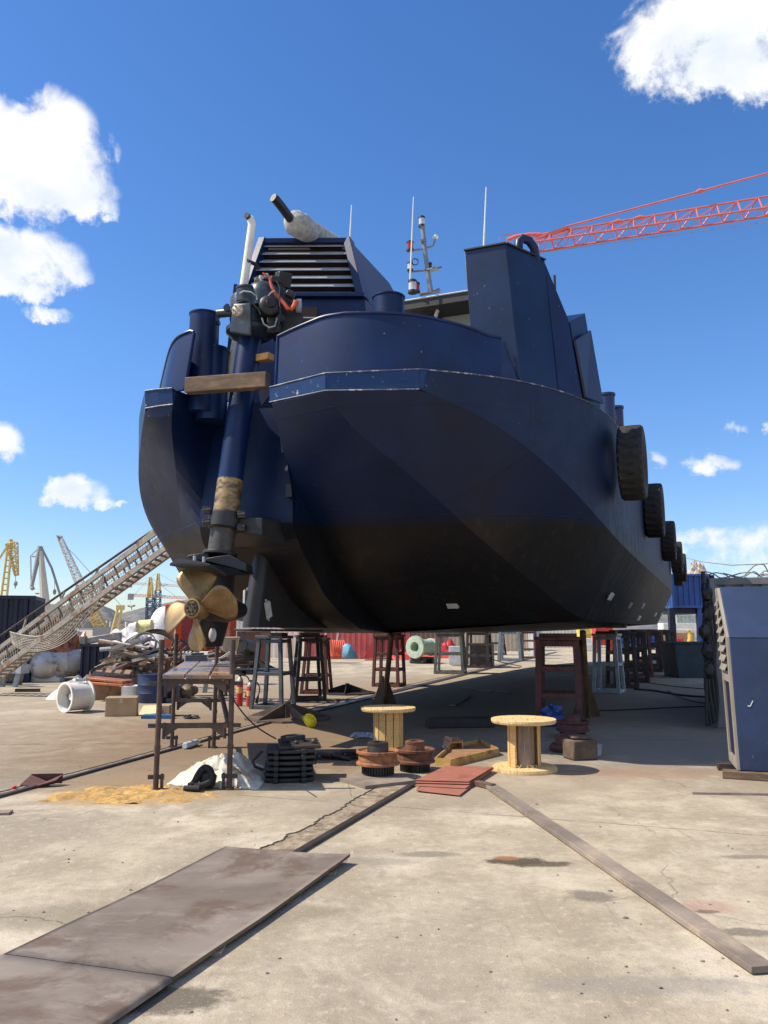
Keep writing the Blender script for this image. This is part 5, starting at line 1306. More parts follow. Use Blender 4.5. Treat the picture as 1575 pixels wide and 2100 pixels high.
def pump():
    c = g(375, 1437); root = thing('water_pump', 'dirty pump with coiled hose seen through the scaffold', 'pump', c); b = MB()
    b.lathe(c+Vector((.1, -.05, .2)), Vector((-.2, -1, 0)), [(.16, -.1), (.17, 0), (.15, .07), (.09, .1), (.06, .14), (.001, .14)], 22); b.tube([c+Vector((.1, .1, .2)), c+Vector((.15, .45, .2))], .1, 14); b.build('pump_body', mat('pump_brown', (.16, .115, .07), .6, .3, .3, 8, .3, (.3, .24, .15), .4, 6), root)
    b = MB(); b.box(c+Vector((-.18, .1, .18)), .25, .3, .36); b.build('control_box', greyst, root, bevel=.01)
    b = MB(); b.tube(smooth([c+Vector((.2, -.1, .1)), c+Vector((.4, -.15, .05)), c+Vector((.6, -.05, .03)), c+Vector((.5, .2, .02)), c+Vector((.2, .3, .02)), c+Vector((-.2, -.2, .02))], 2), .025, 8); b.build('hose', greyrope, root)
    b = MB(); b.box(c+Vector((.1, .1, .03)), .9, .5, .05); b.build('base_frame', black, root)
pump()
b = MB(); b.sphere(g(392, 1474)+VZ*.02, .14, .07, .05, 16, 8, .6, 6, -.01); solo(b, 'dark_rag', black, 'dark oily rag lying on the concrete behind the scaffold', 'rag', sharp=20)
b = MB(); p = g(60, 1419); b.beam(p+Vector((-.35, 0, .04)), p+Vector((.25, .03, .04)), .12, .08); solo(b, 'dark_timber', dkst, 'short dark timber on the ground at far left before the silver tank', 'timber')

# ------------------------------------------------------------------ left junk yard
def tank():
    p = g(95, 1400)+Vector((0, .6, 0)); ax = Vector((.75, .65, .05)).normalized(); c = p+VZ*.52; root = thing('silver_tank', 'dented silver tank with rounded end lying on a white saddle', 'tank', p)
    b = MB(); b.lathe(c-ax*.75, ax, [(.001, 0), (.14, .02), (.27, .08), (.36, .18), (.41, .34), (.42, .5), (.43, .52), (.42, .54), (.42, .95), (.43, .97), (.42, .99), (.42, 1.5), (.3, 1.62), (.001, 1.64)], 36); b.build('tank_shell', alum, root)
    for k in (.05, .45, .8):
        b = MB(); b.tube([c+ax*k+VZ*.38, c+ax*k+VZ*.55], .045, 10); b.build('nozzle', greyst, root)
    b = MB(); q = [p+Vector((-.75, -.25, 0)), p+Vector((.25, -.25, 0)), p+Vector((.3, .05, 0)), p+Vector((-.7, .05, 0))]; b.hexa(q, [q[0]+VZ*.62, q[1]+VZ*.10, q[2]+VZ*.10, q[3]+VZ*.62]); b.build('saddle', white, root, bevel=.01)
tank()
def emotor():
    p = g(22, 1405); root = thing('electric_motor', 'grey finned electric motor at the left edge', 'motor', p); ax = Vector((1, .25, 0)).normalized(); c = p+VZ*.3
    b = MB(); b.lathe(c-ax*.25, ax, [(.001, 0), (.17, .02), (.22, .1)]+[((.25 if k % 2 else .22), .12+k*.022) for k in range(18)]+[(.22, .53), (.1, .58), (.001, .58)], 28); b.build('motor_body', greyst, root)
    b = MB(); b.box(c+VZ*.32+ax*.05, .36, .28, .16, .2); b.build('terminal_box', lgrey, root, bevel=.03)
    b = MB(); b.box(p+VZ*.03, .55, .35, .06, .2); b.build('foot', greyst, root)
emotor()
def heap(name, c, rx, ry, h, m, label, cat, seed, kind=None, sharp=40, amp=.5, freq=2.2):
    from mathutils import noise as NZ
    n = 40; rows = []
    for i in range(13):
        f = i/12; row = []
        for k in range(n):
            a = 2*math.pi*k/n; x, y = math.cos(a)*f, math.sin(a)*f
            z = (1-f**2.2)*h*(1+amp*NZ.fractal(Vector((x*freq+seed, y*freq, seed)), .9, 2.0, 4)*1.4); rr = 1+.2*NZ.noise(Vector((math.cos(a)*2, math.sin(a)*2, seed)))
            row.append(Vector(c)+Vector((x*rx*rr, y*ry*rr, max(0, z))))
        rows.append(row)
    b = MB(); b.rows(rows, True); o = b.build(name, m, sharp=sharp); tag(o, label, cat, kind=kind); return o
heap('copper_tarp', at(113, 1352, 26)*1.0+Vector((0, 0, -.0)), 1.15, 1.0, .85, mat('copper_foil', (.42, .14, .055), .32, .5, .3, 3, .4, (.16, .05, .03), .42, 3), 'shiny copper-coloured foil tarpaulin heaped behind the silver tank', 'tarpaulin', 2, sharp=18, amp=.9, freq=3.5)
heap('white_tarp', Vector((at(172, 1400, 19.2).x, 19.2, 0)), .85, .5, .42, offw, 'dirty white tarpaulin crumpled behind the duct fan', 'tarpaulin', 5, sharp=35, amp=.38, freq=2.2)
heap('blue_cloth', g(180, 1385)+Vector((.1, 4.2, .35)), .55, .4, .45, cloth, 'blue and white cloth bundle on the scrap behind the white tarpaulin', 'cloth', 6, sharp=22, amp=.9)
heap('white_cloth', g(160, 1385)+Vector((0, 4.4, .35)), .35, .3, .35, white, 'small white cloth beside the blue and white bundle', 'cloth', 7, sharp=22, amp=.8)
b = MB(); p = at(160, 1320, 29); b.prism([at(108, 1348, 29), at(166, 1348, 29), at(166, 1296, 29), at(146, 1288, 29), at(118, 1310, 29)], Vector((.05, .4, 0))); b.prism([Vector((at(108, 1348, 29).x, 29.01, 0)), Vector((at(166, 1348, 29).x, 29.01, 0)), at(166, 1348.2, 29), at(108, 1348.2, 29)], Vector((0, .35, 0))); solo(b, 'pale_screen', palegrey, 'large pale grey panel standing behind the copper-coloured tarpaulin', 'panel', bevel=.02)
def skip():
    q = [at(168, 1380, 25.2), at(250, 1380, 25.2)]; root = thing('dark_skip', 'long dark open skip behind the scrap pile', 'skip', Vector((q[0].x+.6, 25.5, 0)))
    zt = at(200, 1323, 25.2).z; x0, x1 = q[0].x, q[1].x; b = MB(); t_ = .08
    b.box(((x0+x1)/2, 25.2, zt/2), x1-x0, t_, zt); b.box(((x0+x1)/2, 27, zt/2), x1-x0, t_, zt); b.box((x0+t_/2, 26.1, zt/2), t_, 1.7, zt*.99); b.box((x1-t_/2, 26.1, zt/2), t_, 1.7, zt*.99); b.box(((x0+x1)/2, 26.1, .06), x1-x0-.2, 1.7, .1)
    b.build('skip_body', bluedk, root)
    b = MB()
    for k in range(7): x = x0+(x1-x0)*k/6; b.box((x, 25.13, zt*.5), .06, .06, zt)
    b.box(((x0+x1)/2, 25.12, zt), x1-x0+.1, .14, .08); b.build('skip_rib', bluedk, root)
skip()
b = MB(); b.prism([at(173, 1321, 26), at(175, 1308, 26), at(240, 1297, 26), at(240, 1312, 26), at(190, 1318, 26)], Vector((0, .5, 0))); b.hexa([at(235, 1312, 25.9), at(252, 1318, 25.9), at(252, 1318, 26.6), at(235, 1312, 26.6)], [at(230, 1297, 25.9), at(242, 1297, 25.9), at(242, 1297, 26.6), at(230, 1297, 26.6)]); b.beam(at(171, 1322, 26.0), at(171, 1304, 26.0), .2, .2); solo(b, 'box_girder', mat('girder_pale', (.40, .34, .30), .6), 'pale tapered box girder lying across the top of the dark skip', 'girder', bevel=.02)
# scrap: individual long pieces and one mixed heap
heap('scrap_heap', Vector((at(270, 1380, 22).x, 22.0, 0)), 1.6, .9, .75, mat('scrap_mix', (.14, .11, .085), .8, .1, .6, 6, .6, (.30, .23, .16), .45, 7), 'mixed heap of scrap below the coiled hoses', 'scrap', 9, kind='stuff', sharp=15, amp=.6, freq=4)
rnd = random.Random(31)
sm = [rust, grywood, lgrey, dkst, timber, offw, greyst]
for k in range(26):
    px = rnd.uniform(238, 330); py = rnd.uniform(1318, 1372); Y = rnd.uniform(20.6, 22.0); c = at(px, py, Y); l = rnd.uniform(.4, 1.4); a = rnd.uniform(-.5, .5); d = Vector((math.cos(a), rnd.uniform(-.4, .4), rnd.uniform(-.3, .45))).normalized()
    b = MB()
    if k % 3: b.beam(c-d*l/2, c+d*l/2, rnd.uniform(.04, .12), rnd.uniform(.03, .08))
    else: b.tube([c-d*l/2, c+d*l/2], rnd.uniform(.02, .06), 8)
    solo(b, 'scrap_bar' if k % 3 else 'scrap_pipe', sm[k % 7], 'odd bar or pipe in the scrap pile under the coiled hoses', 'scrap', 'bars and pipes in the scrap pile')
for k, (px, py, Y) in enumerate([(345, 1352, 19), (372, 1350, 20), (398, 1353, 20), (430, 1352, 21), (455, 1350, 21), (462, 1360, 19), (486, 1352, 30), (505, 1358, 30), (478, 1366, 22), (15, 1360, 23), (40, 1372, 23), (212, 1366, 23), (235, 1374, 22), (205, 1378, 20), (445, 1345, 24)]):
    c = at(px, py, Y); a = rnd.uniform(0, 3); d = Vector((math.cos(a), math.sin(a)*.4, rnd.uniform(-.2, .25))).normalized(); l = rnd.uniform(.4, 1.0); b = MB(); z = c.z
    if k % 4 == 1: b.lathe(c-VZ*.15, Vector((rnd.uniform(-.5, .5), -.6, .8)), [(.16, 0), (.2, .05), (.2, .22), (.16, .24), (.12, .2)], 16)
    elif k % 4 == 2: b.box(c, l*.6, .4, .24, a); b.box(c+VZ*.14, l*.4, .3, .06, a+.3)
    else: b.beam(c-d*l/2, c+d*l/2, rnd.uniform(.05, .14), rnd.uniform(.04, .1)); b.beam(c-d*l/2+VZ*.03, c+Vector((.3, -.1, .2)), .04, .04)
    b.beam(Vector((c.x-.1, c.y, 0)), Vector((c.x, c.y+.02, max(.05, z))), .16, .12)
    solo(b, 'scrap_bit', sm[(k*3) % 7], 'odd piece of scrap lying between the gangway and the fire extinguishers', 'scrap', 'odd scrap pieces across the left of the yard', bevel=.008)
# coiled hoses
for k in range(6):
    b = MB(); c = at(304+k*2, 1338, 22.5-k*.07); rr = (.75-.05*k); pts = [c+Vector((rr*1.05*math.cos(a), .25*math.sin(a*1.0), rr*.72*math.sin(a)+.05*k)) for a in [math.pi*(1.08-1.15*i/20) for i in range(21)]]
    b.tube(pts, .028, 7); solo(b, 'coiled_hose', [cable, blackrub, greyrope, cable, greyrope, blackrub][k], 'black or grey hose of the big coil above the scrap pile', 'hose', 'hoses coiled above the scrap pile')
for k, (px, py, r, lab) in enumerate(((298, 1322, .30, 'white bent sheet behind the coiled hoses'), (310, 1334, .28, 'grey open pipe end among the coiled hoses'))):
    b = MB(); c = at(px, py, 21.6); b.lathe(c, Vector((.2, -1, .15)), [(r, 0), (r, .35), (r*.9, .35), (r*.9, 0)], 20, True); solo(b, 'duct_piece', lgrey if k else palegrey, lab, 'duct')
heap('white_sacks', Vector((at(262, 1330, 30).x, 30, .4)), 1.35, .8, 1.05, mat('sack_white', (.74, .73, .70), .8, 0, .06, 2, .2), 'pile of white sacks behind the coiled hoses', 'sacks', 12, sharp=60, amp=.35, freq=1.6)
b = MB(); b.tube([at(286, 1287, 31.5), at(312, 1285, 31.5)], .28, 16); solo(b, 'yellow_float', mat('pale_yellow', (.72, .66, .30), .5), 'pale yellow float lying on the white sacks', 'float')
b = MB(); b.tube([at(266, 1291, 31.2), at(282, 1289, 31.2)], [.22, .26], 14); solo(b, 'cloth_roll', offw, 'beige cloth roll left of the pale yellow float', 'cloth')
# white dome tank with its lettering
def dome():
    c = at(335, 1300, 38); root = thing('white_tank', 'white domed tank with small letters behind the orange cabinet', 'tank', Vector((c.x, c.y, 0))); r = .62*1.08
    b = MB(); b.lathe(Vector((c.x, c.y, 0)), VZ, [(r, 0), (r, 1.6)]+[(r*math.cos(t_), 1.6+1.05*math.sin(t_)) for t_ in [k*math.pi/2/8 for k in range(1, 9)]], 30); b.build('tank_shell', mat('tank_white', (.78, .78, .76), .5, 0, .04, 2, 0), root)
    cu = bpy.data.curves.new('tank_lettering', 'FONT'); cu.body = 'RC'; cu.size = .3; cu.extrude = .004; cu.align_x = 'CENTER'
    o = bpy.data.objects.new('tank_lettering', cu); COL.objects.link(o); p = at(312, 1281, 38-r*.86); o.parent = root; o.location = p-Vector(root['_w']); o.rotation_euler = (R(90), 0, R(-35)); cu.materials.append(mat('letter_grey', (.4, .38, .36), .6)); bpy.context.view_layer.update(); me = bpy.data.meshes.new_from_object(o); o2 = bpy.data.objects.new('lettering', me); COL.objects.link(o2); o2.parent = root; o2.location = o.location; o2.rotation_euler = o.rotation_euler; bpy.data.objects.remove(o)
dome()
# orange cabinet
def cabinet():
    Y = 30; x0, x1 = at(336, 1300, Y).x, at(474, 1300, Y).x; zt = at(400, 1240, Y).z; root = thing('orange_cabinet', 'tall orange steel cabinet with an open door behind the propeller', 'cabinet', Vector(((x0+x1)/2, Y+.5, 0)))
    def pan(xa, xb, z0, z1, y, th, m, name):
        b = MB(); b.box(((at(xa, 1300, Y).x+at(xb, 1300, Y).x)/2, y, (z0+z1)/2), at(xb, 1300, Y).x-at(xa, 1300, Y).x, th, z1-z0); return b.build(name, m, root, bevel=.01)
    zb = at(350, 1332, Y).z
    pan(337, 474, zb, zt, Y+1.0, .06, orange, 'back_panel'); pan(337, 358, zb, zt, Y, .06, orange, 'door'); pan(372, 392, zb, zt, Y, .06, mat('dark_red', (.24, .02, .02), .5), 'door')
    pan(337, 474, zt-.03, zt+.03, Y+.5, 1.0, orange, 'roof'); pan(337, 474, zb-.06, zb, Y+.5, 1.0, rust, 'floor_plate')
    d = pan(450, 474, at(450, 1340, Y).z, at(450, 1252, Y).z, Y-.2, .06, mat('orange_worn', (.52, .095, .035), .6, 0, .2, 2, .1, (.34, .28, .25), .45, 1.6), 'side_door')
    pan(358, 361, at(350, 1320, Y).z, at(350, 1268, Y).z, Y-.04, .03, white, 'edge_strip'); pan(337, 346, at(350, 1311, Y).z, at(350, 1296, Y).z, Y-.035, .01, mat('faded_patch', (.5, .3, .16), .8), 'faded_patch')
    pan(400, 425, zb, at(350, 1300, Y).z, Y-.1, .1, orange, 'lower_panel')
cabinet()
# louvre rack with curved bars and white bucket behind scaffold
root = thing('curved_bar_rack', 'rack of curved dark bars leaning behind the scaffold boards', 'rack', Vector((at(375, 1345, 22).x, 22, 0)))
b = MB(); b.beam(at(370, 1311, 21.8), at(412, 1343, 21.8), .05, .05); b.beam(at(345, 1345, 21.8), at(408, 1347, 21.8), .05, .05); b.build('rack_frame', black, root)
for k in range(8):
    f = k/8; p = at(370+40*f, 1312+31*f, 21.8); q = at(349+55*f, 1347, 21.8); b = MB(); m_ = p.lerp(q, .5)+Vector((-.06, 0, .05)); b.tube(smooth([p, m_, q], 2), .02, 6); b.build('curved_bar', greyst if k % 2 else black, root)
b = MB(); c = Vector((at(470, 1330, 24).x, 24, at(470, 1338, 24).z)); b.lathe(c, VZ, [(.16, 0), (.24, .1), (.30, .42), (.32, .44), (.30, .45), (.27, .42), (.2, .1), (.001, .06)], 22); b.lathe(Vector((c.x, c.y, 0)), VZ, [(.2, 0), (.17, c.z)], 14); solo(b, 'plastic_tub', mat('tub_grey', (.42, .38, .33), .6), 'dirty pale plastic tub standing behind the scaffold post', 'tub')
for k, (x0, y0, x1, y1, m, lab) in enumerate(((173, 1392, 262, 1398, copper, 'upper copper-coloured plate strip behind the white drums'), (176, 1401, 262, 1404, copper, 'lower copper-coloured plate strip behind the white drums'))):
    b = MB(); b.beam(at(x0+12, y0-2, 18.7-k*.1), at(x1, y1, 18.5-k*.1), .5, .05); solo(b, 'copper_strip', m, lab, 'metal strip', 'copper-coloured strips behind the white drums', bevel=.006)
b = MB(); b.box(Vector((at(228, 1400, 19).x, 19.1, .22)), 1.0, .8, .48, .1); b.box(Vector((at(228, 1380, 19.3).x, 19.4, .52)), .9, .5, .14, .12, .2); solo(b, 'brown_trough', mat('trough_brown', (.30, .18, .10), .7, .1, .3, 3, .3, (.14, .08, .05), .4, 3), 'brown metal trough under the copper-coloured strips', 'trough', bevel=.02)

# container at far left
def corrug(b, p, q, z0, z1, d, pitch=.28):
    p, q = Vector(p), Vector(q); L = (q-p).length; u = (q-p).normalized(); n = u.cross(VZ).normalized(); pts = []
    k = 0; s = 0
    while s < L:
        for f, o in ((0, 0), (.35, 0), (.5, 1), (.85, 1)):
            ss = s+f*pitch
            if ss <= L: pts.append(p+u*ss+n*(d*o))
        s += pitch
    pts.append(q); b.rows([[x+VZ*(z0-x.z) for x in pts], [x+VZ*(z1-x.z) for x in pts]])
def container(c0, along, L, Wd, z0, h, m, label, name='shipping_container', frame=None, group=None):
    c0 = Vector(c0); al = Vector(along).normalized(); ac = Vector((-al.y, al.x, 0)); root = thing(name, label, 'container', Vector((c0.x, c0.y, 0)) if z0 < .2 else Vector((c0.x, c0.y, z0)), group)
    P = [c0, c0+al*L, c0+al*L+ac*Wd, c0+ac*Wd]; b = MB()
    for i in range(4): corrug(b, P[i], P[(i+1) % 4], z0+.06, z0+h-.06, -.045)
    b.build('corrugated_wall', m, root, sharp=30)
    b = MB(); b.hexa([Vector((p.x, p.y, z0+h-.07)) for p in P], [Vector((p.x, p.y, z0+h-.04)) for p in P]); b.build('roof', m, root)
    b = MB()
    for i in range(4):
        a_, b_ = P[i], P[(i+1) % 4]
        for z in (z0+.06, z0+h-.06): b.beam(Vector((a_.x, a_.y, z)), Vector((b_.x, b_.y, z)), .12, .12)
        b.beam(Vector((a_.x, a_.y, z0)), Vector((a_.x, a_.y, z0+h)), .14, .14)
    b.build('corner_frame', frame or m, root, bevel=.01); return root
al = Vector((-1, -.25, 0)).normalized(); c0 = at(63, 1300, 25); container((c0.x, c0.y, 0), Vector((-.96, -.28, 0)), 5.5, -2.4, 0, 2.62, bluedk, 'dark navy container at the left edge behind the gangway')

# ------------------------------------------------------------------ gangway
def gangway():
    lo, hi = at(-40, 1402, 20), at(468, 1030, 17.4); root = thing('gangway', 'rusty truss gangway with netting leading up to the boat', 'gangway', Vector((lo.x, lo.y, 0)))
    d = (hi-lo).normalized(); up = (VZ-d*d.z).normalized(); side = d.cross(up); gm = mat('gangway_rust', (.36, .33, .29), .8, 0, .25, 4, .3, (.21, .13, .085), .46, 4)
    L = (hi-lo).length; wdt = .7; ht = .46
    for nm, s in (('near', 0), ('far', 1)):
        o = side*(-wdt*s if side.y > 0 else wdt*s) if False else Vector((0, wdt*s, 0))
        b = MB(); b.beam(lo+o, hi+o, .09, .12); b.beam(lo+o+up*ht, hi+o+up*ht, .08, .10); b.build('side_beam', gm, root)
        b = MB(); n = 22
        for k in range(1, n): p = lo.lerp(hi, k/n)+o; b.beam(p, p+up*ht, .035, .035, up=d)
        b.build('truss_upright', mat('upright_dark', (.08, .062, .055), .8), root)
    b = MB(); n = 44
    for k in range(n): p = lo.lerp(hi, (k+.5)/n); b.beam(p-VZ*.02, p+Vector((0, wdt, 0))-VZ*.02, .04, .05)
    b.build('tread', gm, root)
    # mesh infill of the truss side
    b = MB(); st = .075; m = int(L/st)
    for k in range(m): p = lo.lerp(hi, k/m)+Vector((0, -.01, 0)); b.tube([p, p.lerp(p+up*ht, 1)+d*.12], .007, 3, False)
    for k in range(1, 7): b.tube([lo+up*ht*k/7+Vector((0, -.01, 0)), hi+up*ht*k/7+Vector((0, -.01, 0))], .007, 3, False)
    b.build('side_mesh', netm, root)
    # handrail
    h2 = 1.02
    rl0, rl1 = at(-40, 1332, 19.98), at(330, 1076, 18.2)
    rl2 = rl0+(rl1-rl0)*1.35
    b = MB(); b.tube([rl0, rl2], .03, 8); b.build('handrail', dkst, root)
    b = MB()
    for k in (.02, .2, .36, .50, .66, .82, .97):
        q = rl0.lerp(rl2, k); f = (q-lo).dot(d); b.beam(lo+d*(f-.25)+up*ht, q, .05, .03)
    b.build('handrail_post', gm, root)
    # sagging net
    b = MB(); n = 84; rowsT = []; m = 9
    grid = []
    for i in range(n+1):
        f = i/n; q = rl0.lerp(rl2, .13+.79*f); fd = (q-lo).dot(d); bot = lo+d*(fd-.1)+up*(ht-.05)
        sag = abs(math.sin(f*math.pi*2.6+.25))**.8*.62+.03
        if f < .5: bot = bot - up*.85*math.sin(f/.5*math.pi)**.6
        tpn = q.lerp(bot, sag); grid.append([tpn.lerp(bot, j/m)+Vector((0, -.04, 0)) for j in range(m+1)])
    for j in range(m+1): b.tube([g_[j] for g_ in grid], .010 if j else .018, 4, False)
    for i in range(0, n+1): b.tube([grid[i][0], grid[i][m//2], grid[i][m]], .010, 3, False)
    b.build('safety_net', netm, root)
gangway()

# ------------------------------------------------------------------ distant cranes
def crane(name, label, base, m): return thing(name, label, 'crane', base)
YA = 150
r_ = crane('harbour_crane', 'yellow harbour crane with ladder-like jib at the left edge', Vector((at(-20, 1300, YA).x, YA, 0)), 0)
b = MB()
for o in (0, 1.1): b.tube([at(-6+o*13, 1285, YA), at(17+o*7, 1112, YA)], .22, 6)
for k in range(14): f = k/14; b.tube([at(-6+23*f, 1285-173*f, YA), at(8+17*f, 1285-173*f, YA)], .13, 5)
b.build('jib', yel2, r_)
b = MB(); b.lattice(at(24, 1114, YA), at(34, 1181, YA), 1.6, .5, 7, .13); b.tube([at(22, 1106, YA), at(22, 1118, YA)], .4, 6); b.tube([at(20, 1112, YA), at(-30, 1190, YA)], .2, 5); b.tube([at(24, 1118, YA), at(37, 1128, YA), at(37, 1175, YA)], .07, 4); b.build('fly_jib', yel2, r_)
b = MB(); b.tube([at(32, 1181, YA), at(32, 1198, YA)], .06, 4); b.sphere(at(32, 1197, YA), .35, .35, .5); b.tube([at(32, 1199, YA), at(31, 1207, YA)], .1, 4); b.build('hook', crgrey, r_)
b = MB(); b.lattice(Vector((at(-6, 1285, YA).x, YA, 0)), at(0, 1250, YA), 3, 3, 3, .15); b.build('tower', yel2, r_)
YB = 170
r_ = crane('harbour_crane', 'grey harbour crane with pale column behind the gangway', Vector((at(95, 1290, YB).x, YB, 0)), 0)
b = MB(); b.tube([Vector((at(95, 1290, YB).x, YB, 0)), at(94, 1268, YB), at(84, 1130, YB)], [1.3, 1.2, .45], 10); b.build('column', mat('column_cream', (.55, .52, .42), .6, 0, .1, .1, 0), r_)
b = MB(); b.tube([at(83, 1120, YB), at(64, 1207, YB)], [.55, .35], 6); b.tube([at(84, 1121, YB), at(106, 1165, YB), at(127, 1232, YB)], .25, 6); b.tube([at(63, 1139, YB), at(64, 1207, YB)], .13, 5); b.tube([at(64, 1139, YB), at(83, 1120, YB)], .12, 5); b.tube([at(64, 1207, YB), at(69, 1205, YB)], .5, 6); b.tube([at(66, 1141, YB), at(79, 1142, YB)], .15, 5); b.tube([at(73, 1217, YB), at(95, 1219, YB)], .15, 5); b.build('jib', crgrey, r_)
b = MB(); b.tube([at(112, 1180, YB), at(112, 1212, YB)], .05, 4); b.sphere(at(112, 1214, YB), .35, .35, .6); b.build('hook', crgrey, r_)
YC_ = 190
r_ = crane('harbour_crane', 'white lattice crane jib rising behind the gangway', Vector((at(214, 1290, YC_).x, YC_, 0)), 0)
b = MB(); b.lattice(at(213, 1296, YC_), at(186, 1247, YC_), 2.2, 2.0, 8, .16); b.build('lower_boom', yel2, r_)
b = MB(); b.lattice(at(186, 1247, YC_), at(124, 1106, YC_), 2.0, .9, 20, .13); b.build('upper_boom', crwhite, r_)
b = MB(); b.tube([at(123, 1107, YC_), at(118, 1099, YC_), at(127, 1102, YC_)], .45, 6); b.tube([at(128, 1116, YC_), at(152, 1137, YC_), at(185, 1174, YC_), at(247, 1240, YC_)], .06, 4); b.build('hoist_line', crgrey, r_)
b = MB(); b.box(Vector((at(214, 1290, YC_).x, YC_, 1)), 4, 4, 2.2); b.build('cab', crgrey, r_)
YD = 120
r_ = crane('crawler_crane', 'yellow crane frame with two rungs above the dark skip', Vector((at(235, 1300, YD).x, YD, 0)), 0)
b = MB()
for x0, x1 in ((229, 243), (240, 251)): b.tube([Vector((at(x0, 1296, YD).x, YD, 0)), at(x0, 1296, YD), at(x1, 1243, YD)], .18, 6)
for k in range(5): f = k/4.2; b.tube([at(229+14*f, 1296-53*f, YD), at(240+11*f, 1296-53*f, YD)], .15, 5)
b.box(at(247, 1246, YD), 1.1, .6, .7); b.build('mast_frame', yel2, r_)
YE = 420
for nm, lab, x, yt, yb, yj, jl, jr in (('tower_crane', 'nearer tower crane with low red and white jib behind the propeller', 308, 1184, 1226, 1221, 264, 392), ('tower_crane', 'farther tower crane with a pale jib behind the propeller', 324, 1176, 1211, 1197, 262, 400)):
    Y = YE if x == 308 else 520; r_ = crane(nm, lab, Vector((at(x, 1290, Y).x, Y, 0)), 0)
    b = MB(); b.lattice(Vector((at(x-2, 1290, Y).x, Y, 0)), at(x, yb, Y), 3.2, 3.2, 9, .32); b.build('tower', crblue, r_)
    b = MB(); b.lattice(at(x, yb, Y), at(x+.5, yt, Y), 2.6, 1.0, 6, .35); b.box(at(x+1, (yb+yt)/2+6, Y), 2.4, 2.4, 4); b.build('tower_head', yel2, r_)
    b = MB(); b.lattice(at(jl, yj-1, Y), at(jr, yj+6, Y), 1.5, 1.5, 26, .16, sides=3); b.build('jib', mat('jib_pale', (.58, .36, .31), .6) if x == 308 else mat('jib_pale2', (.55, .50, .40), .6), r_)
    b = MB(); b.tube([at(x, yt, Y), at(jl+10, yj, Y)], .09, 4); b.tube([at(x, yt, Y), at(jr-30, yj+3, Y)], .09, 4); b.box(at(jl+4, yj+3, Y), 2.5, 2, 3); b.build('pendant_line', crgrey, r_)
b = MB(); Y = 420; b.tube([at(262, 1242, Y), at(268, 1244, Y), at(277, 1242, Y)], .5, 5); b.tube([at(270, 1243, Y), at(270, 1251, Y)], .25, 4); b.tube([at(266, 1244, Y), at(269, 1223, Y)], .06, 4); solo(b, 'crane_hook_beam', crgrey, 'dark lifting beam hanging from the red and white jib', 'hook')
# red crane boom at upper right
YR = 46
r_ = crane('red_crane', 'red lattice crane boom reaching in above the boat from the right', Vector((at(2300, 1290, YR).x, YR, 0)), 0)
b = MB()
T = lambda f: at(1108+ (1960-1108)*f, 481-(481-338)*f, YR); M1 = lambda f: at(1080+(1960-1080)*f, 499-(499-368)*f, YR-.9); M2 = lambda f: at(1092+(1960-1092)*f, 518-(518-383)*f, YR+.3)
for fn in (T, M1, M2): b.tube([fn(0), fn(1)], .065, 7)
n = 20
for k in range(n):
    f0, f1, fm = k/n, (k+1)/n, (k+.5)/n
    for fn in (M1, M2): b.tube([fn(f0), T(fm)], .04, 5, False); b.tube([T(fm), fn(f1)], .04, 5, False)
    b.tube([M1(f0), M2(fm)], .028, 4, False); b.tube([M2(fm), M1(f1)], .028, 4, False)
b.build('lattice_boom', crred, r_)
b = MB(); b.prism([at(1098, 486, YR-.2), at(1160, 464, YR-.2), at(1168, 467, YR-.2), at(1110, 484, YR-.2)], Vector((0, .4, 0))); b.tube([at(1040, 492, YR), at(1058, 485, YR), at(1085, 481, YR), at(1108, 481, YR)], .12, 6); b.tube([at(1025, 493, YR), at(1024, 484, YR), at(1058, 478, YR), at(1058, 486, YR)], .03, 5); b.build('boom_head', crred, r_)
b = MB(); b.tube([at(1160, 465, YR), at(1440, 391, YR), at(1620, 343, YR), at(1960, 235, YR)], .06, 6); b.tube([at(1425, 396, YR), at(1434, 392, YR), at(1448, 390, YR)], [.06, .16, .06], 6); b.build('pendant_bar', crred, r_)
for k, x in enumerate((1312, 1268)):
    b = MB(); y = 447 if k == 0 else 455; b.tube([at(x-14, y+2, YR-.1), at(x, y-1, YR-.1), at(x+12, y-1, YR-.1)], [.06, .16, .06], 6); b.build('boom_pin', crred, r_)
b = MB(); b.tube([at(1100, 519, YR), at(1330, 488, YR), at(1600, 452, YR), at(1960, 392, YR)], .018, 4); b.build('hoist_rope', crgrey, r_)
b = MB(); tb_ = M1(1.0); b.lattice(Vector((tb_.x+2, YR, 0)), Vector((tb_.x+2, YR, at(1960, 235, YR).z)), 2.2, 1.6, 16, .09); b.build('tower', crred, r_)

# ------------------------------------------------------------------ far yard behind the hull
def wallbox(x0, x1, yt, yb, Y, dep, m, name, label, cat='container'):
    a, c = at(x0, yt, Y), at(x1, yt, Y); root = thing(name, label, cat, Vector(((a.x+c.x)/2, Y, 0))); b = MB(); corrug(b, (a.x, Y, 0), (c.x, Y, 0), 0, a.z, .06, .3); b.box(((a.x+c.x)/2, Y+dep/2+.05, a.z/2-.02), c.x-a.x, dep, a.z-.04); b.build('corrugated_wall', m, root, sharp=30)
    b = MB(); b.box(((a.x+c.x)/2, Y+.0, a.z), c.x-a.x, .16, .14); b.box((a.x, Y, a.z/2), .16, .16, a.z); b.box((c.x, Y, a.z/2), .16, .16, a.z); b.build('corner_frame', m, root); return root
wallbox(470, 612, 1258, 1340, 46, 2.4, cream, 'white_container', 'white container far behind the skeg stands')
wallbox(628, 762, 1245, 1350, 44, 2.4, redc, 'red_container', 'faded red container with a white door frame leaning on it')
wallbox(764, 838, 1245, 1350, 47, 2.4, redc, 'red_container', 'red container to the right of the one with the white frame')
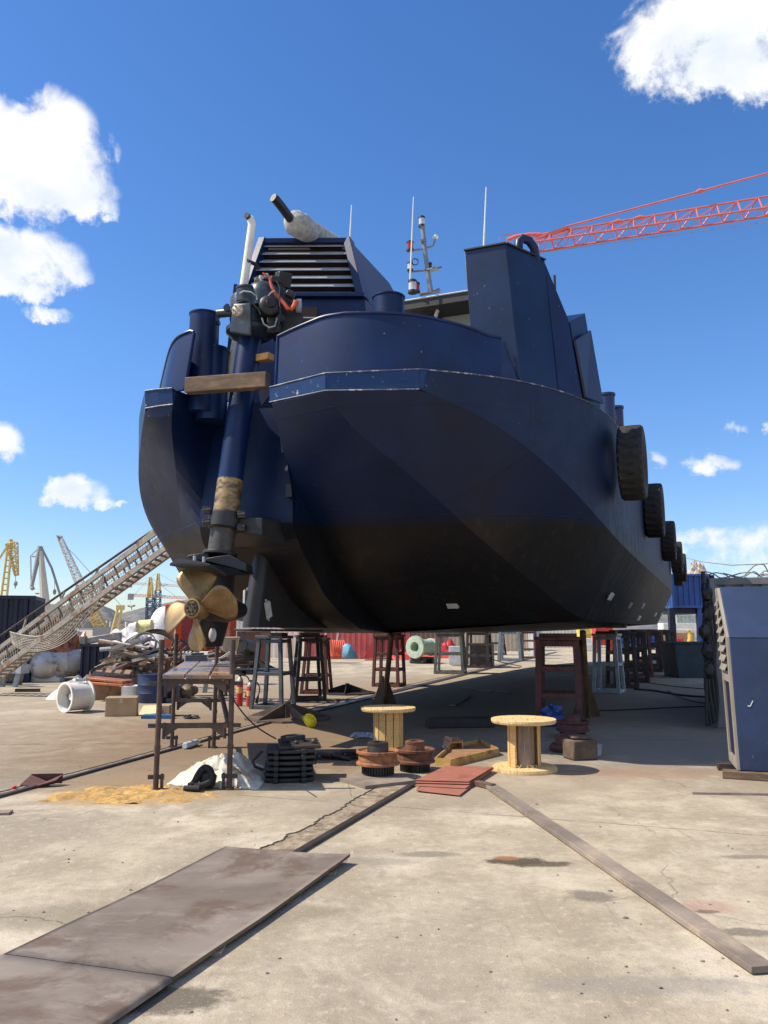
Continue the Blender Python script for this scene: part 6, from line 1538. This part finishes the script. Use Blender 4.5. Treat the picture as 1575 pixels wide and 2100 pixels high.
wallbox(838, 915, 1240, 1345, 52, 2.4, brownc, 'brown_container', 'brown corrugated container behind the pale green flange pipe')
wallbox(915, 1080, 1250, 1335, 60, 3, mat('sand_wall', (.55, .46, .34), .8, 0, .12, 1, 0), 'store_wall', 'sand-coloured store far behind the dark stands', 'building')
wallbox(1085, 1200, 1255, 1330, 70, 3, cream, 'white_container', 'white container far under the middle of the hull')
b = MB(); b.box(Vector((at(520, 1330, 40).x, 40, .75)), 1.6, .5, 1.5); solo(b, 'rusty_bin', redox, 'rusty red bin behind the skeg stands', 'bin', bevel=.02)
b = MB(); b.tube([at(494, 1322, 34), at(512, 1330, 35)], [.3, .34], 18); b.lathe(at(494, 1322, 34), Vector((-.4, -1, 0)), [(.3, 0), (.3, .03), (.2, .03), (.19, -.1)], 18); b.box(at(506, 1338, 35)-VZ*.55, 1.0, .5, .9); solo(b, 'dark_pipe_end', black, 'dark thick pipe end pointing at the viewer behind the extinguishers', 'pipe')
b = MB()
for k in range(3): b.box(Vector((at(490+k*22, 1374, 29).x, 29.4, .07)), .55, .9, .14)
b.box(Vector((at(512, 1368, 29).x, 29.4, .17)), 2.1, .9, .05); solo(b, 'black_pallet', black, 'black pallet under the gusseted foot behind the skeg', 'pallet', bevel=.01)
# white leaning frame, hose reel, tarps
b = MB(); Y = 41
for p_, q_ in (((664, 1343), (668, 1292)), ((668, 1292), (693, 1292)), ((690, 1318), (694, 1292))): b.beam(at(*p_, Y), at(*q_, Y), .09, .08)
b.beam(at(664, 1349, Y), at(664, 1343, Y), .09, .08); solo(b, 'white_door_frame', white, 'white frame leaning against the faded red container', 'frame')
b = MB()
for k in range(7): c = at(690, 1332, 39+.0)+Vector((.09*k-.2, 0, 0)); b.lathe(c, Vector((1, .2, 0)), [(.42, -.03), (.46, 0), (.42, .03), (.38, 0)], 22, True)
b.box(at(692, 1347, 39), 1.0, .6, .1); solo(b, 'hose_reel', orhose, 'orange hose reel standing before the faded red container', 'hose reel')
b = MB(); Y = 37; b.rows([[at(702, 1348, Y), at(703, 1325, Y), at(710, 1320, Y)], [at(712, 1352, Y-.3), at(716, 1330, Y-.3), at(718, 1322, Y)], [at(735, 1350, Y), at(728, 1336, Y), at(722, 1328, Y)]]); solo(b, 'blue_sheet', bluetarp, 'light blue plastic sheet beside the orange hose reel', 'sheet', solid=.03)
b = MB(); b.hexa([at(745, 1350, 42), at(773, 1350, 42), at(773, 1350, 43.5), at(745, 1350, 43.5)], [at(768, 1312, 42), at(773, 1312, 42), at(773, 1312, 43), at(768, 1312, 43)]); solo(b, 'red_tarpaulin', redtarp, 'red tarpaulin hanging to the ground left of the lone red-brown stand', 'tarpaulin')
heap('red_tarpaulin', Vector((at(905, 1349, 46).x, 46, 0)), 1.6, 1.0, .75, redtarp, 'red tarpaulin heap right of the pale green flange pipe', 'tarpaulin', 14, sharp=20, amp=.6)
heap('red_tarpaulin', Vector((at(835, 1350, 43).x, 43, 0)), 1.0, .5, .4, redtarp, 'low red tarpaulin left of the pale green flange pipe', 'tarpaulin', 15, sharp=20, amp=.6)
root = thing('flange_pipe', 'pale green flanged pipe lying on a trolley under the hull', 'pipe', Vector((at(855, 1350, 38).x, 38, 0)))
c = at(850, 1327, 38); ax = Vector((.75, .9, -.02)).normalized()
b = MB(); b.lathe(c, ax, [(.24, 0), (.52, 0), (.53, .12), (.36, .14), (.34, .3), (.42, .32), (.42, .42), (.36, .45), (.36, 1.2), (.42, 1.22), (.42, 1.32), (.2, 1.32), (.2, .2)], 26, True); b.build('pipe_body', greenp, root)
b = MB(); b.box(c+ax*.6+VZ*(-c.z+.25), 1.0, .6, .12, .8)
for k in (-1, 1): b.tube([c+ax*(.6+.35*k)+VZ*(-c.z+.12)+Vector((-.3, .3, 0)), c+ax*(.6+.35*k)+VZ*(-c.z+.12)+Vector((.3, -.3, 0))], .12, 12)
b.build('trolley', dkst, root)
root = thing('welding_cabinet', 'black welding cabinet on the concrete by the dark stand', 'cabinet', g(985, 1372)); c = g(990, 1368)+Vector((.1, .8, .5))
b = MB(); b.box(c, .9, .8, .95, -.3); b.build('cabinet_body', black, root, bevel=.02); b = MB(); b.box(c+Vector((-1.0, .4, -.05)), .75, .7, .8, -.3); b.build('grey_unit', lgrey, root, bevel=.02)
b = MB(); b.tube([c+Vector((.4, -.3, -.2)), c+Vector((.9, -.4, -.35)), c+Vector((1.6, -.6, -.48))], .02, 5); b.build('power_cable', cable, root)
# bits glimpsed under the far right of the hull
for i, (x, y, Y, sx, sz, m, nm, lab) in enumerate(((1197, 1300, 62, .9, 1.2, yellow, 'yellow_crate', 'yellow crate far under the hull left of the pale grey stand'), (1198, 1322, 60, 1.1, .9, white, 'white_crate', 'white crate below the yellow one left of the pale grey stand'), (1236, 1305, 55, 1.2, 1.2, redp, 'red_machine', 'red machine seen through the pale grey stand'), (1280, 1306, 60, 1.3, .9, bluec, 'blue_crate', 'upper blue crate seen right of the pale grey stand'), (1280, 1323, 60, 1.3, .6, bluec, 'blue_crate', 'lower blue crate seen right of the pale grey stand'), (1314, 1302, 64, 2.2, .9, bluec, 'blue_crate', 'wide blue crate between the far dark stands'), (1314, 1318, 64, 2.2, .5, bluec, 'blue_crate', 'low blue crate under the wide one between the far dark stands'), (1390, 1292, 60, 2.6, 1.0, white, 'white_cabin', 'white crate behind the red drums'), (1100, 1318, 50, .6, 1.6, lgrey, 'grey_locker', 'light grey locker far under the hull beside the thin rusty stand'))):
    c = at(x, y, Y); b = MB(); b.box(c, sx, 1, sz); b.box(c+Vector((0, -.52, 0)), sx*.8, .05, sz*.12); b.box(c+Vector((-sx*.46, -.52, 0)), .06, .05, sz); b.box(c+Vector((sx*.46, -.52, 0)), .06, .05, sz)
    zl = c.z-sz/2
    if zl > .05:
        for k in (-1, 1): b.box(Vector((c.x+k*sx*.42, c.y, zl/2)), .12, .6, zl)
    solo(b, nm, m, lab, nm.split('_')[1], bevel=.02)
for k in range(3):
    x = (1381, 1389, 1396)[k]; Y = 50; c = at(x, 1322, Y); b = MB(); b.lathe(Vector((c.x, c.y, .35)), VZ, [(.18, 0), (.19, .02), (.19, .3), (.195, .32), (.19, .34), (.19, .66), (.17, .68), (.001, .68)], 16); solo(b, 'red_drum', redp, ['leftmost red drum beyond the bow', 'middle red drum beyond the bow', 'right red drum beyond the bow'][k], 'drum', 'red drums beyond the bow')
b = MB(); b.box(Vector((at(1392, 1325, 50).x, 50, .175)), 1.6, .8, .34); b.box(Vector((at(1388, 1302, 51).x, 51.2, .7)), 2.2, .5, 1.4); solo(b, 'yellow_rack', mat('rack_tan', (.45, .32, .16), .7), 'tan rack under and behind the red drums', 'rack', bevel=.03)
b = MB(); c = at(1411, 1308, 50); b.tube(smooth([c+Vector((-.25, 0, -.5)), c+Vector((.1, 0, -.35)), c+Vector((.18, 0, .2)), c+Vector((.02, 0, .45))], 1), [.14]*2+[.16]*3+[.1]*2, 10); b.tube([Vector((c.x-.2, 50, 0)), c+Vector((-.2, 0, -.45))], .1, 8); solo(b, 'yellow_bollard', mat('ochre', (.6, .36, .07), .6), 'curved ochre fitting right of the red drums', 'fitting')
wallbox(1388, 1440, 1262, 1282, 66, 2, mat('pale_corrugated', (.50, .55, .50), .6), 'pale_shed', 'pale corrugated shed front beyond the bow', 'shed')
# raised blue container
YB2 = 41
a_, c_ = at(1378, 1177, YB2), at(1453, 1177, YB2); zb2 = at(1420, 1247, YB2).z
rt = container((a_.x, YB2, zb2), Vector((1, 0, 0)), c_.x-a_.x, 4, zb2, a_.z-zb2, bluec, 'blue container raised on legs beyond the bow', 'raised_container')
for x in (1382, 1440, 1451):
    b = MB(); p = at(x, 1300, YB2); b.box(Vector((p.x, YB2+.2, zb2/2)), .3, .3, zb2); b.build('support_leg', bluec if x == 1440 else bluedk, rt)
b = MB(); b.box(Vector(((a_.x+c_.x)/2, YB2+2.1, zb2-.15)), c_.x-a_.x-.1, 3.8, .25); b.build('platform', bluedk, rt)
heap('sack_pile', Vector((at(1429, 1177, 42.5).x, 42.5, a_.z)), .6, .5, .5, mat('sack_tan', (.42, .33, .24), .85, 0, .3, 4, .3, (.62, .6, .55), .45, 5), 'pile of beige sacks on the roof of the raised blue container', 'sacks', 17, sharp=25, amp=.9)
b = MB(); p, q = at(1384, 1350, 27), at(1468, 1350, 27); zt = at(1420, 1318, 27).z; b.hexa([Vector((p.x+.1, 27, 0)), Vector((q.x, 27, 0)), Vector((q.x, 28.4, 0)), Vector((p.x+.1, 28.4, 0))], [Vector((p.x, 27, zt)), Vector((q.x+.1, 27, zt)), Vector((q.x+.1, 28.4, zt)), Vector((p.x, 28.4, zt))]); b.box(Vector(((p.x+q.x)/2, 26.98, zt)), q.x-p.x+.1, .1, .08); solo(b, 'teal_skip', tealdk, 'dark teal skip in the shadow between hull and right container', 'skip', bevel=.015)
b = MB(); b.rows([[g(1350, 1365)+VZ*.02, g(1372, 1358)+VZ*.12, g(1400, 1362)+VZ*.05, g(1425, 1354)+VZ*.1, g(1456, 1338)+VZ*.25], [g(1352, 1372)+VZ*.02, g(1380, 1368)+VZ*.1, g(1405, 1372)+VZ*.02, g(1440, 1366)+VZ*.05, g(1468, 1358)+VZ*.03]]); solo(b, 'grey_sheet', mat('sheet_grey', (.30, .29, .30), .7, 0, .2, 3, .3), 'grey sheet spread on the ground in front of the dark teal skip', 'sheet', solid=.02, subd=2)
# dark container along the right edge
cc_ = at(1466, 1300, 13.6)
rt = container((cc_.x, 13.6, 0), Vector((AX, AY, 0)), 6.0, -2.4, 0.0, at(1466, 1186, 13.6).z, mat('container_grey', (.12, .125, .14), .6, 0, .2, 2, .1), 'grey container behind the blue louvred box', frame=mat('container_trim', (.16, .165, .17), .6))
rnd = random.Random(77)
for k in range(5):
    b = MB(); zt = at(1466, 1185, 13.6).z; c = Vector((cc_.x+.35+.25*k, 13.7+.1*k, zt)); pts = [c+Vector((-.5+.12*i+rnd.uniform(-.05, .05), rnd.uniform(-.1, .25), .03+.05*math.sin(i*1.1+k)+abs(rnd.gauss(0, .03))+(.16 if (k == 2 and 3 < i < 7) else 0))) for i in range(11)]
    b.tube(smooth(pts, 1), .011, 6); solo(b, 'loose_cable', greyrope, 'loose cable lying on the roof of the grey container', 'cable', 'cables on the grey container roof')
# hanging dark gear on the container corner
b = MB()
for k in range(8):
    px = 1446+k*2.2+rnd.uniform(-1, 1); Y = 13.25+.05*k; zt_ = rnd.uniform(2.0, 2.45); pts = []
    for i in range(9): f = i/8; p = at(px+rnd.uniform(-4, 4)*math.sin(f*3.1), 1300, Y); pts.append(Vector((p.x+.06*math.sin(f*5+k), Y, zt_*(1-f)+.05+.02*k)))
    b.tube(smooth(pts, 1), rnd.uniform(.022, .045), 8)
for k in range(5): c = at(1450+rnd.uniform(-5, 5), 1215+k*40, 13.2); b.sphere(c, .09, .09, .13, 12, 8, .4, k)
solo(b, 'hanging_hoses', black, 'black hoses hanging down the corner of the grey container', 'hoses')

# ------------------------------------------------------------------ blue louvred box at right
BY = R(16.5)
def louvre_box():
    f0 = g(1515, 1581, .085); root = thing('louvred_box', 'navy blue steel box with side louvres standing on a timber', 'louvred box', f0-VZ*.0)
    ex = Vector((math.cos(BY), -math.sin(BY), 0)); ey = Vector((math.sin(BY), math.cos(BY), 0))
    zk = at(1503, 1307, f0.y).z; zt = at(1493, 1204, f0.y+.50).z; z0 = .09; Wd, dep = 1.7, .74
    tl = .52                                            # how far the upper front leans back
    def P(u, v, z):                                     # u across, v into depth, sides flare out slightly upward
        return f0 + ex*(u - .045*(z-z0)/(zt-z0)*(1 if u < .5 else 0)) + ey*v + VZ*(z-f0.z)
    b = MB(); b.hexa([P(.02, 0, z0), P(Wd, 0, z0), P(Wd, dep, z0), P(.02, dep, z0)], [P(.02, 0, zk), P(Wd, 0, zk), P(Wd, dep, zk), P(.02, dep, zk)]); b.build('lower_shell', boxblue, root, bevel=.006)
    b = MB(); b.hexa([P(.02, 0, zk+.002), P(Wd, 0, zk+.002), P(Wd, dep, zk+.002), P(.02, dep, zk+.002)], [P(.02, tl, zt), P(Wd, tl, zt), P(Wd, dep, zt), P(.02, dep, zt)]); b.build('upper_shell', boxblue, root, bevel=.006)
    fv = lambda z: tl*max(0, (z-zk)/(zt-zk))
    def side(v0, v1, za, zb_, fa=False):
        q = []
        for z, v in ((za, v0), (za, v1), (zb_, v1), (zb_, v0)): q.append(P(-.012, v + (fv(z) if v < .3 else 0), z))
        return q
    T = ex*.03
    b = MB(); b.prism(side(.004, .11, z0, zk), T); b.prism(side(.004, .11, zk+.001, zt-.01), T); b.prism(side(dep-.1, dep, z0, zt-.01), T)
    zm = at(1493, 1375, f0.y+.3).z; b.prism(side(.112, dep-.102, zm-.12, zm), T); b.prism(side(.112, dep-.102, z0, z0+.1), T); b.prism([P(-.012, tl+.115, zt-.1), P(-.012, dep-.102, zt-.1), P(-.012, dep-.102, zt-.01), P(-.012, tl+.115, zt-.01)], T); b.build('side_frame', tan, root, bevel=.004)
    for k in range(8):
        z = zm+.05+(zt-.12-zm)*(k+.1)/8; va = .115+fv(z); b = MB()
        q = [P(-.045, va, z-.055), P(.0, va, z+.03), P(.0, dep-.11, z+.03), P(-.045, dep-.11, z-.055)]; b.hexa(q, [p+VZ*.014 for p in q]); b.build('louvre_slat', tan, root)
    b = MB(); b.prism([P(.004, .12, zm+.01), P(.004, dep-.11, zm+.01), P(.004, dep-.11, zt-.11), P(.004, .12+tl, zt-.11)], ex*.012); b.build('louvre_back', mat('louvre_dark', (.02, .02, .025), .8), root)
    b = MB(); b.prism([P(.006, .13, z0+.12), P(.006, dep-.12, z0+.12), P(.006, dep-.12, zm-.14), P(.006, .13, zm-.14)], ex*.01); b.build('recessed_panel', bluedk, root)
    tk = [f0+ex*.13-ey*.004+VZ*.69, f0+ex*.155-ey*.004+VZ*.685, f0+ex*.185-ey*.004+VZ*.745]
    b = MB(); b.beam(tk[0], tk[1], .004, .010, up=VZ); b.beam(tk[1], tk[2], .004, .008, up=ex); b.build('chalk_tick', white, root)
    b = MB()
    for k in range(9): b.tube([P(.02+.2*k+.01, -.001, zk), P(.02+.2*k+.06, -.001, zk)], .004, 6)
    b.tube([P(.02, -.0005, zk), P(Wd, -.0005, zk)], .0045, 6); b.build('fold_weld', boxblue, root)
    return f0, ex, ey
LB, ex, ey = louvre_box()
b = MB(); c = LB+ey*.02; b.beam(Vector((c.x, c.y, .042))-ex*.16+ey*.03, Vector((c.x, c.y, .042))+ex*1.8-ey*.2, .16, .082); solo(b, 'support_timber', timber, 'thick brown timber under the front of the blue louvred box', 'timber', bevel=.008)
b = MB(); c = LB+ey*.58; b.beam(Vector((c.x, c.y, .042))-ex*.16, Vector((c.x, c.y, .042))+ex*1.75, .16, .082); solo(b, 'support_timber', dkst, 'dark timber under the rear of the blue louvred box', 'timber', bevel=.008)
# pale cable across the sky at right, ground hoses
b = MB(); b.tube([at(1392, 1140, 45), at(1440, 1152, 38), at(1500, 1159, 32), at(1575, 1156, 28), at(1800, 1120, 22)], .02, 5); solo(b, 'overhead_cable', crgrey, 'thin cable sagging across the sky above the raised blue container', 'cable')
for k, (pts, lab) in enumerate(((((1300, 1415), (1350, 1418), (1400, 1430), (1483, 1432)), 'thickest black hose across the shaded concrete towards the louvred box'), (((1320, 1400), (1380, 1410), (1440, 1414), (1486, 1418)), 'black hose behind the thickest one on the shaded concrete'), (((1225, 1460), (1300, 1458), (1400, 1452), (1485, 1450)), 'thin black cable nearest the viewer on the shaded concrete'), (((1370, 1418), (1395, 1435), (1440, 1445), (1485, 1447)), 'black cable curving towards the louvred box'))):
    b = MB(); b.tube(smooth([g(*p)+VZ*.025 for p in pts], 2), .024 if k == 0 else .013, 6); solo(b, 'ground_hose', cable, lab, 'hose', 'black hoses lying in the hull shadow')
b = MB(); p = g(875, 1492); b.beam(p+VZ*.08, g(1010, 1490)+VZ*.08, .3, .15); solo(b, 'dark_beam', black, 'dark steel beam lying in the shadow between the two reels', 'beam', bevel=.01)
for k, (x0, y0, x1, y1, lab) in enumerate(((928, 1448, 957, 1428, 'short board lying diagonally in the hull shadow'), (952, 1410, 1045, 1422, 'long thin board lying in the middle of the hull shadow'), (980, 1417, 1010, 1420, 'small pale batten in the middle of the hull shadow'))):
    b = MB(); b.beam(g(x0, y0)+VZ*.02, g(x1, y1)+VZ*.02, .12, .03); solo(b, 'loose_board', grywood, lab, 'board', 'loose boards in the hull shadow')
# loose wire from the scaffold to the frame stack
b = MB(); b.tube(smooth([at(457, 1395, 8.0), at(480, 1440, 8.4), at(520, 1490, 8.9), at(566, 1515, 9.0)], 2), .008, 5); solo(b, 'loose_wire', cable, 'thin wire running from the scaffold to the frame stack', 'wire')
# small stones and crumbs
b = MB(); rnd = random.Random(55)
for k in range(170):
    px = rnd.uniform(0, 1575); py = 1480+620*rnd.random()**1.6; p = gp(px, py); r = rnd.uniform(.003, .008)*(1.5 if rnd.random() < .06 else 1)
    b.sphere(p+VZ*r*.4, r*rnd.uniform(.8, 1.6), r, r*.7, 6, 4, .5, k)
tag(b.build('gravel_crumbs', mat('crumbs', (.20, .17, .14), .9, 0, .6, 3, 0), sharp=30), 'small stones and crumbs scattered over the concrete', 'debris', kind='stuff')
for o in bpy.data.objects:
    if '_w' in o: del o['_w']
